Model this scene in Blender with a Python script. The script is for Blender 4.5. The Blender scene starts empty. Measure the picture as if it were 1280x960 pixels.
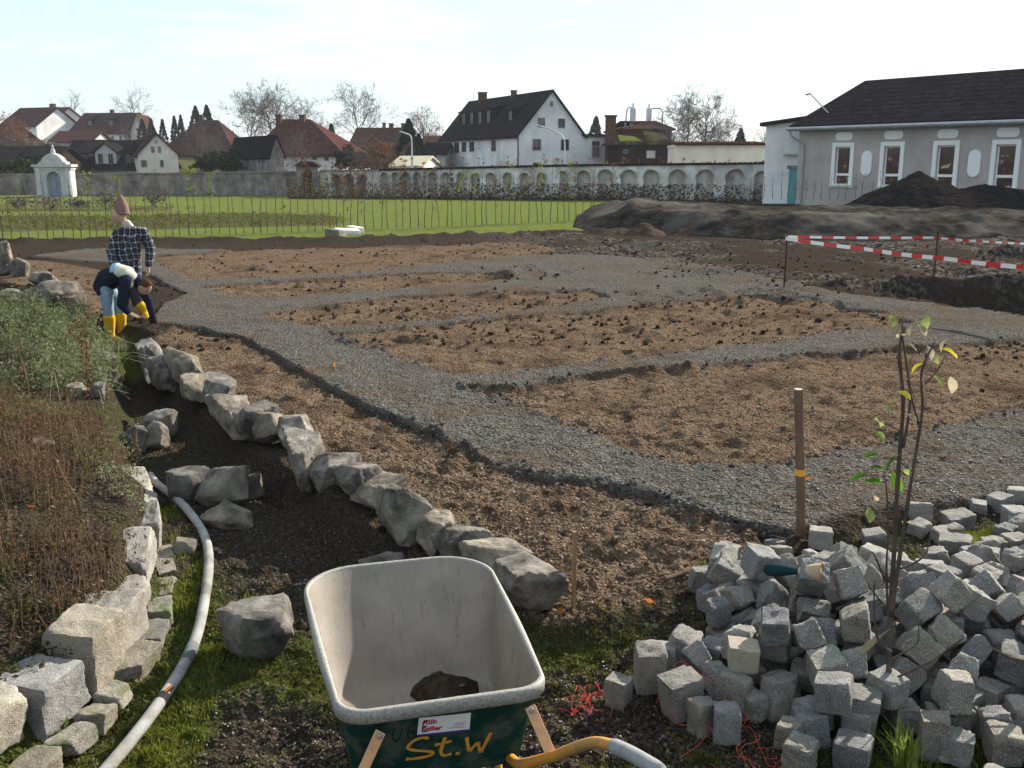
import bpy, bmesh, math, random
import numpy as np
from math import radians, sin, cos, pi, tan, atan2, sqrt
from mathutils import Vector, Matrix, Euler, noise as mnoise
SC = bpy.context.scene
COL = SC.collection
# ---------------------------------------------------------------- camera
FPX = 1230.0; PITCH = radians(12.7); HC = 2.2
CP, SP = cos(PITCH), sin(PITCH)
cam_d = bpy.data.cameras.new('camera'); cam = bpy.data.objects.new('camera', cam_d); COL.objects.link(cam)
cam.location = (0, 0, HC); cam.rotation_euler = (pi/2-PITCH, 0, 0)
cam_d.sensor_width = 36; cam_d.lens = FPX/1280*36; cam_d.clip_start = 0.05; cam_d.clip_end = 8000
SC.camera = cam
# ---------------------------------------------------------------- light
SUN_AZ = radians(40)      # to the right of straight ahead (+Y)
SUN_EL = radians(26)
sd = bpy.data.lights.new('sun', 'SUN'); sd.energy = 5.0; sd.angle = radians(0.5); sd.color = (1.0, 0.91, 0.76)
so = bpy.data.objects.new('sun', sd); COL.objects.link(so)
sv = Vector((sin(SUN_AZ)*cos(SUN_EL), cos(SUN_AZ)*cos(SUN_EL), sin(SUN_EL)))
so.rotation_euler = sv.to_track_quat('Z', 'Y').to_euler(); so.location = (30, 20, 20)
W = bpy.data.worlds.new('World'); SC.world = W; W.use_nodes = True
wn = W.node_tree.nodes; wl = W.node_tree.links; wn.clear()
sky = wn.new('ShaderNodeTexSky'); sky.sky_type = 'NISHITA'; sky.sun_disc = False
sky.sun_elevation = SUN_EL; sky.sun_rotation = SUN_AZ; sky.air_density = 1.0; sky.dust_density = 0.6; sky.ozone_density = 1.0
bg = wn.new('ShaderNodeBackground'); bg.inputs['Strength'].default_value = 0.05
wo = wn.new('ShaderNodeOutputWorld')
# thin high cloud drawn over the sky
tc = wn.new('ShaderNodeTexCoord'); mp = wn.new('ShaderNodeMapping'); mp.inputs['Scale'].default_value = (2.0, 2.0, 14.0)
cn = wn.new('ShaderNodeTexNoise'); cn.inputs['Scale'].default_value = 1.6; cn.inputs['Detail'].default_value = 7; cn.inputs['Roughness'].default_value = 0.62
cr = wn.new('ShaderNodeValToRGB'); cr.color_ramp.elements[0].position = 0.50; cr.color_ramp.elements[1].position = 0.72
cr.color_ramp.elements[1].color = (0.7, 0.7, 0.7, 1)
cm = wn.new('ShaderNodeMixRGB'); cm.inputs[2].default_value = (10.0, 10.2, 10.5, 1)
wl.new(tc.outputs['Generated'], mp.inputs[0]); wl.new(mp.outputs[0], cn.inputs['Vector']); wl.new(cn.outputs['Fac'], cr.inputs[0])
# bright thin veil of high haze under the cloud
vm = wn.new('ShaderNodeMixRGB'); vm.inputs[0].default_value = 0.66; vm.inputs[2].default_value = (7.9, 9.5, 10.3, 1)
wl.new(cr.outputs[0], cm.inputs[0]); wl.new(sky.outputs[0], vm.inputs[1]); wl.new(vm.outputs[0], cm.inputs[1]); wl.new(cm.outputs[0], bg.inputs[0]); wl.new(bg.outputs[0], wo.inputs[0])
SC.view_settings.view_transform = 'Standard'; SC.view_settings.look = 'None'
SC.view_settings.exposure = 1.30; SC.view_settings.gamma = 1
SC.render.engine = 'CYCLES'
SC.cycles.max_bounces = 6; SC.cycles.volume_bounces = 0; SC.cycles.use_denoising = True
# ---------------------------------------------------------------- helpers
def raydir(px, py):
    u = (px-640)/FPX; v = (py-480)/FPX
    return (u, CP-v*SP, -SP-v*CP)
def P(px, py, Y):
    """world point seen at photo pixel (px,py) that lies Y metres ahead"""
    d = raydir(px, py); t = Y/d[1]
    return Vector((d[0]*t, Y, HC+d[2]*t))
def G0(px, py, z=0.0):
    d = raydir(px, py); t = (z-HC)/d[2]
    return Vector((d[0]*t, d[1]*t, z))
def G(px, py, dz=0.0):
    z = 0.0
    for _ in range(6):
        p = G0(px, py, z+dz); z = float(macro_h(p.x, p.y))
    p = G0(px, py, z+dz); p.z = z
    return p
def mpp(p):
    """metres per photo pixel at point p"""
    return ((p.y*CP)-(p.z-HC)*SP)/FPX
def wpoly(pts): return [tuple(G0(a, b)[:2]) for a, b in pts]
def sdf(X, Y, poly):
    X = np.asarray(X, float); Y = np.asarray(Y, float)
    d = np.full(X.shape, 1e9); ins = np.zeros(X.shape, bool); n = len(poly)
    for i in range(n):
        ax, ay = poly[i]; bx, by = poly[(i+1) % n]
        ex, ey = bx-ax, by-ay; wx, wy = X-ax, Y-ay
        t = np.clip((wx*ex+wy*ey)/(ex*ex+ey*ey+1e-12), 0, 1)
        d = np.minimum(d, (wx-ex*t)**2+(wy-ey*t)**2)
        c = ((ay <= Y) != (by <= Y)); 
        xc = ax+(Y-ay)*ex/(ey if abs(ey) > 1e-9 else 1e-9)
        ins ^= c & (X < xc)
    d = np.sqrt(d)
    return np.where(ins, -d, d)
def sstep(a, b, x):
    t = np.clip((x-a)/(b-a), 0, 1); return t*t*(3-2*t)
def vnoise(x, y, seed=0):
    xi = np.floor(x).astype(np.int64); yi = np.floor(y).astype(np.int64); fx = x-xi; fy = y-yi
    fx = fx*fx*(3-2*fx); fy = fy*fy*(3-2*fy)
    def h(a, b):
        v = (a*374761393+b*668265263+seed*982451653) & 0xffffffff
        v = ((v ^ (v >> 13))*1274126177) & 0xffffffff
        return ((v ^ (v >> 16)) & 0xffff)/65535.0
    return (h(xi, yi)*(1-fx)+h(xi+1, yi)*fx)*(1-fy)+(h(xi, yi+1)*(1-fx)+h(xi+1, yi+1)*fx)*fy
def fbm(x, y, wl0, octs, seed=0, gain=0.5):
    s = 0; a = 1; t = 0; w = wl0
    for k in range(octs):
        s = s+a*(vnoise(x/w+17.3*k, y/w-9.1*k, seed+k)-0.5); t += a; a *= gain; w *= 0.5
    return s/t*2
# ---- object bookkeeping
def tag(o, label=None, cat=None, group=None, kind=None):
    if label: o['label'] = label
    if cat: o['category'] = cat
    if group: o['group'] = group
    if kind: o['kind'] = kind
    return o
def empty(name, loc=(0, 0, 0), rz=0):
    o = bpy.data.objects.new(name, None); COL.objects.link(o); o.location = loc; o.rotation_euler = (0, 0, rz)
    o.empty_display_size = 0.1
    return o
def link(name, me, parent=None):
    o = bpy.data.objects.new(name, me); COL.objects.link(o)
    if parent: o.parent = parent
    return o
def copy_tree(o, parent=None):
    c = o.copy(); COL.objects.link(c)
    if parent: c.parent = parent
    for ch in list(o.children): copy_tree(ch, c)
    return c
def np_mesh(name, V, Fc, mat=None, smooth=False, attrs=None):
    """V (n,3), Fc (m,k) with k 3 or 4"""
    me = bpy.data.meshes.new(name); V = np.asarray(V, np.float32); Fc = np.asarray(Fc, np.int32); m, k = Fc.shape
    me.vertices.add(len(V)); me.vertices.foreach_set('co', V.ravel())
    me.loops.add(m*k); me.loops.foreach_set('vertex_index', Fc.ravel())
    me.polygons.add(m); me.polygons.foreach_set('loop_start', np.arange(0, m*k, k, dtype=np.int32))
    if smooth: me.polygons.foreach_set('use_smooth', np.ones(m, bool))
    if attrs:
        for an, av in attrs.items():
            a = me.attributes.new(an, 'FLOAT', 'POINT'); a.data.foreach_set('value', np.asarray(av, np.float32))
    me.update(calc_edges=True)
    if mat: me.materials.append(mat)
    return me
class MB:
    """collects shapes and links them as one mesh object"""
    def __init__(s): s.v = []; s.f = []; s.m = []; s.cur = 0
    def mat(s, i): s.cur = i; return s
    def add(s, vs, fs):
        b = len(s.v); s.v += [tuple(v) for v in vs]
        for f in fs: s.f.append([b+i for i in f]); s.m.append(s.cur)
        return s
    def box(s, c, d, rot=None, M=None):
        x, y, z = d[0]/2, d[1]/2, d[2]/2
        vs = [Vector((a*x, b*y, e*z)) for e in (-1, 1) for b in (-1, 1) for a in (-1, 1)]
        if rot is not None: R = Euler(rot).to_matrix(); vs = [R @ v for v in vs]
        vs = [v+Vector(c) for v in vs]
        if M is not None: vs = [M @ v for v in vs]
        return s.add(vs, [(0, 2, 3, 1), (4, 5, 7, 6), (0, 1, 5, 4), (2, 6, 7, 3), (0, 4, 6, 2), (1, 3, 7, 5)])
    def tube(s, pts, rad, n=6, cap=True, flat=None):
        pts = [Vector(p) for p in pts]
        if not hasattr(rad, '__len__'): rad = [rad]*len(pts)
        rings = []; prev = None
        for i, p in enumerate(pts):
            a = pts[max(i-1, 0)]; b = pts[min(i+1, len(pts)-1)]; t = (b-a)
            t = t.normalized() if t.length > 1e-9 else Vector((0, 0, 1))
            if prev is None: u = t.orthogonal().normalized() if abs(t.z) > .9 else t.cross(Vector((0, 0, 1))).normalized()
            else: u = (prev-t*prev.dot(t)); u = u.normalized() if u.length > 1e-6 else t.orthogonal().normalized()
            prev = u; w = t.cross(u)
            fz = flat if flat else 1.0
            rings.append([p+(u*cos(2*pi*k/n)+w*sin(2*pi*k/n)*fz)*rad[i] for k in range(n)])
        vs = [v for r in rings for v in r]; fs = []
        for i in range(len(pts)-1):
            for k in range(n): fs.append((i*n+k, i*n+(k+1) % n, (i+1)*n+(k+1) % n, (i+1)*n+k))
        if cap: fs.append(tuple(range(n-1, -1, -1))); fs.append(tuple((len(pts)-1)*n+k for k in range(n)))
        return s.add(vs, fs)
    def lathe(s, prof, n=16, c=(0, 0, 0), M=None):
        vs = []; fs = []
        for (r, z) in prof:
            for k in range(n):
                v = Vector((r*cos(2*pi*k/n), r*sin(2*pi*k/n), z))
                if M is not None: v = M @ v
                vs.append(v+Vector(c))
        for i in range(len(prof)-1):
            for k in range(n): fs.append((i*n+k, i*n+(k+1) % n, (i+1)*n+(k+1) % n, (i+1)*n+k))
        fs.append(tuple(range(n-1, -1, -1))); fs.append(tuple((len(prof)-1)*n+k for k in range(n)))
        return s.add(vs, fs)
    def prism(s, poly, ext):
        """poly: list of 3D points (planar), ext: vector"""
        n = len(poly); e = Vector(ext); A = [Vector(p) for p in poly]; B = [p+e for p in A]
        fs = [tuple(range(n-1, -1, -1)), tuple(range(n, 2*n))]
        for k in range(n): fs.append((k, (k+1) % n, n+(k+1) % n, n+k))
        return s.add(A+B, fs)
    def build(s, name, mats, parent=None, smooth=False, loc=None):
        me = bpy.data.meshes.new(name); me.from_pydata(s.v, [], s.f)
        if not isinstance(mats, (list, tuple)): mats = [mats]
        for m in mats: me.materials.append(m)
        if len(mats) > 1: me.polygons.foreach_set('material_index', s.m)
        if smooth: me.polygons.foreach_set('use_smooth', [True]*len(s.f))
        bm = bmesh.new(); bm.from_mesh(me); bmesh.ops.recalc_face_normals(bm, faces=bm.faces); bm.to_mesh(me); bm.free()
        me.update()
        o = link(name, me, parent)
        if loc is not None: o.location = loc
        return o
def bevel(o, w, seg=2, ang=40):
    m = o.modifiers.new('bevel', 'BEVEL'); m.width = w; m.segments = seg; m.limit_method = 'ANGLE'; m.angle_limit = radians(ang); return o
# ---- materials
def srgb(r, g, b):
    f = lambda c: (c/255/12.92) if c/255 <= .04045 else ((c/255+.055)/1.055)**2.4
    return (f(r), f(g), f(b))
def ramp(nt, fac, cols, pos=None):
    r = nt.nodes.new('ShaderNodeValToRGB'); el = r.color_ramp.elements
    n = len(cols); pos = pos or [i/(n-1) for i in range(n)]
    while len(el) < n: el.new(0.5)
    for i in range(n): el[i].position = pos[i]; el[i].color = (*cols[i][:3], 1)
    nt.links.new(fac, r.inputs[0]); return r.outputs[0]
def tnoise(nt, vec, scale, detail=4, rough=0.6, dist=0.0):
    n = nt.nodes.new('ShaderNodeTexNoise'); n.inputs['Scale'].default_value = scale; n.inputs['Detail'].default_value = detail
    n.inputs['Roughness'].default_value = rough; n.inputs['Distortion'].default_value = dist
    nt.links.new(vec, n.inputs['Vector']); return n.outputs['Fac']
def mixc(nt, fac, a, b, mode='MIX'):
    m = nt.nodes.new('ShaderNodeMixRGB'); m.blend_type = mode
    for i, x in ((0, fac), (1, a), (2, b)):
        if isinstance(x, (int, float)): m.inputs[i].default_value = x if i == 0 else (x, x, x, 1)
        elif isinstance(x, tuple): m.inputs[i].default_value = (*x[:3], 1)
        else: nt.links.new(x, m.inputs[i])
    return m.outputs[0]
def mathn(nt, op, a, b=0.0):
    m = nt.nodes.new('ShaderNodeMath'); m.operation = op
    for i, x in ((0, a), (1, b)):
        if isinstance(x, (int, float)): m.inputs[i].default_value = x
        else: nt.links.new(x, m.inputs[i])
    return m.outputs[0]
def base_mat(name):
    m = bpy.data.materials.new(name); m.use_nodes = True; nt = m.node_tree
    b = nt.nodes['Principled BSDF']; t = nt.nodes.new('ShaderNodeTexCoord')
    return m, nt, b, t
def setbump(nt, b, h, strength=0.5, dist=0.01):
    n = nt.nodes.new('ShaderNodeBump'); n.inputs['Strength'].default_value = strength; n.inputs['Distance'].default_value = dist
    nt.links.new(h, n.inputs['Height']); nt.links.new(n.outputs[0], b.inputs['Normal'])
def PM(name, cols, scale=8, rough=0.8, bump=0.0, bscale=None, detail=5, pos=None, metal=0.0, bdist=0.01, rand=False, stretch=None, spec=0.0, dirt_or_lit=None, dscale=1.5, trans=0.0, course=0.0):
    """general procedural paint/stone/wood: noise through a ramp, optional relief, dirt blotches, per-object shift"""
    m, nt, b, t = base_mat(name); vec = t.outputs['Object']
    if rand:
        oi = nt.nodes.new('ShaderNodeObjectInfo'); va = nt.nodes.new('ShaderNodeVectorMath'); va.operation = 'ADD'
        cx = nt.nodes.new('ShaderNodeVectorMath'); cx.operation = 'SCALE'; cx.inputs[0].default_value = (31, 17, 53)
        nt.links.new(oi.outputs['Random'], cx.inputs['Scale']); nt.links.new(vec, va.inputs[0]); nt.links.new(cx.outputs[0], va.inputs[1]); vec = va.outputs[0]
    if stretch:
        mp = nt.nodes.new('ShaderNodeMapping'); mp.inputs['Scale'].default_value = stretch; nt.links.new(vec, mp.inputs[0]); vec = mp.outputs[0]
    n = tnoise(nt, vec, scale, detail, 0.65)
    k = len(cols); pos = pos or ([0.5] if k == 1 else [0.3+0.4*i/(k-1) for i in range(k)])
    c = ramp(nt, n, cols, pos) if k > 1 else None
    if c is None:
        c = mixc(nt, n, tuple(x*0.9 for x in cols[0]), tuple(min(x*1.1, 1) for x in cols[0]))
    if dirt_or_lit:
        dn = tnoise(nt, vec, dscale, 4, 0.6); dm = ramp(nt, dn, [(0, 0, 0), (1, 1, 1)], [0.45, 0.68]); c = mixc(nt, dm, c, dirt_or_lit)
    if course:
        sp3 = nt.nodes.new('ShaderNodeSeparateXYZ'); nt.links.new(t.outputs['Object'], sp3.inputs[0]); fr3 = mathn(nt, 'FRACT', mathn(nt, 'DIVIDE', sp3.outputs['Z'], course))
        vt = nt.nodes.new('ShaderNodeTexVoronoi'); mp3 = nt.nodes.new('ShaderNodeMapping'); mp3.inputs['Scale'].default_value = (3.2, 3.2, 1/course); nt.links.new(t.outputs['Object'], mp3.inputs[0]); nt.links.new(mp3.outputs[0], vt.inputs['Vector']); vt.inputs['Scale'].default_value = 1.0
        s3 = nt.nodes.new('ShaderNodeSeparateColor'); nt.links.new(vt.outputs['Color'], s3.inputs[0])
        c = mixc(nt, mathn(nt, 'MULTIPLY', mathn(nt, 'LESS_THAN', fr3, .22), .55), c, (.008, .007, .008)); c = mixc(nt, 1.0, c, ramp(nt, s3.outputs[0], [(.7, .7, .7), (1.35, 1.3, 1.25)]), 'MULTIPLY')
    if rand:
        br = mathn(nt, 'MULTIPLY_ADD', oi.outputs['Random'], 0.5); nt.nodes[-1].inputs[2].default_value = 0.75
        c = mixc(nt, 1.0, c, br, 'MULTIPLY')
    nt.links.new(c, b.inputs['Base Color']); b.inputs['Roughness'].default_value = rough; b.inputs['Metallic'].default_value = metal
    b.inputs['Specular IOR Level'].default_value = spec
    if bump: setbump(nt, b, tnoise(nt, vec, bscale or scale*3, 6, 0.65), bump, bdist)
    if trans:
        tr = nt.nodes.new('ShaderNodeBsdfTranslucent'); nt.links.new(c, tr.inputs[0]); mx = nt.nodes.new('ShaderNodeMixShader'); mx.inputs[0].default_value = trans
        out = nt.nodes['Material Output']; nt.links.new(b.outputs[0], mx.inputs[1]); nt.links.new(tr.outputs[0], mx.inputs[2]); nt.links.new(mx.outputs[0], out.inputs[0])
    return m
rnd = random.Random(7)
# ================================================================ GROUND
PX_LAWN = [(-900, 304), (0, 303), (200, 301), (400, 302), (450, 299), (620, 292), (715, 289), (760, 290), (800, 262), (860, 252), (1500, 249), (1500, 243), (-900, 243)]
PX_GREY = [(40, 322), (150, 332), (200, 352), (232, 370), (200, 385), (190, 408), (250, 413), (300, 425), (345, 446), (400, 480), (470, 515), (540, 545), (620, 590), (690, 602), (780, 612), (860, 642), (920, 657), (990, 668), (1050, 652), (1130, 640), (1280, 616), (1500, 580), (1500, 430), (1330, 400), (1280, 398), (1180, 386), (1060, 371), (960, 348), (860, 330), (760, 322), (690, 318), (600, 318), (110, 312)]
PX_BEDS = {
 'a': [(200, 413), (250, 416), (300, 428), (343, 448), (396, 482), (466, 518), (536, 548), (616, 592), (690, 605), (778, 615), (856, 645), (915, 660), (952, 680), (960, 690), (900, 705), (822, 722), (816, 752), (740, 768), (690, 775), (640, 760), (600, 715), (540, 672), (480, 630), (400, 580), (340, 545), (280, 508), (222, 470), (200, 445)],
 'b': [(575, 484), (640, 489), (700, 478), (780, 469), (850, 463), (1000, 449), (1120, 441), (1280, 427), (1500, 408), (1500, 470), (1280, 515), (1180, 536), (1080, 560), (960, 582), (860, 583), (760, 552), (650, 512)],
 'c': [(410, 421), (500, 412), (600, 403), (750, 390), (870, 379), (940, 376), (1000, 380), (1100, 394), (1140, 404), (1060, 417), (900, 438), (760, 454), (640, 467), (580, 470), (560, 468), (470, 440)],
 'd': [(330, 398), (380, 388), (500, 374), (640, 367), (740, 366), (765, 374), (720, 384), (640, 393), (540, 402), (440, 412), (395, 411)],
 'e': [(250, 360), (400, 351), (520, 343), (600, 342), (640, 348), (630, 355), (520, 363), (400, 371), (320, 374), (280, 371)],
 'f': [(185, 322), (300, 314), (480, 308), (600, 304), (680, 304), (700, 312), (640, 322), (560, 330), (440, 344), (330, 349), (240, 352), (215, 340)],
 'g': [(0, 318), (60, 327), (130, 338), (150, 360), (135, 392), (100, 398), (60, 372), (0, 350)],
}
PX_LOW = [(196, 418), (172, 428), (215, 474), (262, 512), (300, 548), (345, 580), (392, 605), (455, 655), (520, 690), (580, 718), (640, 768), (740, 775), (822, 762), (826, 724), (900, 708), (960, 694), (1010, 676), (1060, 656), (1130, 644), (1280, 622), (1600, 590), (2600, 1800), (400, 5000), (-900, 2400), (-900, 300), (60, 360), (110, 395)]
PX_UP = [(-900, 420), (0, 392), (60, 385), (110, 402), (150, 440), (152, 520), (148, 580), (185, 600), (182, 640), (168, 720), (122, 790), (70, 850), (0, 890), (-300, 1100), (-900, 1300)]
PX_PIT = [(1065, 352), (1120, 346), (1280, 346), (1500, 345), (1500, 420), (1280, 394), (1180, 380), (1090, 366)]
PX_PIT2 = [(1215, 309), (1280, 305), (1400, 303), (1400, 330), (1280, 322), (1225, 318)]
LAWN, GREY, LOW, UP, PIT, PIT2 = map(wpoly, (PX_LAWN, PX_GREY, PX_LOW, PX_UP, PX_PIT, PX_PIT2))
BEDS = {k: wpoly(v) for k, v in PX_BEDS.items()}
def macro_h(x, y, full=False):
    x = np.atleast_1d(np.asarray(x, float)); y = np.atleast_1d(np.asarray(y, float)); r = np.hypot(x, y)
    wx = x+0.07*fbm(x, y, 0.5, 3, 5); wy = y+0.07*fbm(x, y, 0.5, 3, 6)+0.007*r*fbm(x, y, 0.9, 2, 8)
    z = np.zeros(x.shape); near = r < 42
    dl = np.full(x.shape, 9.); du = dl.copy(); dg = dl.copy(); dp = dl.copy(); dp2 = dl.copy(); db = {k: np.full(x.shape, 9.) for k in BEDS}
    n = near
    if n.any():
        dl[n] = sdf(x[n], y[n], LOW); du[n] = sdf(x[n], y[n], UP)
        dg[n] = sdf(wx[n], wy[n], GREY); dp[n] = sdf(wx[n]*1.0, wy[n], PIT); dp2[n] = sdf(wx[n], wy[n], PIT2)
        for k in BEDS: db[k][n] = sdf(wx[n], wy[n], BEDS[k])
    dbm = np.min(np.stack(list(db.values())), 0)
    depth = 0.05+0.17*(1-sstep(-1.2, 1.2, x))
    low = 1-sstep(-0.16, 0.04, dl)
    up = 1-sstep(-0.15, 0.12, du)
    z -= depth*low*(1-up)
    z += up*(0.04+0.10*sstep(-0.1, -1.0, du))
    path = (1-sstep(-0.02, 0.06, dg))*sstep(-0.05, 0.05, dbm)
    bed = 1-sstep(-0.05, 0.05, dbm)
    big = sstep(3, 9, r)
    z += path*(1-low)*(0.022+0.03*big)*(1-0.6*(1-sstep(-.3, .1, np.minimum(db['a'], 9))))
    pit = 1-sstep(-0.35, 0.05, dp); z -= 1.1*pit
    pit2 = 1-sstep(-0.5, 0.1, dp2); z -= 0.8*pit2
    far = sstep(70, 170, r)
    lf = sstep(10, -60, x)
    z += far*(1.0+3.5*lf)+sstep(200, 900, r)*22*0.32
    if full: return z, dict(low=low, up=up, path=path, bed=bed, pit=pit, db=db, dbm=dbm, dg=dg, du=du, dl=dl)
    return z if len(z) > 1 else z[0]
# ---- ground material -----------------------------------------------------------
def ground_material():
    m, nt, b, t = base_mat('ground_material'); L = nt.links
    geo = nt.nodes.new('ShaderNodeNewGeometry'); vec = geo.outputs['Position']
    def att(n):
        a = nt.nodes.new('ShaderNodeAttribute'); a.attribute_name = n; return a.outputs['Fac']
    n1 = tnoise(nt, vec, 55, 5, 0.7); n2 = tnoise(nt, vec, 9, 5, 0.65); n3 = tnoise(nt, vec, 1.3, 4, 0.6); n4 = tnoise(nt, vec, 140, 3, 0.7)
    vo = nt.nodes.new('ShaderNodeTexVoronoi'); vo.inputs['Scale'].default_value = 42; L.new(vec, vo.inputs['Vector'])
    vo2 = nt.nodes.new('ShaderNodeTexVoronoi'); vo2.inputs['Scale'].default_value = 85; L.new(vec, vo2.inputs['Vector'])
    soil = ramp(nt, n1, [(.012, .009, .008), (.038, .030, .024), (.095, .078, .064)], [.32, .5, .7])
    bed = ramp(nt, n1, [(.045, .030, .021), (.125, .086, .059), (.27, .198, .138)], [.33, .5, .68])
    bed = mixc(nt, 0.45, bed, mixc(nt, vo2.outputs['Color'], (.06, .042, .030), (.25, .182, .127)))
    bed = mixc(nt, ramp(nt, n2, [(1, 1, 1), (0, 0, 0)], [.36, .5]), bed, mixc(nt, n1, (.02, .013, .009), (.10, .066, .045)))
    bed = mixc(nt, ramp(nt, n3, [(0, 0, 0), (1, 1, 1)], [.5, .72]), bed, (.055, .036, .025))
    path = ramp(nt, n1, [(.027, .025, .023), (.086, .080, .073), (.19, .177, .163)], [.33, .5, .7])
    sep = nt.nodes.new('ShaderNodeSeparateColor'); L.new(vo.outputs['Color'], sep.inputs[0])
    pv = ramp(nt, sep.outputs[0], [(.034, .032, .029), (.09, .084, .077), (.205, .192, .177)], [0.1, .5, 1])
    path = mixc(nt, 0.5, path, pv)
    path = mixc(nt, ramp(nt, tnoise(nt, vec, .55, 5, .65), [(0, 0, 0), (1, 1, 1)], [.5, .66]), path, mixc(nt, n1, (.04, .027, .019), (.16, .115, .08)))
    path = mixc(nt, ramp(nt, n3, [(0, 0, 0), (1, 1, 1)], [.52, .75]), path, (.075, .066, .058))
    mud = ramp(nt, n2, [(.014, .012, .011), (.055, .046, .040), (.20, .175, .155)], [.36, .5, .66])
    moss = ramp(nt, n4, [(.014, .02, .006), (.05, .072, .014), (.12, .145, .035)], [.33, .52, .7])
    grass = ramp(nt, n1, [(.055, .070, .022), (.135, .16, .044), (.24, .26, .085)], [.3, .5, .7])
    grass = mixc(nt, ramp(nt, tnoise(nt, vec, 3.2, 5, .7), [(0, 0, 0), (.8, .8, .8)], [.48, .62]), grass, (.075, .11, .022)); grass = mixc(nt, ramp(nt, n3, [(0, 0, 0), (1, 1, 1)], [.45, .7]), grass, (.10, .125, .035))
    herb = ramp(nt, n2, [(.03, .04, .015), (.09, .095, .035), (.16, .15, .07)], [.35, .5, .66])
    c = mixc(nt, att('mud'), soil, mud)
    c = mixc(nt, att('path'), c, path); c = mixc(nt, att('bed'), c, bed)
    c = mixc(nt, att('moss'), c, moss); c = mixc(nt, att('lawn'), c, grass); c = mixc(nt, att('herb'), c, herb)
    L.new(c, b.inputs['Base Color']); b.inputs['Roughness'].default_value = 0.85; b.inputs['Specular IOR Level'].default_value = 0.0
    h = mathn(nt, 'ADD', mathn(nt, 'MULTIPLY', n1, 0.5), mathn(nt, 'ADD', mathn(nt, 'MULTIPLY', vo.outputs['Distance'], 0.9), mathn(nt, 'MULTIPLY', n2, 0.9)))
    setbump(nt, b, h, 1.0, 0.035)
    return m
M_GROUND = ground_material()
# ---- the sheet: rings and spokes round the camera's foot, cut into the setting's pieces
NR, NT = 800, 620
rs = (np.linspace(2.7**-0.5, 85**-0.5, NR))**-2.0
rs = np.concatenate([[0.25, 0.8, 1.3, 1.7, 2.0, 2.25, 2.5], rs, [95, 110, 130, 160, 200, 260, 350, 500, 800, 1500, 3000, 6000]])
th = np.concatenate([np.linspace(-178, -66, 14), np.linspace(-62, -33.4, 36), np.linspace(-33, 33, NT), np.linspace(33.4, 62, 36), np.linspace(66, 178, 14)])*pi/180
R_, T_ = np.meshgrid(rs, th, indexing='ij'); X = (R_*np.sin(T_)); Y = (R_*np.cos(T_)); shp = X.shape
Xf, Yf = X.ravel(), Y.ravel(); Rf = R_.ravel()
Z, A = macro_h(Xf, Yf, True)
dlawn = sdf(Xf+0.25*fbm(Xf, Yf, 1.2, 3, 31), Yf+0.5*fbm(Xf, Yf, 2.0, 3, 32), LAWN)
lawn = 1-sstep(-0.15, 0.15, dlawn)
moss_n = fbm(Xf, Yf, 0.9, 5, 40)
moss = A['low']*(1-A['up'])*sstep(-0.10, 0.22, moss_n+0.20*sstep(-0.4, -1.6, Xf)*0+0.14)*0.95
wet = (1-sstep(0.2, 1.5, np.abs(Xf+0.35*(Yf-4.2)+0.15)))*sstep(3.9, 5.2, Yf)  # wet soil band; moss left out to paint in the boulder row's shadow too
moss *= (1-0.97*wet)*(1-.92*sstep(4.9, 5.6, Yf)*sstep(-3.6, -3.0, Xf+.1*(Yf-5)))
upmoss = A['up']*sstep(0.0, 0.3, fbm(Xf, Yf, 0.7, 4, 41)+0.02)*0.35; moss = np.maximum(moss, upmoss)
mud = ((1-A['low'])*(1-A['up'])*(1-lawn))*sstep(-0.15, .25, fbm(Xf, Yf, 2.0, 5, 55)+0.05)*sstep(-3, 2.5, Xf)*sstep(14, 19, Rf)
# planting strips laid in the lawn
ST1 = wpoly([(-300, 256), (0, 257), (205, 257), (212, 261), (200, 264), (0, 265), (-300, 266)])
ST2 = wpoly([(-300, 272), (120, 270), (300, 266), (400, 268), (432, 275), (410, 283), (300, 284), (0, 290), (-300, 294)])
herb = np.zeros_like(Xf); mk = (Rf > 25) & (Rf < 75)
herb[mk] = np.maximum(1-sstep(-0.3, .3, sdf(Xf[mk], Yf[mk]+fbm(Xf[mk], Yf[mk], 1.5, 3, 3), ST1)), 0.85*(1-sstep(-0.4, .4, sdf(Xf[mk], Yf[mk]+fbm(Xf[mk], Yf[mk], 1.5, 3, 4), ST2))))
herb = np.maximum(herb, sstep(75, 95, Rf)*0.8)
lawn_far = sstep(60, 75, Rf); 
def fade(wl):                      # drop relief finer than the sheet can carry
    sp = np.maximum(Rf**1.5*2*(2.7**-.5-85**-.5)/NR, Rf*0.0019)
    return sstep(1.2, 3.0, wl/sp)
rel = np.zeros_like(Xf)
for wl, ab, ap, asl, am, sd_ in ((1.6, .024, .010, .03, .06, 1), (0.6, .017, .008, .02, .07, 2), (0.22, .017, .008, .018, .055, 3), (0.09, .014, .009, .013, .022, 4), (0.04, .012, .008, .010, .010, 5), (0.02, .005, .004, .004, .003, 6)):
    nz = vnoise(Xf/wl+3.1*sd_, Yf/wl-7.7*sd_, 100+sd_)+0.5*vnoise(Xf/wl*1.7, Yf/wl*1.7, 200+sd_)-0.75
    if wl < 0.7: nz = np.sign(nz)*np.abs(nz*1.6)**1.5
    amp = asl*(1-A['bed'])*(1-A['path'])*(1-lawn)*(1-mud)+ab*A['bed']+ap*A['path']+am*mud+0.012*lawn
    rel += nz*2*amp*fade(wl)
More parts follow.
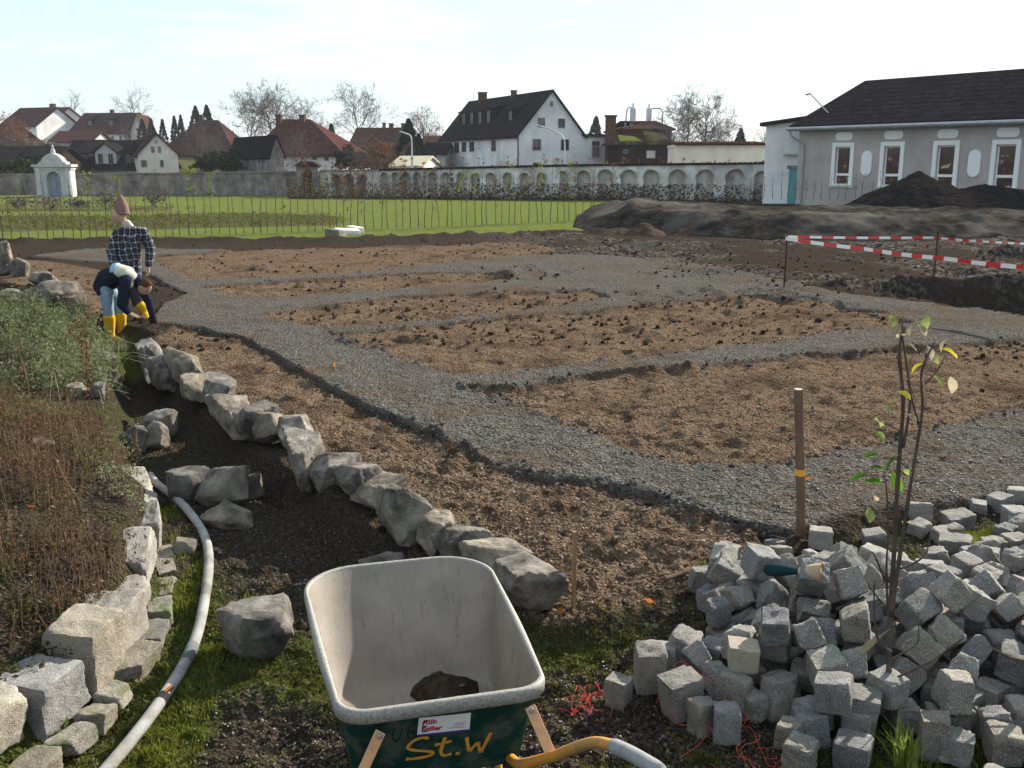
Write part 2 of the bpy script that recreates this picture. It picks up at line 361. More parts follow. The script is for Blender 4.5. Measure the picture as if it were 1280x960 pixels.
# footprints and scuffs in the grit; rubble along the path edges
edge = np.exp(-(A['dbm']/0.10)**2)*(Rf < 30)*(A['dg'] < 0.2)
rel += edge*np.abs(fbm(Xf, Yf, 0.16, 3, 77))*0.09*fade(0.16)*sstep(-.1, .15, fbm(Xf, Yf, 1.3, 2, 78))
rel -= edge*0.008
pits = (vnoise(Xf/0.45, Yf/0.28, 91)+0.3*vnoise(Xf/0.2, Yf/0.2, 92)); rel -= A['bed']*0.032*sstep(0.98, 1.14, pits)*(Rf < 16)
clod = vnoise(Xf/0.35, Yf/0.35, 95)*vnoise(Xf/1.3, Yf/1.3, 96); rel += (1-A['path'])*(1-lawn)*(1-A['low'])*(Rf > 8)*(Rf < 40)*0.10*sstep(0.58, 0.78, clod)
bank = np.exp(-((dlawn-0.55)/0.40)**2)*(Yf < 45)*(Xf < 6); rel += bank*(0.10+0.16*np.abs(fbm(Xf, Yf, 0.7, 4, 99)))
rel *= (Rf < 90)
Z = Z+rel
mud = np.clip(mud, 0, 1)
# faces and their piece
nr, nt_ = shp; ii = np.arange(nr-1)[:, None]; jj = np.arange(nt_-1)[None, :]; a0 = ii*nt_+jj
quads = np.stack([a0, a0+1, a0+nt_+1, a0+nt_], -1).reshape(-1, 4)[:, ::-1]
fc = quads.mean(1)
def fmean(v): return v[quads].mean(1)
fx, fy = fmean(Xf), fmean(Yf); reg = np.zeros(len(quads), int)
reg[(fmean(A['path']) > 0.5) & (fmean(A['low']) < .5)] = 1
for i, k in enumerate(BEDS):
    reg[(fmean(A['db'][k]) < 0) & (fmean(A['low']) < .6)] = 10+i
reg[fmean(lawn) > 0.5] = 2
reg[(fmean(A['up']) > 0.5)] = 3
reg[fmean(A['low'])*(1-fmean(A['up'])) > 0.6] = 4
V_ = np.stack([Xf, Yf, Z], 1)
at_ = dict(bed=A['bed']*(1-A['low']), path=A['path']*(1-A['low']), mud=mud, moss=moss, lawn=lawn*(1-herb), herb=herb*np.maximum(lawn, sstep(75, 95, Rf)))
names = {0: 'ground', 1: 'gravel_path', 2: 'lawn', 3: 'flower_bed', 4: 'earth_track'}
for g in np.unique(reg):
    q = quads[reg == g]; u, inv = np.unique(q, return_inverse=True)
    me = np_mesh(names.get(int(g), 'grit_bed'), V_[u], inv.reshape(-1, 4), M_GROUND, True, {k: v[u] for k, v in at_.items()})
    o = link(names.get(int(g), 'grit_bed'), me); o['kind'] = 'structure'
# height lookup on the finished sheet
def hgt(x, y):
    x = np.asarray(x, float); y = np.asarray(y, float); r = np.hypot(x, y); t = np.arctan2(x, y)
    fi = np.interp(r, rs, np.arange(nr)); fj = np.interp(t, th, np.arange(nt_)); i = np.minimum(fi.astype(int), nr-2); j = np.minimum(fj.astype(int), nt_-2)
    a = fi-i; b = fj-j; Zg = Z.reshape(shp)
    return (Zg[i, j]*(1-a)+Zg[i+1, j]*a)*(1-b)+(Zg[i, j+1]*(1-a)+Zg[i+1, j+1]*a)*b
def grid_at(G2, x, y):
    r = np.hypot(x, y); t = np.arctan2(x, y); i = np.clip(np.round(np.interp(r, rs, np.arange(nr))).astype(int), 0, nr-1); j = np.clip(np.round(np.interp(t, th, np.arange(nt_))).astype(int), 0, nt_-1)
    return G2.reshape(shp)[i, j]
# ---- loose stones: points with a small angular stone put on each by geometry nodes
def scatter(name, label, pts, scl, mat, seed=1, sub=1, kind='stuff', cat='gravel'):
    rg = np.random.RandomState(seed); n = len(pts)
    me = bpy.data.meshes.new(name); me.vertices.add(n); me.vertices.foreach_set('co', np.asarray(pts, np.float32).ravel())
    a = me.attributes.new('rot', 'FLOAT_VECTOR', 'POINT'); a.data.foreach_set('vector', (rg.rand(n, 3)*6.28).astype(np.float32).ravel())
    s3 = np.asarray(scl)[:, None]*(0.55+0.9*rg.rand(n, 3)); a = me.attributes.new('scl', 'FLOAT_VECTOR', 'POINT'); a.data.foreach_set('vector', s3.astype(np.float32).ravel())
    me.materials.append(mat); o = link(name, me); tag(o, label, cat, kind=kind)
    ng = bpy.data.node_groups.new(name+'_nodes', 'GeometryNodeTree'); ng.interface.new_socket('Geometry', in_out='INPUT', socket_type='NodeSocketGeometry'); ng.interface.new_socket('Geometry', in_out='OUTPUT', socket_type='NodeSocketGeometry')
    N = ng.nodes; L = ng.links; gi = N.new('NodeGroupInput'); go = N.new('NodeGroupOutput'); ip = N.new('GeometryNodeInstanceOnPoints')
    ico = N.new('GeometryNodeMeshIcoSphere'); ico.inputs['Radius'].default_value = 0.5; ico.inputs['Subdivisions'].default_value = sub
    sm = N.new('GeometryNodeSetMaterial'); sm.inputs['Material'].default_value = mat
    na = N.new('GeometryNodeInputNamedAttribute'); na.data_type = 'FLOAT_VECTOR'; na.inputs['Name'].default_value = 'rot'
    nb = N.new('GeometryNodeInputNamedAttribute'); nb.data_type = 'FLOAT_VECTOR'; nb.inputs['Name'].default_value = 'scl'
    e2r = N.new('FunctionNodeEulerToRotation')
    L.new(gi.outputs[0], ip.inputs['Points']); L.new(ico.outputs['Mesh'], sm.inputs[0]); L.new(sm.outputs[0], ip.inputs['Instance'])
    L.new(na.outputs['Attribute'], e2r.inputs[0]); L.new(e2r.outputs[0], ip.inputs['Rotation']); L.new(nb.outputs['Attribute'], ip.inputs['Scale']); L.new(ip.outputs[0], go.inputs[0])
    md = o.modifiers.new('stones', 'NODES'); md.node_group = ng
    return o
def rand_mat(name, cols, rough=0.8, spec=.15):
    m, nt, b, t = base_mat(name); oi = nt.nodes.new('ShaderNodeObjectInfo')
    n = len(cols); c = ramp(nt, oi.outputs['Random'], cols, [i/(n-1) for i in range(n)]); nt.links.new(c, b.inputs['Base Color']); b.inputs['Roughness'].default_value = rough; b.inputs['Specular IOR Level'].default_value = spec
    return m
M_PEB = rand_mat('gravel_stone', [(.027, .025, .023), (.057, .053, .049), (.105, .098, .09), (.25, .237, .22), (.044, .040, .036)], 0.55, .28)
M_GRIT = rand_mat('brown_grit', [(.035, .022, .014), (.09, .056, .036), (.17, .115, .078), (.12, .082, .057), (.38, .31, .25)], 0.75)
M_DIRT = rand_mat('soil_crumb', [(.018, .014, .012), (.045, .035, .028), (.09, .074, .058), (.03, .024, .018), (.16, .145, .125)], 0.5, .35)
M_RUB = rand_mat('edge_stone', [(.02, .019, .018), (.045, .042, .04), (.08, .075, .07), (.12, .112, .105)], .8, .05)
M_LUMP = rand_mat('dark_lump', [(.02, .014, .01), (.05, .034, .024), (.09, .06, .042)], .9, 0)
rg = np.random.RandomState(11)
def cand(n, r0, r1, p=0.9):
    """random ground points, thinning out with distance"""
    u = rg.rand(n); a, b = r0**-p, r1**-p; r = (a+(b-a)*u)**(-1/p); t = radians(33)*(2*rg.rand(n)-1); return r*np.sin(t), r*np.cos(t), r
def fill(name, label, key, n, r0, r1, smin, smax, mat, seed, thr=0.5, sub=1, grow=0.0, cat='gravel'):
    x, y, r = cand(n, r0, r1); w = grid_at(key, x, y); k = rg.rand(n) < w; x, y, r = x[k], y[k], r[k]
    s = smin+(smax-smin)*rg.rand(len(x))**3; s = s*(1+grow*(r/6))
    z = hgt(x, y)+s*0.12
    return scatter(name, label, np.stack([x, y, z], 1), s, mat, seed, sub, cat=cat)
keyP = A['path']*(1-A['low']); keyB = A['bed']*(1-A['low']); keyL = A['low']*(1-A['up'])
fill('gravel', 'loose grey crushed stone lying on the gravel paths', keyP, 110000, 3.4, 24, .004, .016, M_PEB, 1, grow=0.10)
fill('grit', 'loose brown grit and crumbs spread over the planting beds', keyB, 140000, 3.4, 24, .005, .019, M_GRIT, 2, grow=0.12)
fill('soil_crumbs', 'dark soil crumbs and small stones on the trampled earth track', keyL, 60000, 2.9, 12, .004, .017, M_DIRT, 3)
fill('rubble', 'coarse grey rubble along the edges of the raised paths', np.clip(edge*1.0*(A['path']*0.5+0.6), 0, 1)*(A['dg'] < 0.15), 52000, 3.8, 24, .008, .042, M_RUB, 4, sub=1, grow=0.05)
fill('soil_clods', 'clods of earth thrown about on the rough ground behind the paths', np.clip(mud*0.5+0.25*(1-A['path'])*(1-lawn)*(1-A['low'])*(1-A['up'])*(Rf > 12), 0, 1), 22000, 12, 36, .015, .08, M_LUMP, 5, sub=1)
x, y, r = cand(500, 4, 22); k = grid_at(keyB, x, y) > .5; x, y = x[k], y[k]; s = .014+.05*rg.rand(len(x))**3
scatter('earth_lumps', 'scattered dark earth lumps lying on the brown grit beds', np.stack([x, y, hgt(x, y)+s*.1], 1), s, M_LUMP, 9, 1)
# ================================================================ BUILDINGS
M_WHITE = PM('white_render', [(.68, .69, .71), (.80, .80, .80)], 1.2, .85, .15, 14, dirt_or_lit=(.52, .52, .52), dscale=.35)
M_CREAM = PM('cream_render', [(.56, .51, .46), (.70, .64, .59)], 1.0, .85, .15, 14)
M_GREYW = PM('grey_render', [(.36, .36, .36), (.50, .49, .47)], .8, .85, .2, 10)
M_OLDW = PM('old_lime_wall', [(.34, .33, .32), (.62, .62, .62), (.76, .76, .76)], .9, .9, .5, 8, pos=[.36, .50, .66], dirt_or_lit=(.36, .34, .31), dscale=.5)
M_STONEW = PM('old_stone_wall', [(.07, .064, .06), (.19, .175, .165), (.33, .31, .29)], 1.3, .9, .8, 6)
M_RED = PM('red_tile_roof', [(.046, .022, .020), (.078, .038, .032)], 3, .8, .6, 10, stretch=(1, 1, 4), course=0.22)
M_DARK = PM('dark_tile_roof', [(.010, .009, .011), (.022, .020, .022)], 3, .85, .6, 10, stretch=(1, 1, 4), course=0.22)
M_SLATE = PM('slate_roof', [(.013, .012, .015), (.026, .023, .027)], 5, .85, .6, 12, stretch=(1, 1, 5), course=0.24)
M_BROWNR = PM('brown_tile_roof', [(.038, .022, .018), (.075, .045, .034)], 3, .8, .6, 10, course=0.22)
M_PALER = PM('pale_metal_roof', [(.40, .37, .28), (.5, .46, .36)], 1.5, .6, .1)
M_BRICK = PM('old_brick', [(.06, .033, .026), (.12, .07, .052)], 4, .9, .5)
M_WOODD = PM('dark_timber', [(.018, .013, .011), (.04, .028, .022)], 4, .8, .5, stretch=(6, 6, 1))
M_MOSSR = PM('mossy_roof', [(.03, .026, .018), (.06, .05, .028), (.13, .15, .03)], 1.2, .95, .8, 6)
M_TRIM = PM('window_paint', [(.78, .78, .78), (.82, .82, .82)], 3, .5)
M_WF = PM('weathered_window_frame', [(.22, .19, .18), (.30, .27, .26)], 3, .6)
M_GUTTER = PM('zinc_gutter', [(.30, .31, .33), (.42, .43, .44)], 4, .45, .1, metal=.4)
M_TEAL = PM('teal_door_paint', [(.11, .34, .36), (.16, .42, .43)], 2.5, .6, .1)
M_SILO = PM('silo_metal', [(.5, .5, .52), (.62, .62, .65)], 2, .5, metal=.2)
m, nt, b, t = base_mat('window_glass'); b.inputs['Base Color'].default_value = (.02, .022, .026, 1); b.inputs['Roughness'].default_value = .06; b.inputs['Specular IOR Level'].default_value = .9
setbump(nt, b, tnoise(nt, t.outputs['Object'], 2.5, 2, .5), .12, .02); M_GLASS = m
m, nt, b, t = base_mat('old_glass'); c = ramp(nt, tnoise(nt, t.outputs['Object'], 1.6, 3, .55, .6), [(.02, .015, .015), (.05, .022, .018), (.09, .04, .03), (.5, .46, .40)], [.35, .5, .6, .66]); nt.links.new(c, b.inputs['Base Color']); b.inputs['Roughness'].default_value = .08; M_OLDG = m
def hz(py, Y): return P(640, py, Y).z
class House:
    """x: across the gable, y: along the ridge; gable wall at y=0, left eave wall at x=0"""
    def __init__(s, name, label, cat, px, Y, ang, pyE, pyR, w=None, l=None, pxw=None, pxl=None, z0=None, wall=M_WHITE, roof=M_DARK, hip=0.0, over=.35, slab=.16, group=None, flat=False, hipb=None):
        a = radians(ang); c = P(px, pyE, Y); s.ux = Vector((cos(a), sin(a), 0)); s.uy = Vector((-sin(a), cos(a), 0)); s.z0 = z0 if z0 is not None else float(macro_h(c.x, c.y))-.4
        s.O = Vector((c.x, c.y, s.z0)); s.a = a
        s.w = w if w else s.cross(s.ux, pxw); s.l = l if l else s.cross(s.uy, pxl)
        s.he = c.z-s.z0; mid = s.O+s.ux*s.w/2; hb = 0 if hip is None else hip; s.hr = (s.he if flat else hz(pyR, mid.y+s.uy.y*hb)-s.z0)
        s.root = empty(name, s.O, a); tag(s.root, label, cat, group); w_, l_, he, hr = s.w, s.l, s.he, s.hr
        m = MB()
        if flat: m.box((w_/2, l_/2, he/2), (w_, l_, he))
        elif hip: m.box((w_/2, l_/2, he/2-.02), (w_, l_, he-.04))
        else: m.prism([(0, 0, 0), (w_, 0, 0), (w_, 0, he-.03), (w_/2, 0, hr-.03), (0, 0, he-.03)], (0, l_, 0))
        m.build('wall', wall, s.root)
        r = MB(); k = (hr-he)/(w_/2); o = over; t = slab
        if flat: r.box((w_/2, l_/2, he+.1), (w_+2*o, l_+2*o, .18))
        elif hip:
            h2 = hip if hipb is None else hipb
            b0 = [(-o, -o, he-k*o), (w_+o, -o, he-k*o), (w_+o, l_+o, he-k*o), (-o, l_+o, he-k*o)]; top = [(w_/2, hip, hr), (w_/2, l_-h2, hr)]
            vs = b0+top+[(x, y, z-t) for x, y, z in b0]; r.add(vs, [(0, 1, 4), (1, 2, 5, 4), (2, 3, 5), (3, 0, 4, 5), (0, 6, 7, 1), (1, 7, 8, 2), (2, 8, 9, 3), (3, 9, 6, 0), (6, 9, 8, 7)])
        else:
            for sg in (0, 1):
                x0 = -o if sg == 0 else w_+o
                r.prism([(x0, -o, he-k*o), (w_/2, -o, hr), (w_/2, -o, hr+t), (x0, -o, he-k*o+t)], (0, l_+2*o, 0))
        r.build('roof', roof, s.root); s.k = k
    def cross(s, u, px):
        q = (px-640)/FPX/1.0
        # solve (O+u t) projected at px : x/(Y*CP) = q
        O = s.O; return (q*CP*O.y-O.x)/(u.x-q*CP*u.y)
    def hit(s, face, px, py, x0=None):
        d = Vector(raydir(px, py)); c = Vector((0, 0, HC)); R = Matrix.Rotation(-s.a, 3, 'Z'); dl = R @ d; cl = R @ (c-s.O)
        if face == 'g': t = -cl.y/dl.y; p = cl+dl*t; return p.x, p.z
        X0 = 0 if face == 'l' else s.w
        if x0 is not None: X0 = x0
        t = (X0-cl.x)/dl.x; p = cl+dl*t; return p.y, p.z
    def window(s, face, x1, y1, x2, y2, nbar=1, frame=M_WF, glass=M_GLASS, fw=.05, x0=None, name='window', proud=.05):
        a1, z1 = s.hit(face, x1, y1, x0); a2, z2 = s.hit(face, x2, y2, x0); a, bq = min(a1, a2), max(a1, a2); zl, zh = min(z1, z2), max(z1, z2)
        s.win(face, a, bq, zl, zh, nbar, frame, glass, fw, x0, name, proud)
    def win(s, face, a, bq, zl, zh, nbar=1, frame=M_WF, glass=M_GLASS, fw=.05, x0=None, name='window', proud=.05):
        f = MB(); g = MB(); X0 = 0 if face == 'l' else (s.w if face == 'r' else 0)
        if x0 is not None: X0 = x0
        sg = -1 if face != 'r' else 1
        def bx(mb, u0, u1, v0, v1, d0, d1):
            c1, du, dv, dd = (u0+u1)/2, u1-u0, v1-v0, abs(d1-d0)
            if face == 'g': mb.box((c1, -(d0+d1)/2, (v0+v1)/2), (du, dd, dv))
            else: mb.box((X0+sg*(d0+d1)/2, c1, (v0+v1)/2), (dd, du, dv))
        bx(g, a+fw*.5, bq-fw*.5, zl+fw*.5, zh-fw*.5, -.03, .02)
        bx(f, a, bq, zl, zl+fw, -.02, proud); bx(f, a, bq, zh-fw, zh, -.02, proud); bx(f, a, a+fw, zl+fw, zh-fw, -.02, proud); bx(f, bq-fw, bq, zl+fw, zh-fw, -.02, proud)
        for i in range(nbar): u = a+(bq-a)*(i+1)/(nbar+1); bx(f, u-.02, u+.02, zl+fw, zh-fw, -.02, proud-.01)
        fo = f.build(name, frame, s.root); g.build('pane', glass, fo)
    def chimney(s, fy, fx=.5, w=.6, h=.55, mat=M_BRICK):
        xx = s.w*fx; zt = s.he+s.k*min(xx, s.w-xx); m = MB(); m.box((xx, s.l*fy, zt+h/2-.3), (w, w*.8, h+.6)); m.box((xx, s.l*fy, zt+h+.06), (w+.12, w*.8+.12, .1)); m.build('chimney', mat, s.root)
    def dormer(s, fy0, fy1, fz, h, nwin, gab=False, mat=None, wall=None, ww=.7):
        """shed or gabled dormer on the left (x=0) slope; fz = share of the slope where its front foot stands"""
        xx = s.w/2*fz; z = s.he+s.k*xx; y0, y1 = s.l*fy0, s.l*fy1; back = min(s.w/2-xx, h/s.k); m = MB()
        m.prism([(xx, y0, z-.1), (xx, y0, z+h), (xx+back, y0, z+h), (xx+back, y0, z+h-.05), (xx+.1, y0, z-.1)], (0, y1-y0, 0))
        if gab: m.prism([(xx, y0, z+h), (xx, y1, z+h), (xx, (y0+y1)/2, z+h+(y1-y0)*.4)], (back, 0, 0))
        d = m.build('dormer', wall or M_DARK, s.root); r = MB(); e = .18
        if gab:
            for q in (0, 1):
                ya = y0-e if q == 0 else y1+e; ym = (y0+y1)/2
                r.prism([(xx-e, ya, z+h-.1), (xx-e, ym, z+h+(y1-y0)*.4+.03), (xx-e, ym, z+h+(y1-y0)*.4+.15), (xx-e, ya, z+h+.02)], (back+1.0, 0, 0))
        else: r.prism([(xx-e, y0-e, z+h), (s.w/2, y0-e, z+h+.35*max(.2, (s.w/2-xx))*.9), (s.w/2, y0-e, z+h+.1+.35*max(.2, (s.w/2-xx))*.9), (xx-e, y0-e, z+h+.12)], (0, y1-y0+2*e, 0))
        r.build('dormer_roof', mat or M_DARK, d)
        for i in range(nwin):
            c = y0+(y1-y0)*(i+.5)/nwin; s.win('l', c-ww/2, c+ww/2, z+.15, z+h-.12, 1, x0=xx)
# --- the big white house behind the wall
h = House('white_house', 'big white rendered house with steep dark roof, long dormer and small annex', 'house', 648, 95, 25, 168, 114, pxw=729, pxl=552, wall=M_WHITE, roof=M_SLATE, over=.3)
for q in ((559, 178.5, 565, 191), (568, 178, 574, 190.5), (577.5, 177.5, 583, 190), (587, 177, 593, 189.5), (614.5, 175, 620, 189)): h.window('l', *q, nbar=1)
for q in ((672, 147, 681, 159), (697.5, 148, 706, 160), (665.5, 173.5, 676, 188), (701, 174, 711, 188)): h.window('g', *q, nbar=1)
h.window('g', 687.5, 126.5, 691, 133, nbar=0); h.window('g', 666, 203, 676, 207.5, nbar=0)
h.chimney(.82, .5, .8, .8); h.chimney(.42, .5, .5, .5)
h.dormer(.42, .86, .33, 1.35, 4, wall=M_DARK, mat=M_SLATE, ww=.6); h.dormer(.16, .26, .33, 1.1, 1, wall=M_DARK, mat=M_SLATE, ww=.5)
m = MB(); wa = h.cross(h.ux, 772)-h.w; za = hz(170.5, h.O.y+3)-h.z0; m.box((h.w+wa/2+.01, 3.0, za/2), (wa, 5.9, za)); m.build('annex_wall', M_WHITE, h.root)
m = MB(); m.box((h.w+wa/2+.05, 3.0, za+.12), (wa+.5, 6.4, .22)); m.build('annex_roof', M_DARK, h.root); h.window('g', 740, 176, 749, 196, nbar=1)
a1, z1 = h.hit('g', 738.5, 183); a2, z2 = h.hit('g', 750.5, 197); m = MB()
for i in range(9): u = a1+(a2-a1)*i/8; m.tube([(u, -.35, z2), (u, -.35, z1)], .02, 4)
for zz in (z1, z2): m.tube([(a1, -.02, zz), (a1, -.35, zz), (a2, -.35, zz), (a2, -.02, zz)], .025, 4)
m.build('window_grille', M_GUTTER, h.root)
m = MB(); m.tube([(-.08, -.1, .2), (-.08, -.1, h.he)], .06, 6); m.build('downpipe', M_DARK, h.root)
# --- hall on the right
hallC = P(1000, 158, 53); hallE = P(1280, 148, 43.4); hd = (hallE-hallC); hd.z = 0; hang = atan2(hd.y, hd.x); HE = hallC.z
root = empty('hall', (hallC.x, hallC.y, -.3), hang); tag(root, 'long grey rendered hall with dark slate roof and white framed tall windows', 'hall')
class Loc: pass
Hh = Loc(); Hh.O = Vector((hallC.x, hallC.y, -.3)); Hh.a = hang; Hh.ux = Vector((cos(hang), sin(hang), 0)); Hh.w = 0
def hhit(px, py): return House.hit(Hh, 'g', px, py)
wl_ = [(1045.5, 184.5, 1062, 228.5), (1105, 184, 1124.5, 230), (1171, 183, 1192.5, 233), (1245.5, 182, 1270, 234)]
fr = [(1040, 178, 1066, 233), (1100, 177.5, 1130, 236), (1165.5, 176, 1198.5, 238), (1238.5, 174.5, 1275, 240)]
wins = []
for (x1, y1, x2, y2) in fr:
    xm, ym = (x1+x2)/2, (y1+y2)/2
    u1, _ = hhit(x1, ym); u2, _ = hhit(x2, ym); _, zt = hhit(xm, y1); _, zb = hhit(xm, y2); wins.append((u1, u2, zb, zt))
sp_ = wins[3][0]-wins[2][0]; wd = sum(w[1]-w[0] for w in wins)/4; zb = sum(w[2] for w in wins)/4; zt = sum(w[3] for w in wins)/4; first = wins[0][0]
us = [w[0] for w in wins]; stp = (us[3]-us[0])/3
us += [us[3]+stp*(i+1) for i in range(3)]
hl = us[-1]+stp; hw2 = 5.7; he = HE+.3; hr = P(1085, 105, 53+.58*hw2).z+.3; bw = .20  # border width
m = MB(); prev = 0
for u in us: a, bq = u+bw, u+wd-bw; m.box(((prev+a)/2, .2, he/2), (a-prev, .4, he)); m.box(((a+bq)/2, .2, (zb+bw)/2), (bq-a, .4, zb+bw)); m.box(((a+bq)/2, .2, (zt-bw+he)/2), (bq-a, .4, he-zt+bw)); prev = bq
m.box(((prev+hl)/2, .2, he/2), (hl-prev, .4, he)); m.box((hl/2, 2*hw2-.2, he/2), (hl, .4, he)); m.prism([(.01, .4, 0), (.01, 2*hw2-.4, 0), (.01, 2*hw2-.4, he), (.01, hw2, hr-.05), (.01, .4, he)], (.4, 0, 0)); m.box((hl-.2, hw2, he/2), (.39, 2*hw2-.82, he))
m.build('wall', PM('hall_plaster', [(.37, .335, .325), (.47, .43, .415)], 1.2, .9, .3, 12, dirt_or_lit=(.33, .30, .29), dscale=.5), root)
m = MB(); m.box((hl/2, hw2, .35), (hl-.9, 2*hw2-.9, .1)); m.build('floor', M_GREYW, root)
k = (hr-he)/hw2; r = MB()
for sg in (0, 1):
    y0 = -.45 if sg == 0 else 2*hw2+.45; r.prism([(-.35, y0, he-k*.45+.02), (-.35, hw2, hr+.02), (-.35, hw2, hr+.2), (-.35, y0, he-k*.45+.2)], (hl+.7, 0, 0))
r.build('roof', M_SLATE, root)
m = MB(); m.tube([(-.4, -.55, he-.14), (hl+.3, -.55, he-.14)], .09, 8); m.box((hl/2, -.25, he-.2), (hl+.6, .5, .08)); m.build('gutter', M_GUTTER, root)
m = MB(); m.tube([(-.25, -.5, he-.2), (-.2, -.4, he-.5), (.35, -.12, he-.9), (.4, -.1, he-1.3), (.4, -.1, .1)], .055, 8); m.build('downpipe', M_GUTTER, root)
for i, u in enumerate(us):
    f = MB(); a, bq = u, u+wd
    for q in ((a, a+bw, zb, zt), (bq-bw, bq, zb, zt), (a+bw, bq-bw, zt-bw, zt), (a+bw, bq-bw, zb, zb+bw*.55)): f.box(((q[0]+q[1])/2, -.03, (q[2]+q[3])/2), (q[1]-q[0], .1, q[3]-q[2]))
    f.box(((a+bq)/2, -.09, zb+bw*.62), (wd-.1, .2, .07))
    fo = f.build('window_surround', M_TRIM, root)
    s_ = MB(); a, bq, z1, z2 = u+bw, u+wd-bw, zb+bw*.55, zt-bw; zm = z1+(z2-z1)*.28
    for q in ((a, a+.07, z1, z2), (bq-.07, bq, z1, z2), (a+.07, bq-.07, z2-.07, z2), (a+.07, bq-.07, z1, z1+.07), (a+.07, bq-.07, zm-.06, zm+.06)): s_.box(((q[0]+q[1])/2, .12, (q[2]+q[3])/2), (q[1]-q[0], .08, q[3]-q[2]))
    so_ = s_.build('window', M_TRIM, root)
    for (za_, zb_) in ((z1+.07, zm-.06), (zm+.06, z2-.07)):
        g = MB(); g.box(((a+bq)/2, .13, (za_+zb_)/2), (bq-a-.12, .02, zb_-za_+.02)); g.build('pane', M_OLDG, so_)
    # rounded plaster panel above each window
    def rounded(w_, h_, n=6):
        rr = min(w_, h_)/2*.98; pts = []
        for (cx_, cz_, a0) in ((w_/2-rr, h_/2-rr, 0), (-w_/2+rr, h_/2-rr, 90), (-w_/2+rr, -h_/2+rr, 180), (w_/2-rr, -h_/2+rr, 270)):
            for q in range(n+1): an = radians(a0+90*q/n); pts.append((cx_+rr*cos(an), cz_+rr*sin(an)))
        return pts
    zc = hhit(1053, 170.5)[1]; p = MB(); p.prism([(u+wd/2+x, -.05, zc+z) for x, z in rounded(wd*.80, .40)], (0, .1, 0)); p.build('plaster_panel', M_TRIM, root)
    if i in (0, 2, 4, 5):
        pu = u+(us[1]-us[0]+wd)/2; z1_ = hhit(1079, 219.5)[1]; z2_ = hhit(1079, 188.5)[1]; p = MB(); p.prism([(pu+x, -.05, (z1_+z2_)/2+z) for x, z in rounded(.58, z2_-z1_)], (0, .1, 0)); p.build('plaster_panel', M_TRIM, root)
m = MB(); kz = he+k*1.2+.2; m.tube([(.9, 1.2, kz-.1), (-.3, 1.0, kz+1.0)], .035, 5); m.tube([(-.3, 1.0, kz+1.0), (-.55, 1.0, kz+.95)], .05, 5); m.build('roof_mast', M_GUTTER, root)
# --- white outbuilding with the teal door
c0 = P(958, 160, 55.2); c1 = P(1004, 155, 54.3)
h = House('white_outbuilding', 'narrow white outbuilding with teal door against the hall', 'outbuilding', 958, 55.2, math.degrees(atan2(c1.y-c0.y, c1.x-c0.x)), 159, 0, w=(c1-c0).length+3.0, l=7, flat=True, over=.02, wall=M_WHITE, roof=M_WHITE, z0=-.3)
m = MB(); zt = h.he; m.prism([(-.28, -.35, zt+.05), (h.w, -.35, zt+.72), (h.w, -.35, zt+.9), (-.28, -.35, zt+.23)], (0, 7.6, 0)); m.build('roof_edge', M_DARK, h.root)
m = MB(); m.prism([(0.0, .02, zt+.1), (h.w, .02, zt+.1), (h.w, .02, zt+.76)], (0, 6.8, 0)); m.build('parapet', M_WHITE, h.root)
a1, z1 = h.hit('g', 984.5, 247); a2, z2 = h.hit('g', 1000, 211); m = MB(); m.box(((a1+a2)/2, -.02, (z2+.1)/2), (a2-a1, .08, z2-.1))
for i in range(5): u = a1+(a2-a1)*(i+.5)/5; m.box((u, -.07, (z2+.1)/2), ((a2-a1)/5-.03, .03, z2-.2))
d = m.build('door', M_TEAL, h.root); m = MB(); m.box((a2-.12, -.11, 1.3), (.04, .05, .14)); m.build('handle', M_DARK, d)
m = MB(); m.box(((a1+a2)/2, -.06, z2+.09), (a2-a1+.2, .14, .16)); m.build('lintel', M_STONEW, h.root)
a1, z1 = h.hit('g', 980, 193); a2, z2 = h.hit('g', 1003, 193); m = MB(); m.box(((a1+a2)/2, -.1, z1), (a2-a1, .22, .08)); m.build('ledge', M_GUTTER, h.root)
# --- timber workshop with chimney and silos
Yb = 82
h = House('timber_workshop', 'low brown timber workshop with mossy roof behind the arched wall', 'workshop', 838, Yb, 92, 181, 0, w=7, pxl=772, flat=True, over=.4, wall=M_WOODD, roof=M_MOSSR)
h.window('l', 779, 187, 785, 192, nbar=0); h.window('l', 808, 188, 819, 198, nbar=0, glass=M_GREYW)
m = MB(); yc = P(800, 176, Yb)
m.prism([(-.35, h.l*.55, h.he+.2), (-.35, h.l-.1, h.he+.2), (2.5, h.l-.3, h.he+.75), (2.5, h.l*.6, h.he+.6)], (0, 0, .1)); m.build('moss_mat', PM('green_moss', [(.06, .08, .02), (.11, .13, .03)], 2, .95, .8), h.root)
m = MB(); m.prism([(.1, 0, h.he+.2), (.1, h.l*.45, h.he+.2), (3, h.l*.42, h.he+1.1), (3, .2, h.he+.9)], (0, 0, .12)); m.build('roof_hump', M_MOSSR, h.root)
h = House('brewhouse', 'dark brick building with humped roof carrying two pale silos', 'building', 840, 92, 90, 160, 151, w=9, pxl=769, wall=M_BRICK, roof=M_BROWNR, hip=4.2, over=.3)
bh = h
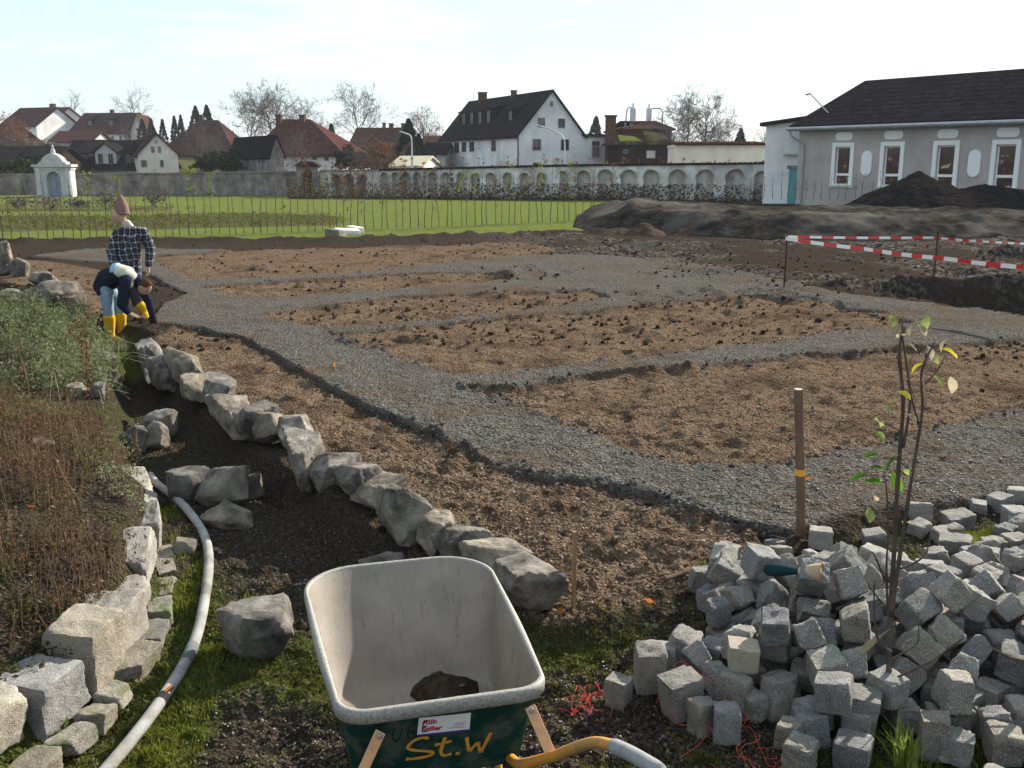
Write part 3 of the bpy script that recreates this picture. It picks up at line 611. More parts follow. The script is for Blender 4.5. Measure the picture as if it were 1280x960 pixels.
for (pxa, y1, y2, w_) in ((791, 132.5, 151, 7.5), (811, 133.5, 151, 7)):
    q = P(pxa, y2, 96.5); zt = P(pxa, y1, 96.5).z; r0 = w_*mpp(q)/2; e = empty('silo', (q.x, q.y, q.z-1.2)); tag(e, 'left one of the two pale roof silos, pipe bending down on its left' if pxa < 800 else 'right one of the two pale roof silos, long pipe running off to its right', 'silo')
    H_ = zt-q.z+1.2; m = MB(); m.lathe([(r0, 0), (r0, H_*.9), (r0*.75, H_*.96), (r0*.3, H_), (r0*.3, H_+.25)], 14); m.build('tank', M_SILO, e, smooth=False)
    m = MB(); sg = -1 if pxa < 800 else 1
    ox = (-8*mpp(q)) if sg < 0 else 17*mpp(q)
    m.tube([(sg*r0*.5, 0, H_*.93), (ox*.6, 0, H_*.95), (ox*.85, 0, H_*.93), (ox, 0, H_*.8), (ox*(1.2 if sg < 0 else 1.03), 0, H_*.1 if sg < 0 else -2.0)], .075, 7); m.build('pipe', M_SILO, e)
q = P(763, 172, 88); e = empty('brick_chimney', (q.x, q.y, -.5)); tag(e, 'wide dark brick chimney block left of the silos', 'chimney'); zt = P(763, 146, 88).z+.5; ww = 12.5*mpp(q)
m = MB(); m.box((0, 0, zt/2), (ww, ww*.8, zt)); m.build('stack', M_BRICK, e); m = MB(); m.box((0, 0, zt+.06), (ww+.15, ww*.8+.15, .14)); m.build('cap', M_BROWNR, e)
# --- beige yard building with tiled edge
h = House('beige_yard_building', 'long low beige wall with a wavy tiled edge left of the white outbuilding', 'building', 960, 70, 88, 184.5, 0, w=4, pxl=843, flat=True, over=.05, wall=M_CREAM, roof=M_CREAM)
m = MB(); nn = 34
for i in range(nn): y = h.l*(i+.5)/nn; m.tube([(-.25, y, h.he+.22), (4.1, y, h.he+.42)], h.l/nn*.52, 6)
m.build('tile_edge', M_RED, h.root)['kind'] = 'stuff'
# --- old quarter on the left
h = House('gabled_house', 'small cream house whose steep gable faces the lawn', 'house', 172, 95, 24, 193, 168, pxw=223, l=14, wall=M_CREAM, roof=M_BROWNR, over=.25)
for q in ((188.5, 183, 193.5, 191), (197, 183, 201.5, 191), (176, 200, 184, 209), (199.5, 200, 205, 209), (193.5, 175.5, 196.5, 179)): h.window('g', *q, nbar=1 if q[0] < 199 else 0)
h = House('long_dark_roofed_house', 'long low house with almost black roof and three dormers beside the cream gable', 'house', 180, 99, 90, 210, 177, w=10, pxl=72, wall=M_GREYW, roof=M_DARK, over=.4)
L_ = h.l; h.dormer(.10, .24, .14, 1.0, 2, wall=M_DARK, ww=.45); h.dormer(.34, .58, .10, 1.25, 2, gab=True, wall=M_GREYW, ww=.5); h.dormer(.68, .84, .14, 1.0, 2, wall=M_DARK, ww=.45)
h = House('red_roofed_barn', 'tall barn with a broad dark red hipped roof left of the bare trees', 'barn', 292, 125, 90, 192, 150, w=13, pxl=197, wall=M_GREYW, roof=M_RED, hip=3.5, over=.4); h.chimney(.6, .5)
h.window('l', 233, 199, 237, 203); h.window('l', 252, 199, 256, 203)
h = House('hipped_house', 'pale house under a big brown-red hipped roof behind the old wall', 'house', 428, 92, 86, 191, 149, w=12, pxl=318, wall=M_WHITE, roof=M_RED, hip=4.5, over=.35, hipb=1.0); h.chimney(.62, .46); h.chimney(.9, .46)
h.window('l', 390, 195, 396, 200, nbar=1); h.window('l', 405.5, 195, 411, 201, nbar=1)
h = House('grey_gabled_barn', 'narrow grey-green barn, gable end toward the gate niche', 'barn', 338, 80, 32, 193, 171, pxw=355, l=11, wall=M_STONEW, roof=M_DARK, over=.15)
h = House('brick_farmhouse', 'old brown brick farmhouse half hidden by trees left of the dark conifer', 'farmhouse', 503, 120, 84, 184, 161, w=9, pxl=438, wall=M_BRICK, roof=M_BROWNR, over=.3); h.chimney(.12, .5); h.chimney(.36, .5); h.chimney(.5, .5, .4, .6)
h.window('l', 470, 189, 474, 194); h.window('l', 485, 189, 489, 194)
h = House('white_shed', 'low white shed with a pale sloping roof next to the big white house', 'shed', 526, 84, 78, 209, 197, w=6, pxl=489, wall=M_WHITE, roof=M_PALER, over=.2)
h = House('small_red_roofed_house', 'small house with bright red roof just left of the big white house', 'house', 548, 140, 88, 184, 171, w=7, pxl=529, wall=M_CREAM, roof=M_RED)
h = House('dark_garage', 'small dark roofed building between the pale shed and the white house', 'garage', 556, 106, 86, 192, 180, w=6, pxl=531, wall=M_GREYW, roof=M_DARK)
h = House('upper_terrace_house', 'house on the hill with long dark red roof and white ground floor', 'house', 155, 160, 82, 165.5, 142, w=10, pxl=92, z0=1, wall=M_WHITE, roof=M_RED, over=.4); h.chimney(.5, .5)
for q in ((115, 170, 120, 176), (127, 170, 131, 176), (139, 170, 143, 176), (149, 169, 153, 175)): h.window('l', *q, nbar=0)
for q in (.3, .7): h.dormer(q, q+.07, .35, .9, 1, ww=.5, wall=M_DARK)
h = House('small_gabled_hill_house', 'cream gabled house touching the right end of the terrace house on the hill', 'house', 163, 158, 8, 165, 143, pxw=184, l=9, wall=M_CREAM, roof=M_BROWNR); h.window('g', 170, 160, 173, 164, 0)
h = House('low_red_annex', 'low red tiled roof below the terrace house on the hill', 'outbuilding', 113, 140, 88, 177, 165, w=7, pxl=66, z0=0, wall=M_GREYW, roof=M_RED)
h = House('white_gabled_hill_cottage', 'little white cottage with blue-grey roof between the hill houses', 'cottage', 71, 175, 12, 163, 151, pxw=92, l=10, z0=1, wall=M_WHITE, roof=M_DARK)
h = House('cream_hill_house', 'cream house with red roof on the hill, its gable turned right', 'house', 62, 165, 66, 153, 135, w=8, pxl=42, z0=1, wall=M_CREAM, roof=M_RED); h.chimney(.8); h.window('g', 63.5, 150, 65, 154, 0)
h = House('white_hill_house', 'white walled house under a red roof at the left edge of the hill', 'house', 45, 158, 68, 157, 135, w=9, pxl=5, z0=1, wall=M_WHITE, roof=M_RED); h.chimney(.1)
for q in ((8, 164, 12, 169), (20, 163, 24, 169), (31, 162, 35, 168)): h.window('l', *q, nbar=0)
h = House('dark_shed', 'dark sloping shed roof behind the wall left of the gate pavilion', 'shed', 52, 88, 92, 212, 185, w=12, l=10, wall=M_WOODD, roof=M_DARK)
h = House('edge_house', 'low brown house at the far left behind the garden wall', 'house', -2, 120, 84, 178, 158, w=9, l=12, wall=M_BRICK, roof=M_BROWNR)
# ================================================================ GARDEN WALL
def wall_run(name, label, pts, th, niches, mat, matn, coping=None, cat='wall'):
    """pts: (x,y,ztop) along the front; niches: list of (segment,u,width,zspring)"""
    root = empty(name, (pts[0][0], pts[0][1], 0)); tag(root, label, cat); body = MB(); back = MB(); cop = MB(); O = Vector((pts[0][0], pts[0][1], 0))
    for si in range(len(pts)-1):
        a = Vector(pts[si])-O; b_ = Vector(pts[si+1])-O; L = Vector((b_.x-a.x, b_.y-a.y, 0)); ln = L.length; u = L/ln; n = Vector((-u.y, u.x, 0))
        def W_(s, d, z): p = a+u*s+n*d; return (p.x, p.y, z)
        zt = lambda s: a.z+(b_.z-a.z)*s/ln
        cur = 0; zb = -.5
        for (_, c, w_, zs) in sorted([q for q in niches if q[0] == si], key=lambda q: q[1]):
            s0, s1 = c-w_/2, c+w_/2
            body.add([W_(cur, 0, zb), W_(s0, 0, zb), W_(s0, 0, zt(s0)), W_(cur, 0, zt(cur))], [(0, 1, 2, 3)])
            K = 8; arc = [(c-w_/2*cos(pi*i/K), zs+w_/2*sin(pi*i/K)) for i in range(K+1)]
            for i in range(K):
                (sa, za), (sb, zb2) = arc[i], arc[i+1]; body.add([W_(sa, 0, za), W_(sb, 0, zb2), W_(sb, 0, zt(sb)), W_(sa, 0, zt(sa))], [(0, 1, 2, 3)])
            prof = [(s0, zb)]+arc+[(s1, zb)]
            for i in range(len(prof)-1):
                (sa, za), (sb, zb2) = prof[i], prof[i+1]; body.add([W_(sa, 0, za), W_(sb, 0, zb2), W_(sb, .3, zb2), W_(sa, .3, za)], [(0, 1, 2, 3)])
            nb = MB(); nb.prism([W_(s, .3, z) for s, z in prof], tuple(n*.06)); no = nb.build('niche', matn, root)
            rb = MB(); rr = [(c-(w_/2+.05)*cos(pi*i/K), zs+(w_/2+.05)*sin(pi*i/K)) for i in range(K+1)]
            rb.tube([W_(s, -.01, z) for s, z in rr], .06, 5); rb.build('arch_moulding', matn, root)
            cur = s1
        body.add([W_(cur, 0, zb), W_(ln, 0, zb), W_(ln, 0, zt(ln)), W_(cur, 0, zt(cur))], [(0, 1, 2, 3)])
        body.add([W_(0, th, zb), W_(ln, th, zb), W_(ln, th, zt(ln)), W_(0, th, zt(0)), W_(0, 0, zt(0)), W_(ln, 0, zt(ln)), W_(0, 0, zb), W_(ln, 0, zb)], [(1, 0, 3, 2), (2, 3, 4, 5), (0, 6, 4, 3), (7, 1, 2, 5)])
        if coping == 'tiles':
            nn = int(ln/.28)
            for i in range(nn):
                s = (i+.5)*ln/nn; z = zt(s); cop.prism([W_(s-.11, -.12, z+.0), W_(s+.11, -.12, z+.0), W_(s+.09, -.12, z+.1), W_(s-.09, -.12, z+.1)], tuple(n*(th+.24)))
            cop.prism([W_(0, -.08, zt(0)-.03), W_(ln, -.08, zt(ln)-.03), W_(ln, -.08, zt(ln)+.05), W_(0, -.08, zt(0)+.05)], tuple(n*(th+.16)))
        else: cop.prism([W_(0, -.08, zt(0)), W_(ln, -.08, zt(ln)), W_(ln, -.08, zt(ln)+.09), W_(0, -.08, zt(0)+.09)], tuple(n*(th+.16)))
    body.build('wall_face', mat, root)
    o = cop.build('coping', M_DARK if coping == 'tiles' else M_STONEW, root)
    return root
def wp(px, pyb, pyt): g = G0(px, pyb); t = P(px, pyt, g.y); return (t.x, t.y, t.z)
WP = [wp(474, 246, 213), wp(700, 249, 207.5), wp(966, 252, 204.5)]
def onseg(i, px, pts):
    a, b_ = Vector(pts[i]), Vector(pts[i+1]); q = (px-640)/FPX*CP; u = Vector((b_.x-a.x, b_.y-a.y, 0)).normalized(); return (q*a.y-a.x)/(u.x-q*u.y)
nl = []
for px in (480, 494, 507, 521, 540, 557, 576, 594, 613, 634, 656, 677): nl.append((0, onseg(0, px, WP), .62, 1.25))
for px, w_ in ((703, .75), (730, .85), (757, .95), (786, .95), (815, .95), (847, 1.0), (882, 1.0), (920, 1.05), (953, .8)): nl.append((1, onseg(1, px, WP), w_, 1.28))
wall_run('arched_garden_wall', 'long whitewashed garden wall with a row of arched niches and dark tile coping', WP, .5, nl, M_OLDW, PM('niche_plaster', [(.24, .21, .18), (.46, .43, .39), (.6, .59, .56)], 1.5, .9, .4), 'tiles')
WP2 = [wp(92, 244, 218.5), wp(374, 244.5, 215.5)]
wall_run('stone_garden_wall', 'low weathered grey stone garden wall between the gate pavilion and the niche', WP2, .45, [], M_STONEW, M_STONEW)
WP3 = [wp(400, 245, 214.5), wp(473, 246, 213.2)]
wall_run('plastered_garden_wall', 'short patchy blue-grey plastered wall right of the brown niche', WP3, .45, [(0, onseg(0, 420, WP3), .6, 1.1), (0, onseg(0, 436, WP3), .6, 1.1), (0, onseg(0, 452, WP3), .6, 1.1)], M_OLDW, M_STONEW)
WP4 = [wp(-700, 240, 219), wp(45, 244, 219)]
wall_run('shaded_garden_wall', 'dark old garden wall left of the white gate pavilion', WP4, .45, [], M_STONEW, M_STONEW)
# shrine-like niche in the wall
g = G0(387, 245); e = empty('wall_shrine', (g.x, g.y, 0)); tag(e, 'brown arched stone niche with a little tiled hood in the garden wall', 'niche'); s_ = mpp(Vector((g.x, g.y, 1)))
wd_ = 27*s_; zt = P(387, 208, g.y).z; m = MB(); K = 8; w_ = 11*s_; zs = P(387, 217, g.y).z; arc = [(-w_/2*cos(pi*i/K), zs+w_/2*sin(pi*i/K)) for i in range(K+1)]
m.box((-(wd_+w_)/4, 0, zt/2-.2), ((wd_-w_)/2, .8, zt+.4)); m.box(((wd_+w_)/4, 0, zt/2-.2), ((wd_-w_)/2, .8, zt+.4))
for i in range(K): m.prism([(arc[i][0], -.4, arc[i][1]), (arc[i+1][0], -.4, arc[i+1][1]), (arc[i+1][0], -.4, zt), (arc[i][0], -.4, zt)], (0, .8, 0))
m.build('surround', M_STONEW, e); m = MB(); m.box((0, .25, zt/2), (w_+.02, .1, zt)); m.build('niche', M_BRICK, e)
m = MB(); m.prism([(-wd_*.62, -.55, zt), (wd_*.62, -.55, zt), (wd_*.25, -.55, zt+.32), (-wd_*.25, -.55, zt+.32)], (0, 1.1, 0)); m.build('hood', M_BROWNR, e)
# gate pavilion
g = G0(69, 246); s_ = mpp(Vector((g.x, g.y, 1))); e = empty('gate_pavilion', (g.x, g.y, 0)); tag(e, 'small white baroque gate pavilion with curved pediment and arched blue-grey door', 'gate')
zc = P(69, 208, g.y).z; W2_ = 44*s_; aw = 17*s_; zs = P(69, 223, g.y).z; m = MB(); D_ = .7
arc = [(-aw/2*cos(pi*i/K), zs+aw/2*sin(pi*i/K)) for i in range(K+1)]
m.box((-(W2_+aw)/4, D_/2, zc/2-.2), ((W2_-aw)/2, D_, zc+.4)); m.box(((W2_+aw)/4, D_/2, zc/2-.2), ((W2_-aw)/2, D_, zc+.4))
for i in range(K): m.prism([(arc[i][0], 0, arc[i][1]), (arc[i+1][0], 0, arc[i+1][1]), (arc[i+1][0], 0, zc), (arc[i][0], 0, zc)], (0, D_, 0))
M_PAV = PM('grey_white_plaster', [(.42, .43, .45), (.56, .57, .58)], 1.6, .9, .2, dirt_or_lit=(.32, .33, .34)); m.build('wall', M_PAV, e); m = MB(); m.box((0, D_/2, zc+.05), (W2_+.3, D_+.3, .16)); m.box((0, D_/2, zc-.16), (W2_+.12, D_+.12, .08)); m.build('cornice', M_PAV, e)
zp = P(69, 189.5, g.y).z-zc-.13; pr = [(-.80, 0), (-.76, .16), (-.62, .22), (-.52, .48), (-.36, .66), (-.2, .80), (0, .88), (.2, .80), (.36, .66), (.52, .48), (.62, .22), (.76, .16), (.80, 0)]
m = MB(); m.prism([(x*W2_/2, 0, zc+.14+z*zp) for x, z in pr], (0, D_*.9, 0)); m.build('pediment', M_PAV, e)
m = MB(); m.lathe([(.05, 0), (.16, .08), (.12, .3), (.05, .36), (.1, .46), (.02, .58)], 10, (0, .3, zc+.1+zp*.86)); m.build('finial', M_PAV, e)
m = MB(); m.box((0, .35, (zs+aw/2)/2), (aw+.05, .08, zs+aw/2)); m.box((0, .3, (zs+aw/2)/2), (.05, .06, zs+aw/2)); m.build('door', PM('blue_grey_door', [(.2, .25, .33), (.28, .33, .42)], 3, .6), e)
for sg in (-1, 1): m = MB(); m.box((sg*(W2_/2-.18), -.05, zc/2), (.3, .1, zc-.2)); m.build('pilaster', M_PAV, e)
# street lamps
M_POLE = PM('lamp_pole_metal', [(.5, .5, .5), (.62, .62, .6)], 3, .5, metal=.3)
def lamp(label, Yl, pts, head):
    b0 = P(pts[0][0], pts[0][1], Yl); e = empty('street_lamp', (b0.x, b0.y, 0)); tag(e, label, 'street lamp', 'street lamps beyond the wall')
    q = [P(a, c, Yl)-Vector((b0.x, b0.y, 0)) for a, c in pts]; m = MB(); m.tube([(0, 0, 0)]+q, [.09]*2+[.06]*(len(q)-1), 6); m.build('pole', M_POLE, e)
    h0 = P(*head, Yl)-Vector((b0.x, b0.y, 0)); d = (h0-q[-1]).normalized(); m = MB(); m.tube([q[-1], q[-1]+d*.15, q[-1]+d*.6, q[-1]+d*.75], [.05, .13, .13, .04], 6, flat=.5); m.build('lamp_head', M_POLE, e)
lamp('street lamp with a short curved arm left of the white house', 75, [(515, 210), (515, 180), (514.5, 173), (513, 169.5), (511, 168)], (508, 167))
lamp('street lamp with a long arm reaching left in front of the white gable', 78, [(706, 205), (706, 180), (705.5, 174), (702, 169), (695, 164.5), (686, 160.5), (681, 159)], (677, 158))
# white slabs lying on the lawn edge
M_SLAB = PM('pale_slab', [(.55, .53, .5), (.75, .73, .7)], 6, .8, .3)
for (px, py, w_, h_, rz, lb) in ((434, 293, .75, .16, .3, 'long white slab lying at the edge of the lawn'), (420, 296, .5, .22, 1.2, 'dark broken lump beside the white slab on the lawn edge'), (444, 291, .35, .2, .8, 'small white block at the right end of the white slab')):
    g = G(px, py); e = MB().box((0, 0, h_/2), (w_, .5, h_), rot=(.08, .05, 0)).build('stone_slab', M_SLAB if 'white' in lb[:12] else M_STONEW); e.location = (g.x, g.y, hgt(g.x, g.y)); e.rotation_euler.z = rz; tag(e, lb, 'slab'); bevel(e, .03)
for (px, py, w_, lb) in ((340, 243.5, 2.0, 'pale grey sheet of material at the foot of the stone wall'), (366, 243.3, 1.6, 'second pale grey sheet right of the first at the wall foot')):
    g = G(px, py); e = MB().box((0, 0, .14), (w_, .8, .28), rot=(.1, .06, 0)).build('stacked_sheet', M_GREYW); e.location = (g.x, g.y, hgt(g.x, g.y)); tag(e, lb, 'sheet')
# ================================================================ EARTH BANKS
def heap(name, label, fn, x0, x1, y0, y1, n, m_, mat, cat='earth heap', rough=.05, wl=.5, kind=None):
    xs = np.linspace(x0, x1, n); ys = np.linspace(y0, y1, m_); XX, YY = np.meshgrid(xs, ys, indexing='ij'); H_ = fn(XX, YY)
    g = hgt(XX.ravel(), YY.ravel()).reshape(XX.shape); e = np.clip(H_*4, 0, 1)
    H_ = H_+rough*e*(fbm(XX, YY, wl, 4, 301)*2+np.abs(fbm(XX, YY, wl*.35, 3, 302))); Zz = np.where(H_ > .01, g+H_, g-.15)
    cx, cy = (x0+x1)/2, (y0+y1)/2; V = np.stack([XX.ravel()-cx, YY.ravel()-cy, Zz.ravel()], 1)
    i = np.arange(n-1)[:, None]; j = np.arange(m_-1)[None, :]; a = i*m_+j; q = np.stack([a, a+m_, a+m_+1, a+1], -1).reshape(-1, 4)
    o = link(name, np_mesh(name, V, q, mat, True)); o.location = (cx, cy, 0); tag(o, label, cat if not kind else None, kind=kind); return o
M_BANK = PM('bank_soil', [(.010, .009, .008), (.03, .026, .023), (.075, .066, .058)], 2.5, .85, .9, 14, bdist=.05, dirt_or_lit=(.11, .10, .09), dscale=.35)  # pale blotches lighten the soil colour to mimic a sunlit crest
M_BLACK = PM('black_topsoil', [(.006, .005, .005), (.014, .012, .012), (.028, .024, .022)], 4, .85, .9, 16, bdist=.05)
M_BROWNS = PM('brown_soil', [(.03, .02, .016), (.07, .048, .037), (.12, .088, .068)], 5, .85, .9, 18, bdist=.04)
# the long flattened bank
bk = [G0(712, 287), G0(880, 297), G0(1100, 302), G0(1290, 300), G0(1500, 300)]
bx = [p.x for p in bk]; by = [p.y for p in bk]
tops = np.interp
def fbank(x, y):
    yb = np.interp(x, bx, by); t = y-yb-.25*fbm(x, y, 2.5, 3, 12); up_ = sstep(0, 1.0, x-bx[0]-.1*(y-36)); 
    ht = np.interp(x, [bx[0], bx[0]+2.2, bx[0]+4, 9, 13, 18, 30], [0.1, .68, .72, .60, .58, .50, .48])+.05*fbm(x, y, 3, 3, 14)
    return ht*sstep(-.2, 2.2, t)*(1-sstep(9, 13, t))*up_-.02
heap('earth_bank', 'long flat-topped bank of grey excavated earth in front of the arched wall', fbank, bx[0]-1, 34, 27, 52, 330, 200, M_BANK, 'earth bank', .05, .8)
g = G0(1145, 283); g.y = 39.5; g.x = P(1146, 240, 39.5).x
def fpeak(x, y):
    r_ = np.hypot((x-g.x)/1.0, (y-g.y)/1.05); r2 = np.hypot((x-g.x-2.6)/1.5, (y-g.y+.2)); return np.maximum(1.75-r_*.47, (1.28-r2*.32))*1.0
def fpk(x, y): return np.maximum(fpeak(x, y), 0)*1.0
_f = fbank
o = heap('soil_heap', 'pointed heap of black topsoil in front of the hall windows', lambda x, y: np.where(fpeak(x, y) > 0, np.maximum(fpeak(x, y)+np.clip(_f(x, y), 0, 1)*.35-.02, 0), 0), g.x-4.5, g.x+7.5, g.y-4.5, g.y+4.5, 160, 130, M_BLACK, 'soil heap', .05, .5)
def bump(px, py, r, h):
    c = G0(px, py); return lambda x, y: h*np.exp(-(((x-c.x)/r)**2+((y-c.y)/(r*.8))**2))
for (px, py, r_, h_, lb) in ((806, 293, .55, .36, 'left one of the two small brown soil heaps before the long bank'), (862, 293, .62, .40, 'right one of the two small brown soil heaps before the long bank'), (790, 305, .7, .16, 'flat spill of grey soil in front of the two small brown heaps'), (1015, 268, 0, 0, '')):
    if h_ == 0: continue
    c = G0(px, py); f = bump(px, py, r_, h_); heap('soil_mound', lb, lambda x, y: f(x, y)-.03, c.x-1.8*r_, c.x+1.8*r_, c.y-1.8*r_, c.y+1.8*r_, 50, 50, M_BROWNS if 'brown soil' in lb else M_BANK, 'soil mound', .06, .3)
# ================================================================ TREES
M_BARK = PM('grey_bark', [(.07, .06, .05), (.16, .14, .12)], 6, .9, .5, rand=False)
M_TWIG = PM('brown_twig', [(.085, .072, .065), (.16, .14, .125)], 6, .9)
M_CONI = PM('conifer_needles', [(.010, .022, .012), (.03, .05, .022)], 3, .8)
M_DRYL = PM('dry_brown_leaf', [(.09, .035, .018), (.2, .09, .04)], 3, .8, trans=.35)
M_GRNL = PM('yellow_green_leaf', [(.10, .15, .02), (.28, .30, .04)], 3, .7, trans=.4)
M_IVY = PM('evergreen_leaf', [(.012, .022, .010), (.045, .06, .02)], 4, .7)
def leafcloud(C, S, rg_, flatness=1.0):
    """one rhombus leaf at each centre"""
    n = len(C); d = rg_.normal(size=(n, 3)); d /= np.linalg.norm(d, axis=1)[:, None]; e = rg_.normal(size=(n, 3)); e -= (e*d).sum(1)[:, None]*d; e /= np.linalg.norm(e, axis=1)[:, None]
    S = np.asarray(S).reshape(-1, 1)*np.ones((n, 1)); V = np.stack([C-d*S, C+e*S*.45, C+d*S, C-e*S*.45], 1).reshape(-1, 3); return V, np.arange(4*n).reshape(n, 4)
def branches(rg_, h_, spread, lv, n0=9, up_=.55, rt=None, droop=0.0, kids=4, straight=.12):
    """recursive limbs; returns list of (pts, radii, level)"""
    out = []; rt = rt or h_*.02
    def grow(p, d, L, r, lev):
        pts = [p]; rr = [r]; n = 4 if lev < 2 else 3; q = p; dd = d
        for i in range(n):
            dd = (dd+Vector(rg_.normal(size=3))*straight*(1+lev*.5)+Vector((0, 0, .10 if lev > 0 else .25-droop))).normalized(); q = q+dd*L/n; pts.append(q); rr.append(max(r*(1-.7*(i+1)/n), 0.0017*h_))
        out.append((pts, rr, lev))
        if lev >= lv: return
        k = n0 if lev == 0 else kids
        for i in range(k):
            f = (.28+.72*(i+.5)/k) if lev == 0 else (.25+.75*(i+.7)/k); f = min(f, .98); a = rg_.uniform(0, 2*pi) if lev else i*2.4+rg_.uniform(-.5, .5); ix = min(int(f*n), n-1); fr_ = f*n-ix
            s0 = pts[ix].lerp(pts[ix+1], fr_); ax = (pts[ix+1]-pts[ix]).normalized(); o1 = ax.orthogonal().normalized(); o2 = ax.cross(o1)
            side = o1*cos(a)+o2*sin(a); nd = (ax*up_+side*spread).normalized(); grow(s0, nd, L*(.62-.25*f if lev == 0 else .55)*rg_.uniform(.75, 1.2), rr[ix]*.6, lev+1)
    grow(Vector((0, 0, 0)), Vector((0, 0, 1)), h_*.86, rt, 0); return out
def tree_meshes(seed, h_, spread=.8, lv=3, n0=10, leaf=None, nleaf=0, lsize=.12, kids=4, up_=.55, droop=0, rt=None, bark=M_BARK, twig=M_TWIG, straight=.12):
    rg_ = np.random.RandomState(seed); br = branches(rg_, h_, spread, lv, n0, up_, rt, droop, kids, straight); t = MB(); c = MB()
    for pts, rr, lev in br:
        if lev <= 1: t.tube(pts, rr, 5 if lev == 0 else 4, cap=False)
        else: c.tube(pts, rr, 3, cap=False)
    return t, c, br, rg_
def add_tree(name, label, pos, h_, seed, group=None, leafm=None, nleaf=0, lsize=.12, cat='tree', **kw):
    t, c, br, rg_ = tree_meshes(seed, h_, **kw); e = empty(name, pos); tag(e, label, cat, group); t.build('trunk', M_BARK, e, smooth=True); cr_ = c.build('crown', M_TWIG, e)
    if leafm and nleaf:
        tips = np.array([p for pts, rr, lev in br if lev >= 1 for p in pts[1:]]); ix = rg_.randint(0, len(tips), nleaf); C = tips[ix]+rg_.normal(size=(nleaf, 3))*lsize*1.2; V, Fq = leafcloud(C, lsize*rg_.uniform(.5, 1.2, nleaf), rg_); link('leaves', np_mesh('leaves', V, Fq, leafm), e)
    return e
def at(px, pyb, Y): p = P(px, pyb, Y); return (p.x, p.y, float(macro_h(p.x, p.y)))
def treeh(px, pyt, Y): p = P(px, pyt, Y); return p.z-float(macro_h(p.x, p.y))
BT = [  # px, top py, Y, seed, spread, lv, label
 (97, 124, 185, 3, .8, 3, 'bare tree rising between the hill cottage and the terrace house'),
 (171, 118, 190, 4, .7, 3, 'tall thin bare tree behind the terrace house on the hill'),
 (14, 150, 130, 5, 1.0, 3, 'bare rounded tree in front of the white house at the left edge'),
 (30, 158, 112, 6, 1.0, 3, 'bushy bare tree before the cream hill house'),
 (163, 158, 130, 7, .7, 3, 'slim bare tree in front of the small gabled hill house'),
 (248, 160, 105, 8, .8, 3, 'bare tree standing before the dark red barn roof'),
 (262, 168, 98, 9, .8, 3, 'low bare tree right of the cream gable'),
 (309, 128, 112, 10, .85, 4, 'large twiggy bare tree left of the hipped house roof'),
 (340, 119, 140, 11, .75, 4, 'high bare tree rising behind the hipped roof ridge, left one'),
 (352, 118, 150, 12, .7, 3, 'high bare tree rising behind the hipped roof ridge, right one'),
 (378, 134, 135, 13, .95, 4, 'rounded bare tree behind the right hip of the brown-red roof'),
 (408, 149, 150, 14, .9, 3, 'bare tree showing over the right eave of the hipped house'),
 (452, 124, 150, 15, .55, 4, 'tall oval bare tree behind the brick farmhouse'),
 (531, 143, 145, 16, .7, 3, 'slender bare tree left of the white house roof'),
 (528, 150, 125, 17, .8, 3, 'brownish bare tree between the conifer and the white house'),
 (858, 130, 88, 18, .85, 4, 'big bare tree right of the silos'),
 (878, 127, 92, 19, .95, 4, 'wide spreading bare tree behind the beige yard building'),
 (838, 148, 84, 20, .8, 3, 'smaller bare tree beside the dark brewhouse wall'),
 (905, 165, 120, 21, .9, 3, 'low distant bare tree over the beige yard building'),
 (951, 162, 110, 22, .8, 3, 'bare shrub-like tree next to the white outbuilding roof'),
 (367, 172, 70, 23, .45, 3, 'young bare tree in front of the grey barn and its pale wall'),
 (447, 178, 82, 24, .8, 3, 'bare tree with pale trunk in front of the brick farmhouse'),
 (476, 180, 84, 25, .9, 3, 'dense brownish bare tree left of the pale shed'),
 (283, 176, 90, 26, .9, 3, 'dark bare tree in the yard left of the grey barn'),
]
for (px, pyt, Y_, sd_, sp__, lv, lb) in BT:
    kw = dict(spread=sp__, lv=lv, n0=12, kids=5); 
    add_tree('bare_tree', lb, at(px, 210, Y_), treeh(px, pyt, Y_), sd_, 'bare trees of the old quarter', M_DRYL if sd_ in (17, 25, 6, 5) else None, 500, .16, **kw)
def conifer(label, px, pyt, Y_, seed, w_=.26):
    h_ = treeh(px, pyt, Y_); e = empty('conifer', at(px, 210, Y_)); tag(e, label, 'conifer', 'dark conifers among the houses'); rg_ = np.random.RandomState(seed); t = MB(); t.tube([(0, 0, 0), (0, 0, h_*.5), (0, 0, h_)], [h_*.02, h_*.012, .01], 6); t.build('trunk', M_BARK, e)
    n = 2600; z = rg_.rand(n)**.8; tier = .72+.28*np.abs(np.sin(z*26+rg_.rand()*3)); rad = h_*w_*(1-z)**.85*tier*(.35+.65*rg_.rand(n)**.4)+.05; a = rg_.rand(n)*6.283; a += .5*np.sin(a*3+z*9)
    C = np.stack([rad*np.cos(a), rad*np.sin(a), h_*(.07+.93*z)-rad*.25], 1); V, Fq = leafcloud(C, h_*.030*(.6+.8*rg_.rand(n)), rg_); link('crown', np_mesh('crown', V, Fq, M_CONI), e)
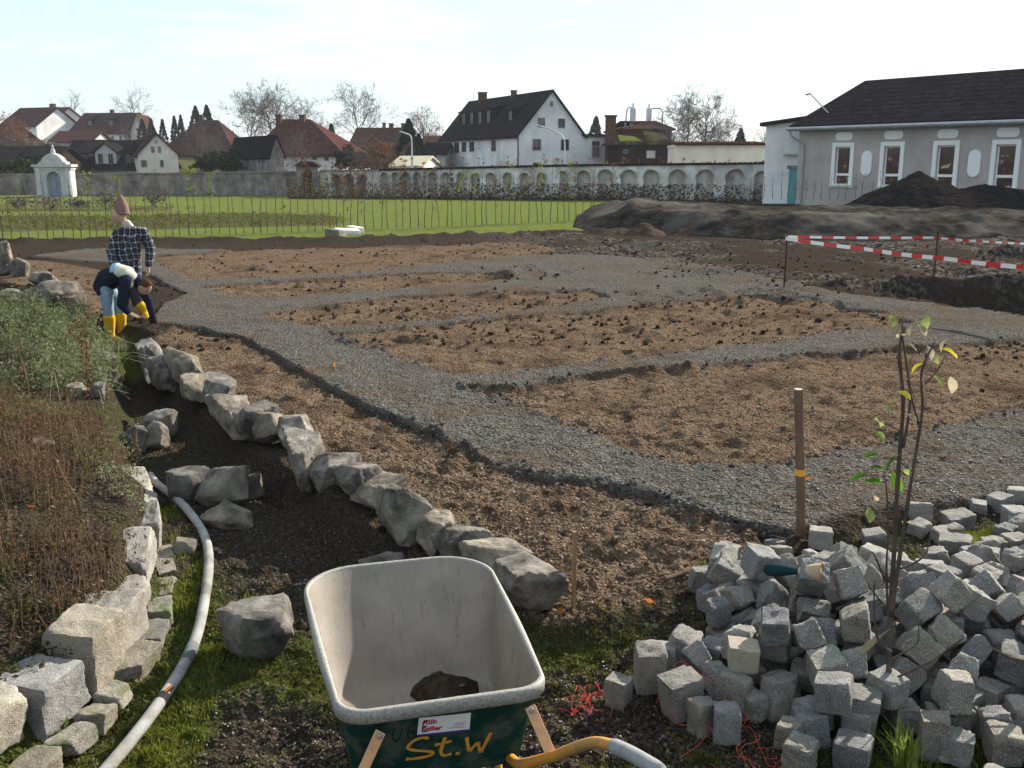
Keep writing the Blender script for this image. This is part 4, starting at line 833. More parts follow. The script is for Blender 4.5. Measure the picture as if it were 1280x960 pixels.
for q in ((249, 133, 150, 1, .34, 'tall twin dark conifer above the red barn, left one'), (263, 132, 152, 2, .34, 'tall twin dark conifer above the red barn, right one'), (281, 156, 140, 3, .3, 'short dark conifer right of the red barn ridge'), (182, 149, 150, 4, .34, 'dark conifer right of the small gabled hill house'), (193, 148, 155, 5, .28, 'slim dark conifer behind the red barn, second of the row'), (207, 149, 155, 6, .24, 'slim dark conifer on the skyline over the red barn'), (222, 145, 158, 7, .22, 'thin pointed conifer on the skyline near the twin conifers'), (230, 144, 158, 8, .2, 'thinnest pointed conifer left of the twin conifers'),
          (512, 149, 95, 9, .42, 'broad dark conifer behind the curved street lamp'), (524, 168, 92, 10, .42, 'smaller dark conifer right of the broad one'), (744, 146, 150, 11, .36, 'greyish conifer behind the annex of the white house'), (416, 155, 130, 12, .32, 'narrow conifer at the right end of the hipped roof'), (924, 161, 110, 13, .36, 'dark conifer over the beige yard building')):
    conifer(q[5], *q[:5])
# evergreen and scrubby masses that fill the gaps between the houses
def bush(name, label, x, y, z, w_, h_, seed, mat, n=900, ls=.12, cat='bush', group=None, stems=True):
    rg_ = np.random.RandomState(seed); e = empty(name, (x, y, z)); tag(e, label, cat, group)
    if stems:
        t = MB()
        for i in range(7): a = rg_.rand()*6.28; t.tube([(0, 0, -.05), (w_*.2*cos(a), w_*.2*sin(a), h_*.4), (w_*.4*cos(a), w_*.4*sin(a), h_*.85)], [h_*.02, h_*.014, .004], 4)
        t.build('stem', M_TWIG, e)
    d = rg_.normal(size=(n, 3)); d /= np.linalg.norm(d, axis=1)[:, None]; rr = rg_.rand(n)**.45*(.72+.4*np.sin(d[:, 0]*5+seed)*np.cos(d[:, 2]*6+seed*2)); C = d*rr[:, None]*np.array([w_/2, w_/2, h_/2])+np.array([0, 0, h_*.52]); C[:, 2] = np.abs(C[:, 2])
    V, Fq = leafcloud(C, ls*rg_.uniform(.5, 1.2, n), rg_); link('leaves', np_mesh('leaves', V, Fq, mat), e); return e
for (px, py1, py2, Y_, w_, sd_, lb) in ((40, 186, 225, 80, 5, 1, 'dark evergreen clump behind the wall left of the gate'), (12, 192, 225, 76, 5, 2, 'dark clump at the left edge behind the shaded wall'), (300, 178, 215, 88, 5, 3, 'dark evergreen clump left of the grey barn'), (283, 186, 215, 84, 4, 4, 'dark low clump right of the cream house'), (437, 178, 213, 86, 3.4, 5, 'dark clump at the right end of the hipped house'), (466, 182, 213, 88, 4, 6, 'dark clump before the brick farmhouse'), (20, 162, 192, 120, 6, 7, 'brown scrub before the white hill house'), (55, 172, 190, 125, 6, 8, 'brown scrub below the cream hill house'), (262, 186, 214, 92, 3.5, 9, 'dark bush against the barn wall'), (955, 175, 190, 95, 3, 10, 'dark bush beyond the beige yard building'), (530, 185, 200, 100, 3, 11, 'dark bush below the small red roof')):
    a = P(px, py2, Y_); h_ = P(px, py1, Y_).z-a.z; bush('evergreen_clump', lb, a.x, a.y, a.z-.3, w_, h_, sd_, M_IVY if 'brown' not in lb else M_TWIG, 1400, .22)
# ================================================================ HEDGE SAPLINGS
def sap_mesh(seed, h_, nl, leafm, lean=.04, twigs=6, ls=.055, th_=.018):
    rg_ = np.random.RandomState(seed); m = MB(); pts = [Vector((0, 0, -.05))]; p = Vector((0, 0, 0)); d = Vector((0, 0, 1))
    n = 7; tips = []
    for i in range(n): d = (Vector((0, 0, 1))+Vector((rg_.normal()*lean*2.2, rg_.normal()*lean*2.2, 0))).normalized(); p = p+d*h_/n; pts.append(p.copy())
    m.tube(pts, [th_*(1-.7*i/n) for i in range(n+1)], 4, cap=False)
    for i in range(twigs):
        z = rg_.uniform(.25, .98); k = min(int(z*n), n-1); b0 = pts[k+1]; a = rg_.uniform(0, 6.28); L = rg_.uniform(.08, .28)*(1.2-z*.6); q = b0+Vector((cos(a)*L*.6, sin(a)*L*.6, L*.8)); m.tube([b0, (b0+q)/2+Vector((0, 0, -.02)), q], [.006, .005, .003], 3, cap=False); tips += [(b0+q)/2, q]
    m.mat(0); nf = len(m.f); me_v = [Vector(v) for v in m.v]
    if nl:
        ix = rg_.randint(0, len(tips), nl); C = np.array([tips[i] for i in ix])+rg_.normal(size=(nl, 3))*.05; V, Fq = leafcloud(C, ls*rg_.uniform(.5, 1.2, nl), rg_); m.mat(1); m.add([tuple(v) for v in V], [tuple(f) for f in Fq])
    me = bpy.data.meshes.new('hedge_sapling'); me.from_pydata(m.v, [], m.f); me.materials.append(M_BARK); me.materials.append(leafm); me.polygons.foreach_set('material_index', m.m); me.update(); return me
sm_ = [sap_mesh(500+i, 2.0, nl, lm, .022, tw) for i, (nl, lm, tw) in enumerate([(0, M_DRYL, 5), (20, M_DRYL, 8), (0, M_DRYL, 6), (50, M_DRYL, 12), (12, M_GRNL, 7), (50, M_GRNL, 11), (10, M_DRYL, 6), (0, M_DRYL, 4)])]
rA = random.Random(5)
px = 4.0
def hedge(pxs, base, top, meshes, label0, group0, marks, jit=.03):
    for p_ in pxs:
        mk_ = [mm for a_, mm in marks if p_ < a_][0]; label = label0+' '+mk_; group = group0+', '+mk_
        g = G(p_, base(p_)); q = P(p_, top(p_)+rA.uniform(-7, 5), g.y); h_ = q.z-g.z; o = link('hedge_sapling', rA.choice(meshes)); s = h_/2.0
        o.location = (g.x, g.y+rA.uniform(-jit, jit), float(hgt(g.x, g.y))); o.scale = (1.0, 1.0, s); o.rotation_euler = (rA.uniform(-.04, .04), rA.uniform(-.05, .05), rA.uniform(0, 6.28)); tag(o, label, 'sapling', group)
pxs = []
while px < 775: pxs.append(px+rA.uniform(-1.6, 1.6)); px += 11.0-3.0*px/775
hedge(pxs, lambda p: 303-.036*p-max(0, p-600)*.01, lambda p: 226-.018*p, sm_, 'thin sapling in the front hedge row', 'front hedge row', [(95, 'before the gate pavilion'), (230, 'before the cream gabled house'), (318, 'right of the cream gable'), (430, 'before the hipped house and niche'), (548, 'between the niche and the white house'), (650, 'below the dormered roof of the white house'), (900, 'between the white gable and the earth bank')])
dry = [sap_mesh(520+i, 2.2, 170, M_DRYL, .04, 22, .06) for i in range(4)]+[sap_mesh(530, 2.2, 20, M_DRYL, .05, 6), sap_mesh(531, 2.2, 60, M_GRNL, .05, 10), sap_mesh(532, 2.2, 0, M_DRYL, .05, 5)]
hedge([352+i*8.2+rA.uniform(-2.5, 2.5) for i in range(74)], lambda p: 246+.006*(p-355), lambda p: 208, dry, 'brown-leaved sapling at the arched wall', 'hedge at the arched wall', [(430, 'near the brown niche'), (550, 'below the pale shed'), (650, 'below the white house eave'), (775, 'below the white house gable'), (845, 'below the timber workshop'), (1300, 'below the beige yard building')])
hedge([120+i*13+rA.uniform(-3, 3) for i in range(18)], lambda p: 247, lambda p: 220, [sm_[0], sm_[1], sm_[3]], 'bare sapling before the grey stone wall', 'hedge at the stone wall', [(225, 'below the cream gabled house'), (1000, 'below the red roofed barn')])
# row standing on the bank before the hall
for i in range(30):
    p_ = 884+i*10.2+rA.uniform(-2, 2)
    if 1135 < p_ < 1160: continue
    q0 = P(p_, 252-.0*i, 44.5); q1 = P(p_, 214+rA.uniform(-5, 8)+(4 if p_ > 960 else 0), 44.5); zb = .78; o = link('hedge_sapling', rA.choice([sm_[0], sm_[2], sm_[6], sm_[7], sm_[1]])); o.location = (q0.x, 44.5, zb-.15); o.scale = (1, 1, (q1.z-zb+.15)/2); o.rotation_euler = (rA.uniform(-.04, .04), rA.uniform(-.05, .05), rA.uniform(0, 6.28)); w__ = 'before the white outbuilding' if p_ < 1005 else ('before the first two hall windows' if p_ < 1135 else 'right of the black soil heap'); tag(o, 'bare sapling standing on the earth bank '+w__, 'sapling', 'saplings on the bank, '+w__)
# shrubs laid out in the lawn strips
for i, (px, py, w_, h_, lb) in enumerate(((25, 262, 1.9, .7, 'low brown shrub in the far planting strip at the left edge'), (62, 262, 2.1, .75, 'low brown shrub in the far planting strip, second from the left'), (98, 262, 1.7, .6, 'low brown shrub in the far planting strip, below the gate'), (135, 262, 1.9, .8, 'low brown shrub in the far planting strip beside the hat'), (196, 260, 1.7, 1.0, 'twiggy shrub at the right end of the far planting strip'))):
    g = G(px, py); bush('shrub', lb, g.x, g.y, float(hgt(g.x, g.y)), w_, h_, 60+i, M_TWIG, 420, .07, 'shrub')
rs_ = np.random.RandomState(8); n = 14000; xx = rs_.uniform(-24, -5, n); yy = rs_.uniform(30, 42, n); k = rs_.rand(n) < grid_at(at_['herb'], xx, yy); xx, yy = xx[k], yy[k]; C = np.stack([xx, yy, hgt(xx, yy)+rs_.rand(len(xx))**2*.20], 1); V, Fq = leafcloud(C, .055*rs_.uniform(.5, 1.3, len(C)), rs_)
tag(link('ground_cover', np_mesh('ground_cover', V, Fq, PM('ground_cover_leaf', [(.03, .04, .012), (.10, .11, .03), (.13, .09, .04)], 1.5, .8, trans=.3))), 'dull green ground cover filling the strips cut in the lawn', kind='stuff')
n = 8000; pxr = rs_.uniform(360, 960, n); ww = rs_.rand(n)**2; C = []
for i in range(n): g = G0(pxr[i], 247.5+.006*(pxr[i]-360)+rs_.uniform(-.5, 1.2)); C.append((g.x, g.y, ww[i]*.95))
V, Fq = leafcloud(np.array(C), .11*rs_.uniform(.5, 1.2, n), rs_); tag(link('undergrowth', np_mesh('undergrowth', V, Fq, PM('undergrowth_leaf', [(.025, .022, .012), (.08, .05, .03), (.05, .07, .02)], 1.0, .85, trans=.2))), 'dark low undergrowth along the foot of the white wall', kind='stuff')
# ================================================================ STONES
def rock_verts(seed, kind='rock', sub=4, npl=16, rough=.05, ch=.55, wobble=.10):
    """faceted stone: a fine ball cut back by random planes; returns unit-size verts and faces"""
    rg_ = np.random.RandomState(seed)
    bm = bmesh.new()
    if kind == 'rock': bmesh.ops.create_icosphere(bm, subdivisions=sub, radius=1)
    else:
        bmesh.ops.create_cube(bm, size=2); bmesh.ops.subdivide_edges(bm, edges=bm.edges, cuts=sub, use_grid_fill=True)
    bm.verts.ensure_lookup_table(); V = np.array([v.co[:] for v in bm.verts]); Fc = [[v.index for v in f.verts] for f in bm.faces]; bm.free()
    if kind == 'rock':
        D = V/np.linalg.norm(V, axis=1)[:, None]; Nn = rg_.normal(size=(npl, 3)); Nn /= np.linalg.norm(Nn, axis=1)[:, None]; dd = rg_.uniform(.58, .92, npl)
        Nn = np.vstack([Nn, [[0, 0, -1], [0, 0, 1], [1, 0, 0], [-1, 0, 0], [0, 1, 0], [0, -1, 0]]]); Nn[-6:] += rg_.normal(size=(6, 3))*.15; Nn /= np.linalg.norm(Nn, axis=1)[:, None]; dd = np.concatenate([dd, rg_.uniform(.78, .92, 6)])
        dot = D @ Nn.T; r = np.where(dot > 1e-3, dd/np.maximum(dot, 1e-3), 9).min(1); V = D*r[:, None]
    else:
        Nn = np.array([[1, 0, 0], [-1, 0, 0], [0, 1, 0], [0, -1, 0], [0, 0, 1], [0, 0, -1]], float)+rg_.normal(size=(6, 3))*wobble; Nn /= np.linalg.norm(Nn, axis=1)[:, None]; dd = rg_.uniform(.88, 1.04, 6)
        cs = np.array([[a, b, c] for a in (-1, 1) for b in (-1, 1) for c in (-1, 1)]+[[a, b, 0] for a in (-1, 1) for b in (-1, 1)]+[[a, 0, b] for a in (-1, 1) for b in (-1, 1)]+[[0, a, b] for a in (-1, 1) for b in (-1, 1)], float)
        cd = np.array([1.66-rg_.uniform(0, .22)**1.2 for _ in range(8)]+[1.41-rg_.uniform(0, .13)**1.3 for _ in range(12)]); cs /= np.linalg.norm(cs, axis=1)[:, None]
        Nn = np.vstack([Nn, cs]); dd = np.concatenate([dd, cd]); D = V/np.linalg.norm(V, axis=1)[:, None]
        dot = D @ Nn.T; r = np.where(dot > 1e-3, dd/np.maximum(dot, 1e-3), 9).min(1); V = D*r[:, None]
    o = rg_.uniform(0, 90, 3)
    def nz(v, f): return mnoise.noise(Vector((v[0]*f+o[0], v[1]*f+o[1], v[2]*f+o[2])))
    Nr = V/np.linalg.norm(V, axis=1)[:, None]
    q = np.array([rough*(1.3*nz(v, 1.4)+.9*nz(v, 3.5)+.75*(.35-abs(nz(v, 6.5)))+.45*nz(v, 13)+.25*nz(v, 27)) for v in V]); V = V+Nr*q[:, None]
    return V, Fc
def rock_mesh(name, V, Fc, dims, mat):
    me = bpy.data.meshes.new(name); me.from_pydata([tuple(v) for v in (V*np.array(dims)/2)], [], Fc); me.materials.append(mat); me.polygons.foreach_set('use_smooth', [True]*len(Fc)); me.update()
    try: me.set_sharp_from_angle(angle=radians(38))
    except Exception: pass
    return me
def stone_mat(name, cols, spec_=(.5, .5, .5), scale=5, sp=True, moss=None, pos=None, bump=.5):
    m, nt, b, t = base_mat(name); vec = t.outputs['Object']; oi = nt.nodes.new('ShaderNodeObjectInfo'); cx = nt.nodes.new('ShaderNodeVectorMath'); cx.operation = 'SCALE'; cx.inputs[0].default_value = (31, 17, 53); va = nt.nodes.new('ShaderNodeVectorMath'); va.operation = 'ADD'
    nt.links.new(oi.outputs['Random'], cx.inputs['Scale']); nt.links.new(vec, va.inputs[0]); nt.links.new(cx.outputs[0], va.inputs[1]); vec = va.outputs[0]
    n = tnoise(nt, vec, scale, 8, .68, .3); c = ramp(nt, n, cols, pos or [.3+.4*i/(len(cols)-1) for i in range(len(cols))])
    if sp:
        f = tnoise(nt, vec, 190, 2, .6); c = mixc(nt, ramp(nt, f, [(0, 0, 0), (.55, .55, .55)], [.55, .64]), c, spec_); c = mixc(nt, ramp(nt, f, [(.6, .6, .6), (0, 0, 0)], [.35, .43]), c, (.05, .05, .055))
    tint = ramp(nt, oi.outputs['Random'], [(.66, .67, .71), (1.08, 1.02, .94), (.82, .84, .90), (1.25, 1.2, 1.12), (.93, .85, .75)], [0, .3, .5, .75, 1]); c = mixc(nt, 1.0, c, tint, 'MULTIPLY')
    if moss:
        mn = tnoise(nt, vec, 7, 5, .65); c = mixc(nt, ramp(nt, mn, [(0, 0, 0), (1, 1, 1)], [.53, .66]), c, moss)
    nt.links.new(c, b.inputs['Base Color']); b.inputs['Roughness'].default_value = .82; b.inputs['Specular IOR Level'].default_value = .2
    h = mathn(nt, 'ADD', tnoise(nt, vec, 22, 8, .7), mathn(nt, 'MULTIPLY', tnoise(nt, vec, 120, 3, .7), .35)); setbump(nt, b, h, bump, .022); return m
M_BOULD = stone_mat('field_stone', [(.035, .032, .027), (.118, .107, .093), (.19, .174, .152), (.34, .315, .28)], sp=False, scale=5.5, bump=1.0, pos=[.34, .46, .56, .72])
M_GRAN = stone_mat('pale_granite', [(.13, .125, .112), (.24, .23, .21), (.34, .325, .30)], (.48, .46, .43), scale=6, bump=.7)
M_KERB = stone_mat('mossy_granite_kerb', [(.09, .087, .078), (.18, .172, .155), (.27, .258, .235)], (.36, .35, .32), scale=6, moss=(.10, .115, .05), bump=.8)
M_SETT = stone_mat('granite_sett_stone', [(.095, .095, .098), (.175, .172, .167), (.265, .259, .248)], (.42, .41, .39), scale=7, bump=.7)
def hmac(p): return float(macro_h(p.x, p.y))
def place_rock(name, label, cat, cx, y0, y1, w, seed, mat, group=None, dz=.8, rz=None, tilt=.12, sub=4, kind='rock', sink=.12, npl=16, rough=.05, depth=None, hmul=1.0, wobble=.1, rzf=None):
    g = G(cx, y1); s = mpp(g); Wd = w*s; D = depth or Wd*dz; th_ = math.atan2(HC-g.z, g.y); hp = (y1-y0)*s; H_ = max((hp-D*sin(th_)*.28)/cos(th_), Wd*.28)*hmul
    V, Fc = rock_verts(seed, kind, sub, npl, rough, wobble=wobble); mx = (V.max(0)-V.min(0)); V = V-(V.max(0)+V.min(0))/2; V = V/mx*2
    me = rock_mesh(name, V, Fc, (Wd, D, H_*(1+sink)), mat); o = link(name, me); r = random.Random(seed); gy = g.y+D*.42; z = float(macro_h(g.x, gy)) if kind != 'row' else g.z
    o.location = (g.x, gy, min(z, g.z+.05)+H_/2*(1-sink)); o.rotation_euler = (r.uniform(-tilt, tilt), r.uniform(-tilt, tilt), (rzf if rzf is not None else r.uniform(-.25, .25))); tag(o, label, cat, group); return o
ROW = [ # x0,y0,x1,y1, label
 (164, 411, 204, 462, 'dark boulder under the bending worker\'s hands, first of the stone row'), (182, 432, 222, 478, 'brown boulder second in the row behind the bending worker\'s hands'), (210, 436, 238, 478, 'narrow upright boulder third in the stone row'), (217, 460, 262, 503, 'dark squat boulder in the shaded part of the row'), (243, 470, 292, 502, 'low flat dark boulder before the first sunlit one'),
 (253, 486, 313, 541, 'flat-topped pale boulder with sunlit top, upper part of the row'), (284, 500, 342, 556, 'split-looking boulder with a vertical crack in the row'), (318, 508, 352, 560, 'small boulder wedged behind the cracked one'),
 (332, 514, 400, 562, 'smooth boulder with broad bluish-lit top'), (346, 540, 418, 600, 'tall block boulder with a sheer left face in mid row'), (383, 562, 446, 616, 'wide layered boulder below the sheer block'), (410, 575, 478, 628, 'dark layered boulder right of the wide one'),
 (441, 590, 500, 640, 'small slanting dark slab boulder above the big ridged one'), (459, 606, 548, 676, 'largest boulder of the row with ridged sunlit top'), (518, 636, 578, 690, 'boulder with bulging side right of the largest one'), (541, 652, 611, 706, 'boulder with pointed top edge, fourth from the near end'),
 (583, 676, 650, 738, 'pale boulder with flat top, next to the end boulder'), (620, 695, 697, 773, 'rounded blue-grey boulder at the near end of the row')]
RF = [G((a+c)/2, d) for a, b_, c, d, _ in ROW]
for i, (x0, y0, x1, y1, lb) in enumerate(ROW):
    p0, p1 = RF[max(i-1, 0)], RF[min(i+1, len(RF)-1)]; tg = p1-p0; ln = math.hypot(tg.x, tg.y)/(2 if 0 < i < len(RF)-1 else 1)
    W_ = max(ln*1.22, (x1-x0)*.80*mpp(RF[i])); place_rock('boulder', lb, 'boulder', (x0+x1)/2, y0, y1, W_/mpp(RF[i]), 900+i*7, M_BOULD, 'boulders in the curved row', depth=.27+.08*((i*53) % 7)/7, tilt=.08, npl=7, rough=.055, sub=5 if i > 7 else 4, rzf=atan2(tg.y, tg.x)+.25*(((i*31) % 9)/9-.5), hmul=.88, sink=.08)
LOOSE = [(207, 586, 256, 636, 'dark rough boulder, left one of the loose cluster', .9), (243, 588, 306, 643, 'tall pointed brown boulder in the middle of the loose cluster', .8), (298, 592, 327, 630, 'small boulder peeking out right of the pointed one', .9), (243, 637, 314, 672, 'low flat striped boulder in front of the loose cluster', .75), (446, 677, 508, 712, 'peaked pale boulder just above the wheelbarrow rim', .9), (270, 762, 360, 828, 'angular grey boulder lying alone left of the wheelbarrow', .85), (214, 675, 242, 700, 'small dark brown stone between kerb and pipe', .9),
 (173, 527, 206, 564, 'rounded stone lit on its right side at the end of the flower bed', .9), (150, 530, 182, 564, 'dark stone left of the rounded lit stone', .9), (178, 514, 216, 553, 'mossy dark stone behind the rounded lit stone', .9),
 (79, 478, 104, 497, 'small brown stone among the green weeds', .9), (108, 478, 128, 499, 'dark stone half hidden behind the red dry stalk', .9), (129, 460, 146, 478, 'small pale stone at the right edge of the weeds', .9), (120, 440, 140, 455, 'little grey stone in the weeds below the boots', .9),
 (30, 548, 62, 566, 'flat bluish stone between the green and the brown plants', .9)]
for i, (x0, y0, x1, y1, lb, dz_) in enumerate(LOOSE): place_rock('boulder' if x1-x0 > 40 else 'stone', lb, 'boulder' if x1-x0 > 40 else 'stone', (x0+x1)/2, y0, y1, (x1-x0)*1.08, 1300+i*11, M_BOULD, None, dz=dz_, npl=14, rough=.05)
TL = [(-14, 300, 12, 345, 'pale upright slab boulder at the left photo edge'), (-6, 328, 14, 345, 'small pale boulder at the foot of the upright slab'), (11, 322, 32, 347, 'dark boulder right of the upright slab'), (20, 343, 46, 369, 'pale smooth boulder in the upper left row'), (30, 340, 64, 358, 'flat boulder behind the pale smooth one'), (-8, 350, 24, 372, 'shadowed boulder below the upright slab'), (40, 354, 90, 383, 'long dark boulder in the upper left row'), (80, 365, 102, 386, 'rounded boulder with a pale sunlit end, right end of the upper left row')]
for i, (x0, y0, x1, y1, lb) in enumerate(TL): place_rock('boulder', lb, 'boulder', (x0+x1)/2, y0, y1, (x1-x0)*1.1, 1500+i*5, M_BOULD, 'boulders at the upper left', npl=13)
# granite blocks edging the flower bed, and the low kerb stones before them
GR = [(-46, 842, 62, 948, 'big rounded granite block at the left photo edge'), (22, 815, 126, 898, 'broad granite block, second from the left photo edge'), (82, 762, 160, 858, 'tall wedge-shaped granite block in the bed edging'), (118, 744, 188, 808, 'granite block with a sharp lower corner in the bed edging'), (142, 704, 188, 750, 'small granite block between two larger ones'), (150, 642, 194, 722, 'long pale granite block in the bed edging'), (180, 612, 204, 672, 'thin granite slab beside the pipe\'s upper end'), (146, 600, 196, 646, 'granite block half covered by brown stems'), (150, 580, 180, 606, 'small pale granite block near the upper end of the edging'), (132, 562, 164, 588, 'uppermost granite block of the bed edging')]
def line_stones(name, cat_, labels, bnd, Hs, Ds, seed, mat, group, kind='cube', rough=.05, gap=.99, wob=.12, tilt=.08):
    W3 = [G(a, b_) for a, b_ in bnd]
    for i in range(len(W3)-1):
        a, b_ = W3[i], W3[i+1]; t = b_-a; L = math.hypot(t.x, t.y)*gap; H_, D_ = Hs[i], Ds[i]; ang = atan2(t.y, t.x); n = Vector((-sin(ang), cos(ang), 0)); r = random.Random(seed+i)
        V, Fc = rock_verts(seed+i, kind, 13 if kind == 'cube' else 4, 10, rough, wobble=wob); V = V-(V.max(0)+V.min(0))/2; V = V/(V.max(0)-V.min(0))*2
        o = link(name, rock_mesh(name, V, Fc, (L, D_, H_*1.2), mat)); c = (a+b_)/2+n*D_/2; o.location = (c.x, c.y, min(a.z, b_.z)+H_/2-.03); o.rotation_euler = (r.uniform(-tilt, tilt), r.uniform(-tilt, tilt), ang+r.uniform(-.06, .06)); tag(o, labels[i], cat_, group)
line_stones('granite_block', 'granite block', [g_[4] for g_ in GR], [(-75, 1030), (52, 935), (124, 882), (164, 838), (188, 790), (194, 748), (201, 695), (206, 655), (196, 628), (184, 604), (160, 585)], [.31, .28, .36, .28, .21, .25, .24, .20, .16, .15], [.36, .34, .30, .30, .26, .28, .16, .24, .22, .22], 1703, M_GRAN, 'granite blocks edging the bed', gap=1.04, wob=.17, tilt=.13)
KB = [(-10, 926, 66, 978), (62, 893, 122, 952), (102, 868, 142, 912), (128, 840, 164, 885), (134, 796, 194, 866), (180, 768, 214, 802), (186, 738, 218, 774), (194, 712, 220, 742), (196, 694, 218, 714), (198, 676, 216, 696)]
KL = ['nearest mossy kerb stone at the lower left corner', 'mossy kerb stone second from the lower left corner', 'small square kerb stone below the wedge-shaped block', 'kerb stone with moss joint left of the long one', 'long pale kerb stone halfway along the pipe', 'kerb stone opposite the pipe joint', 'narrow kerb stone above the pipe joint', 'small kerb stone near the dark brown stone', 'kerb stone just below the thin granite slab', 'last kerb stone at the upper end of the line']
line_stones('kerb_stone', 'kerb stone', KL, [(28, 1010), (88, 950), (128, 914), (150, 888), (174, 858), (204, 812), (216, 780), (221, 752), (222, 728), (221, 706), (217, 688)], [.09, .08, .085, .08, .09, .08, .09, .08, .085, .08], [.17, .15, .15, .14, .15, .13, .14, .13, .13, .12], 1803, M_KERB, 'kerb stones along the bed edging', gap=.97)
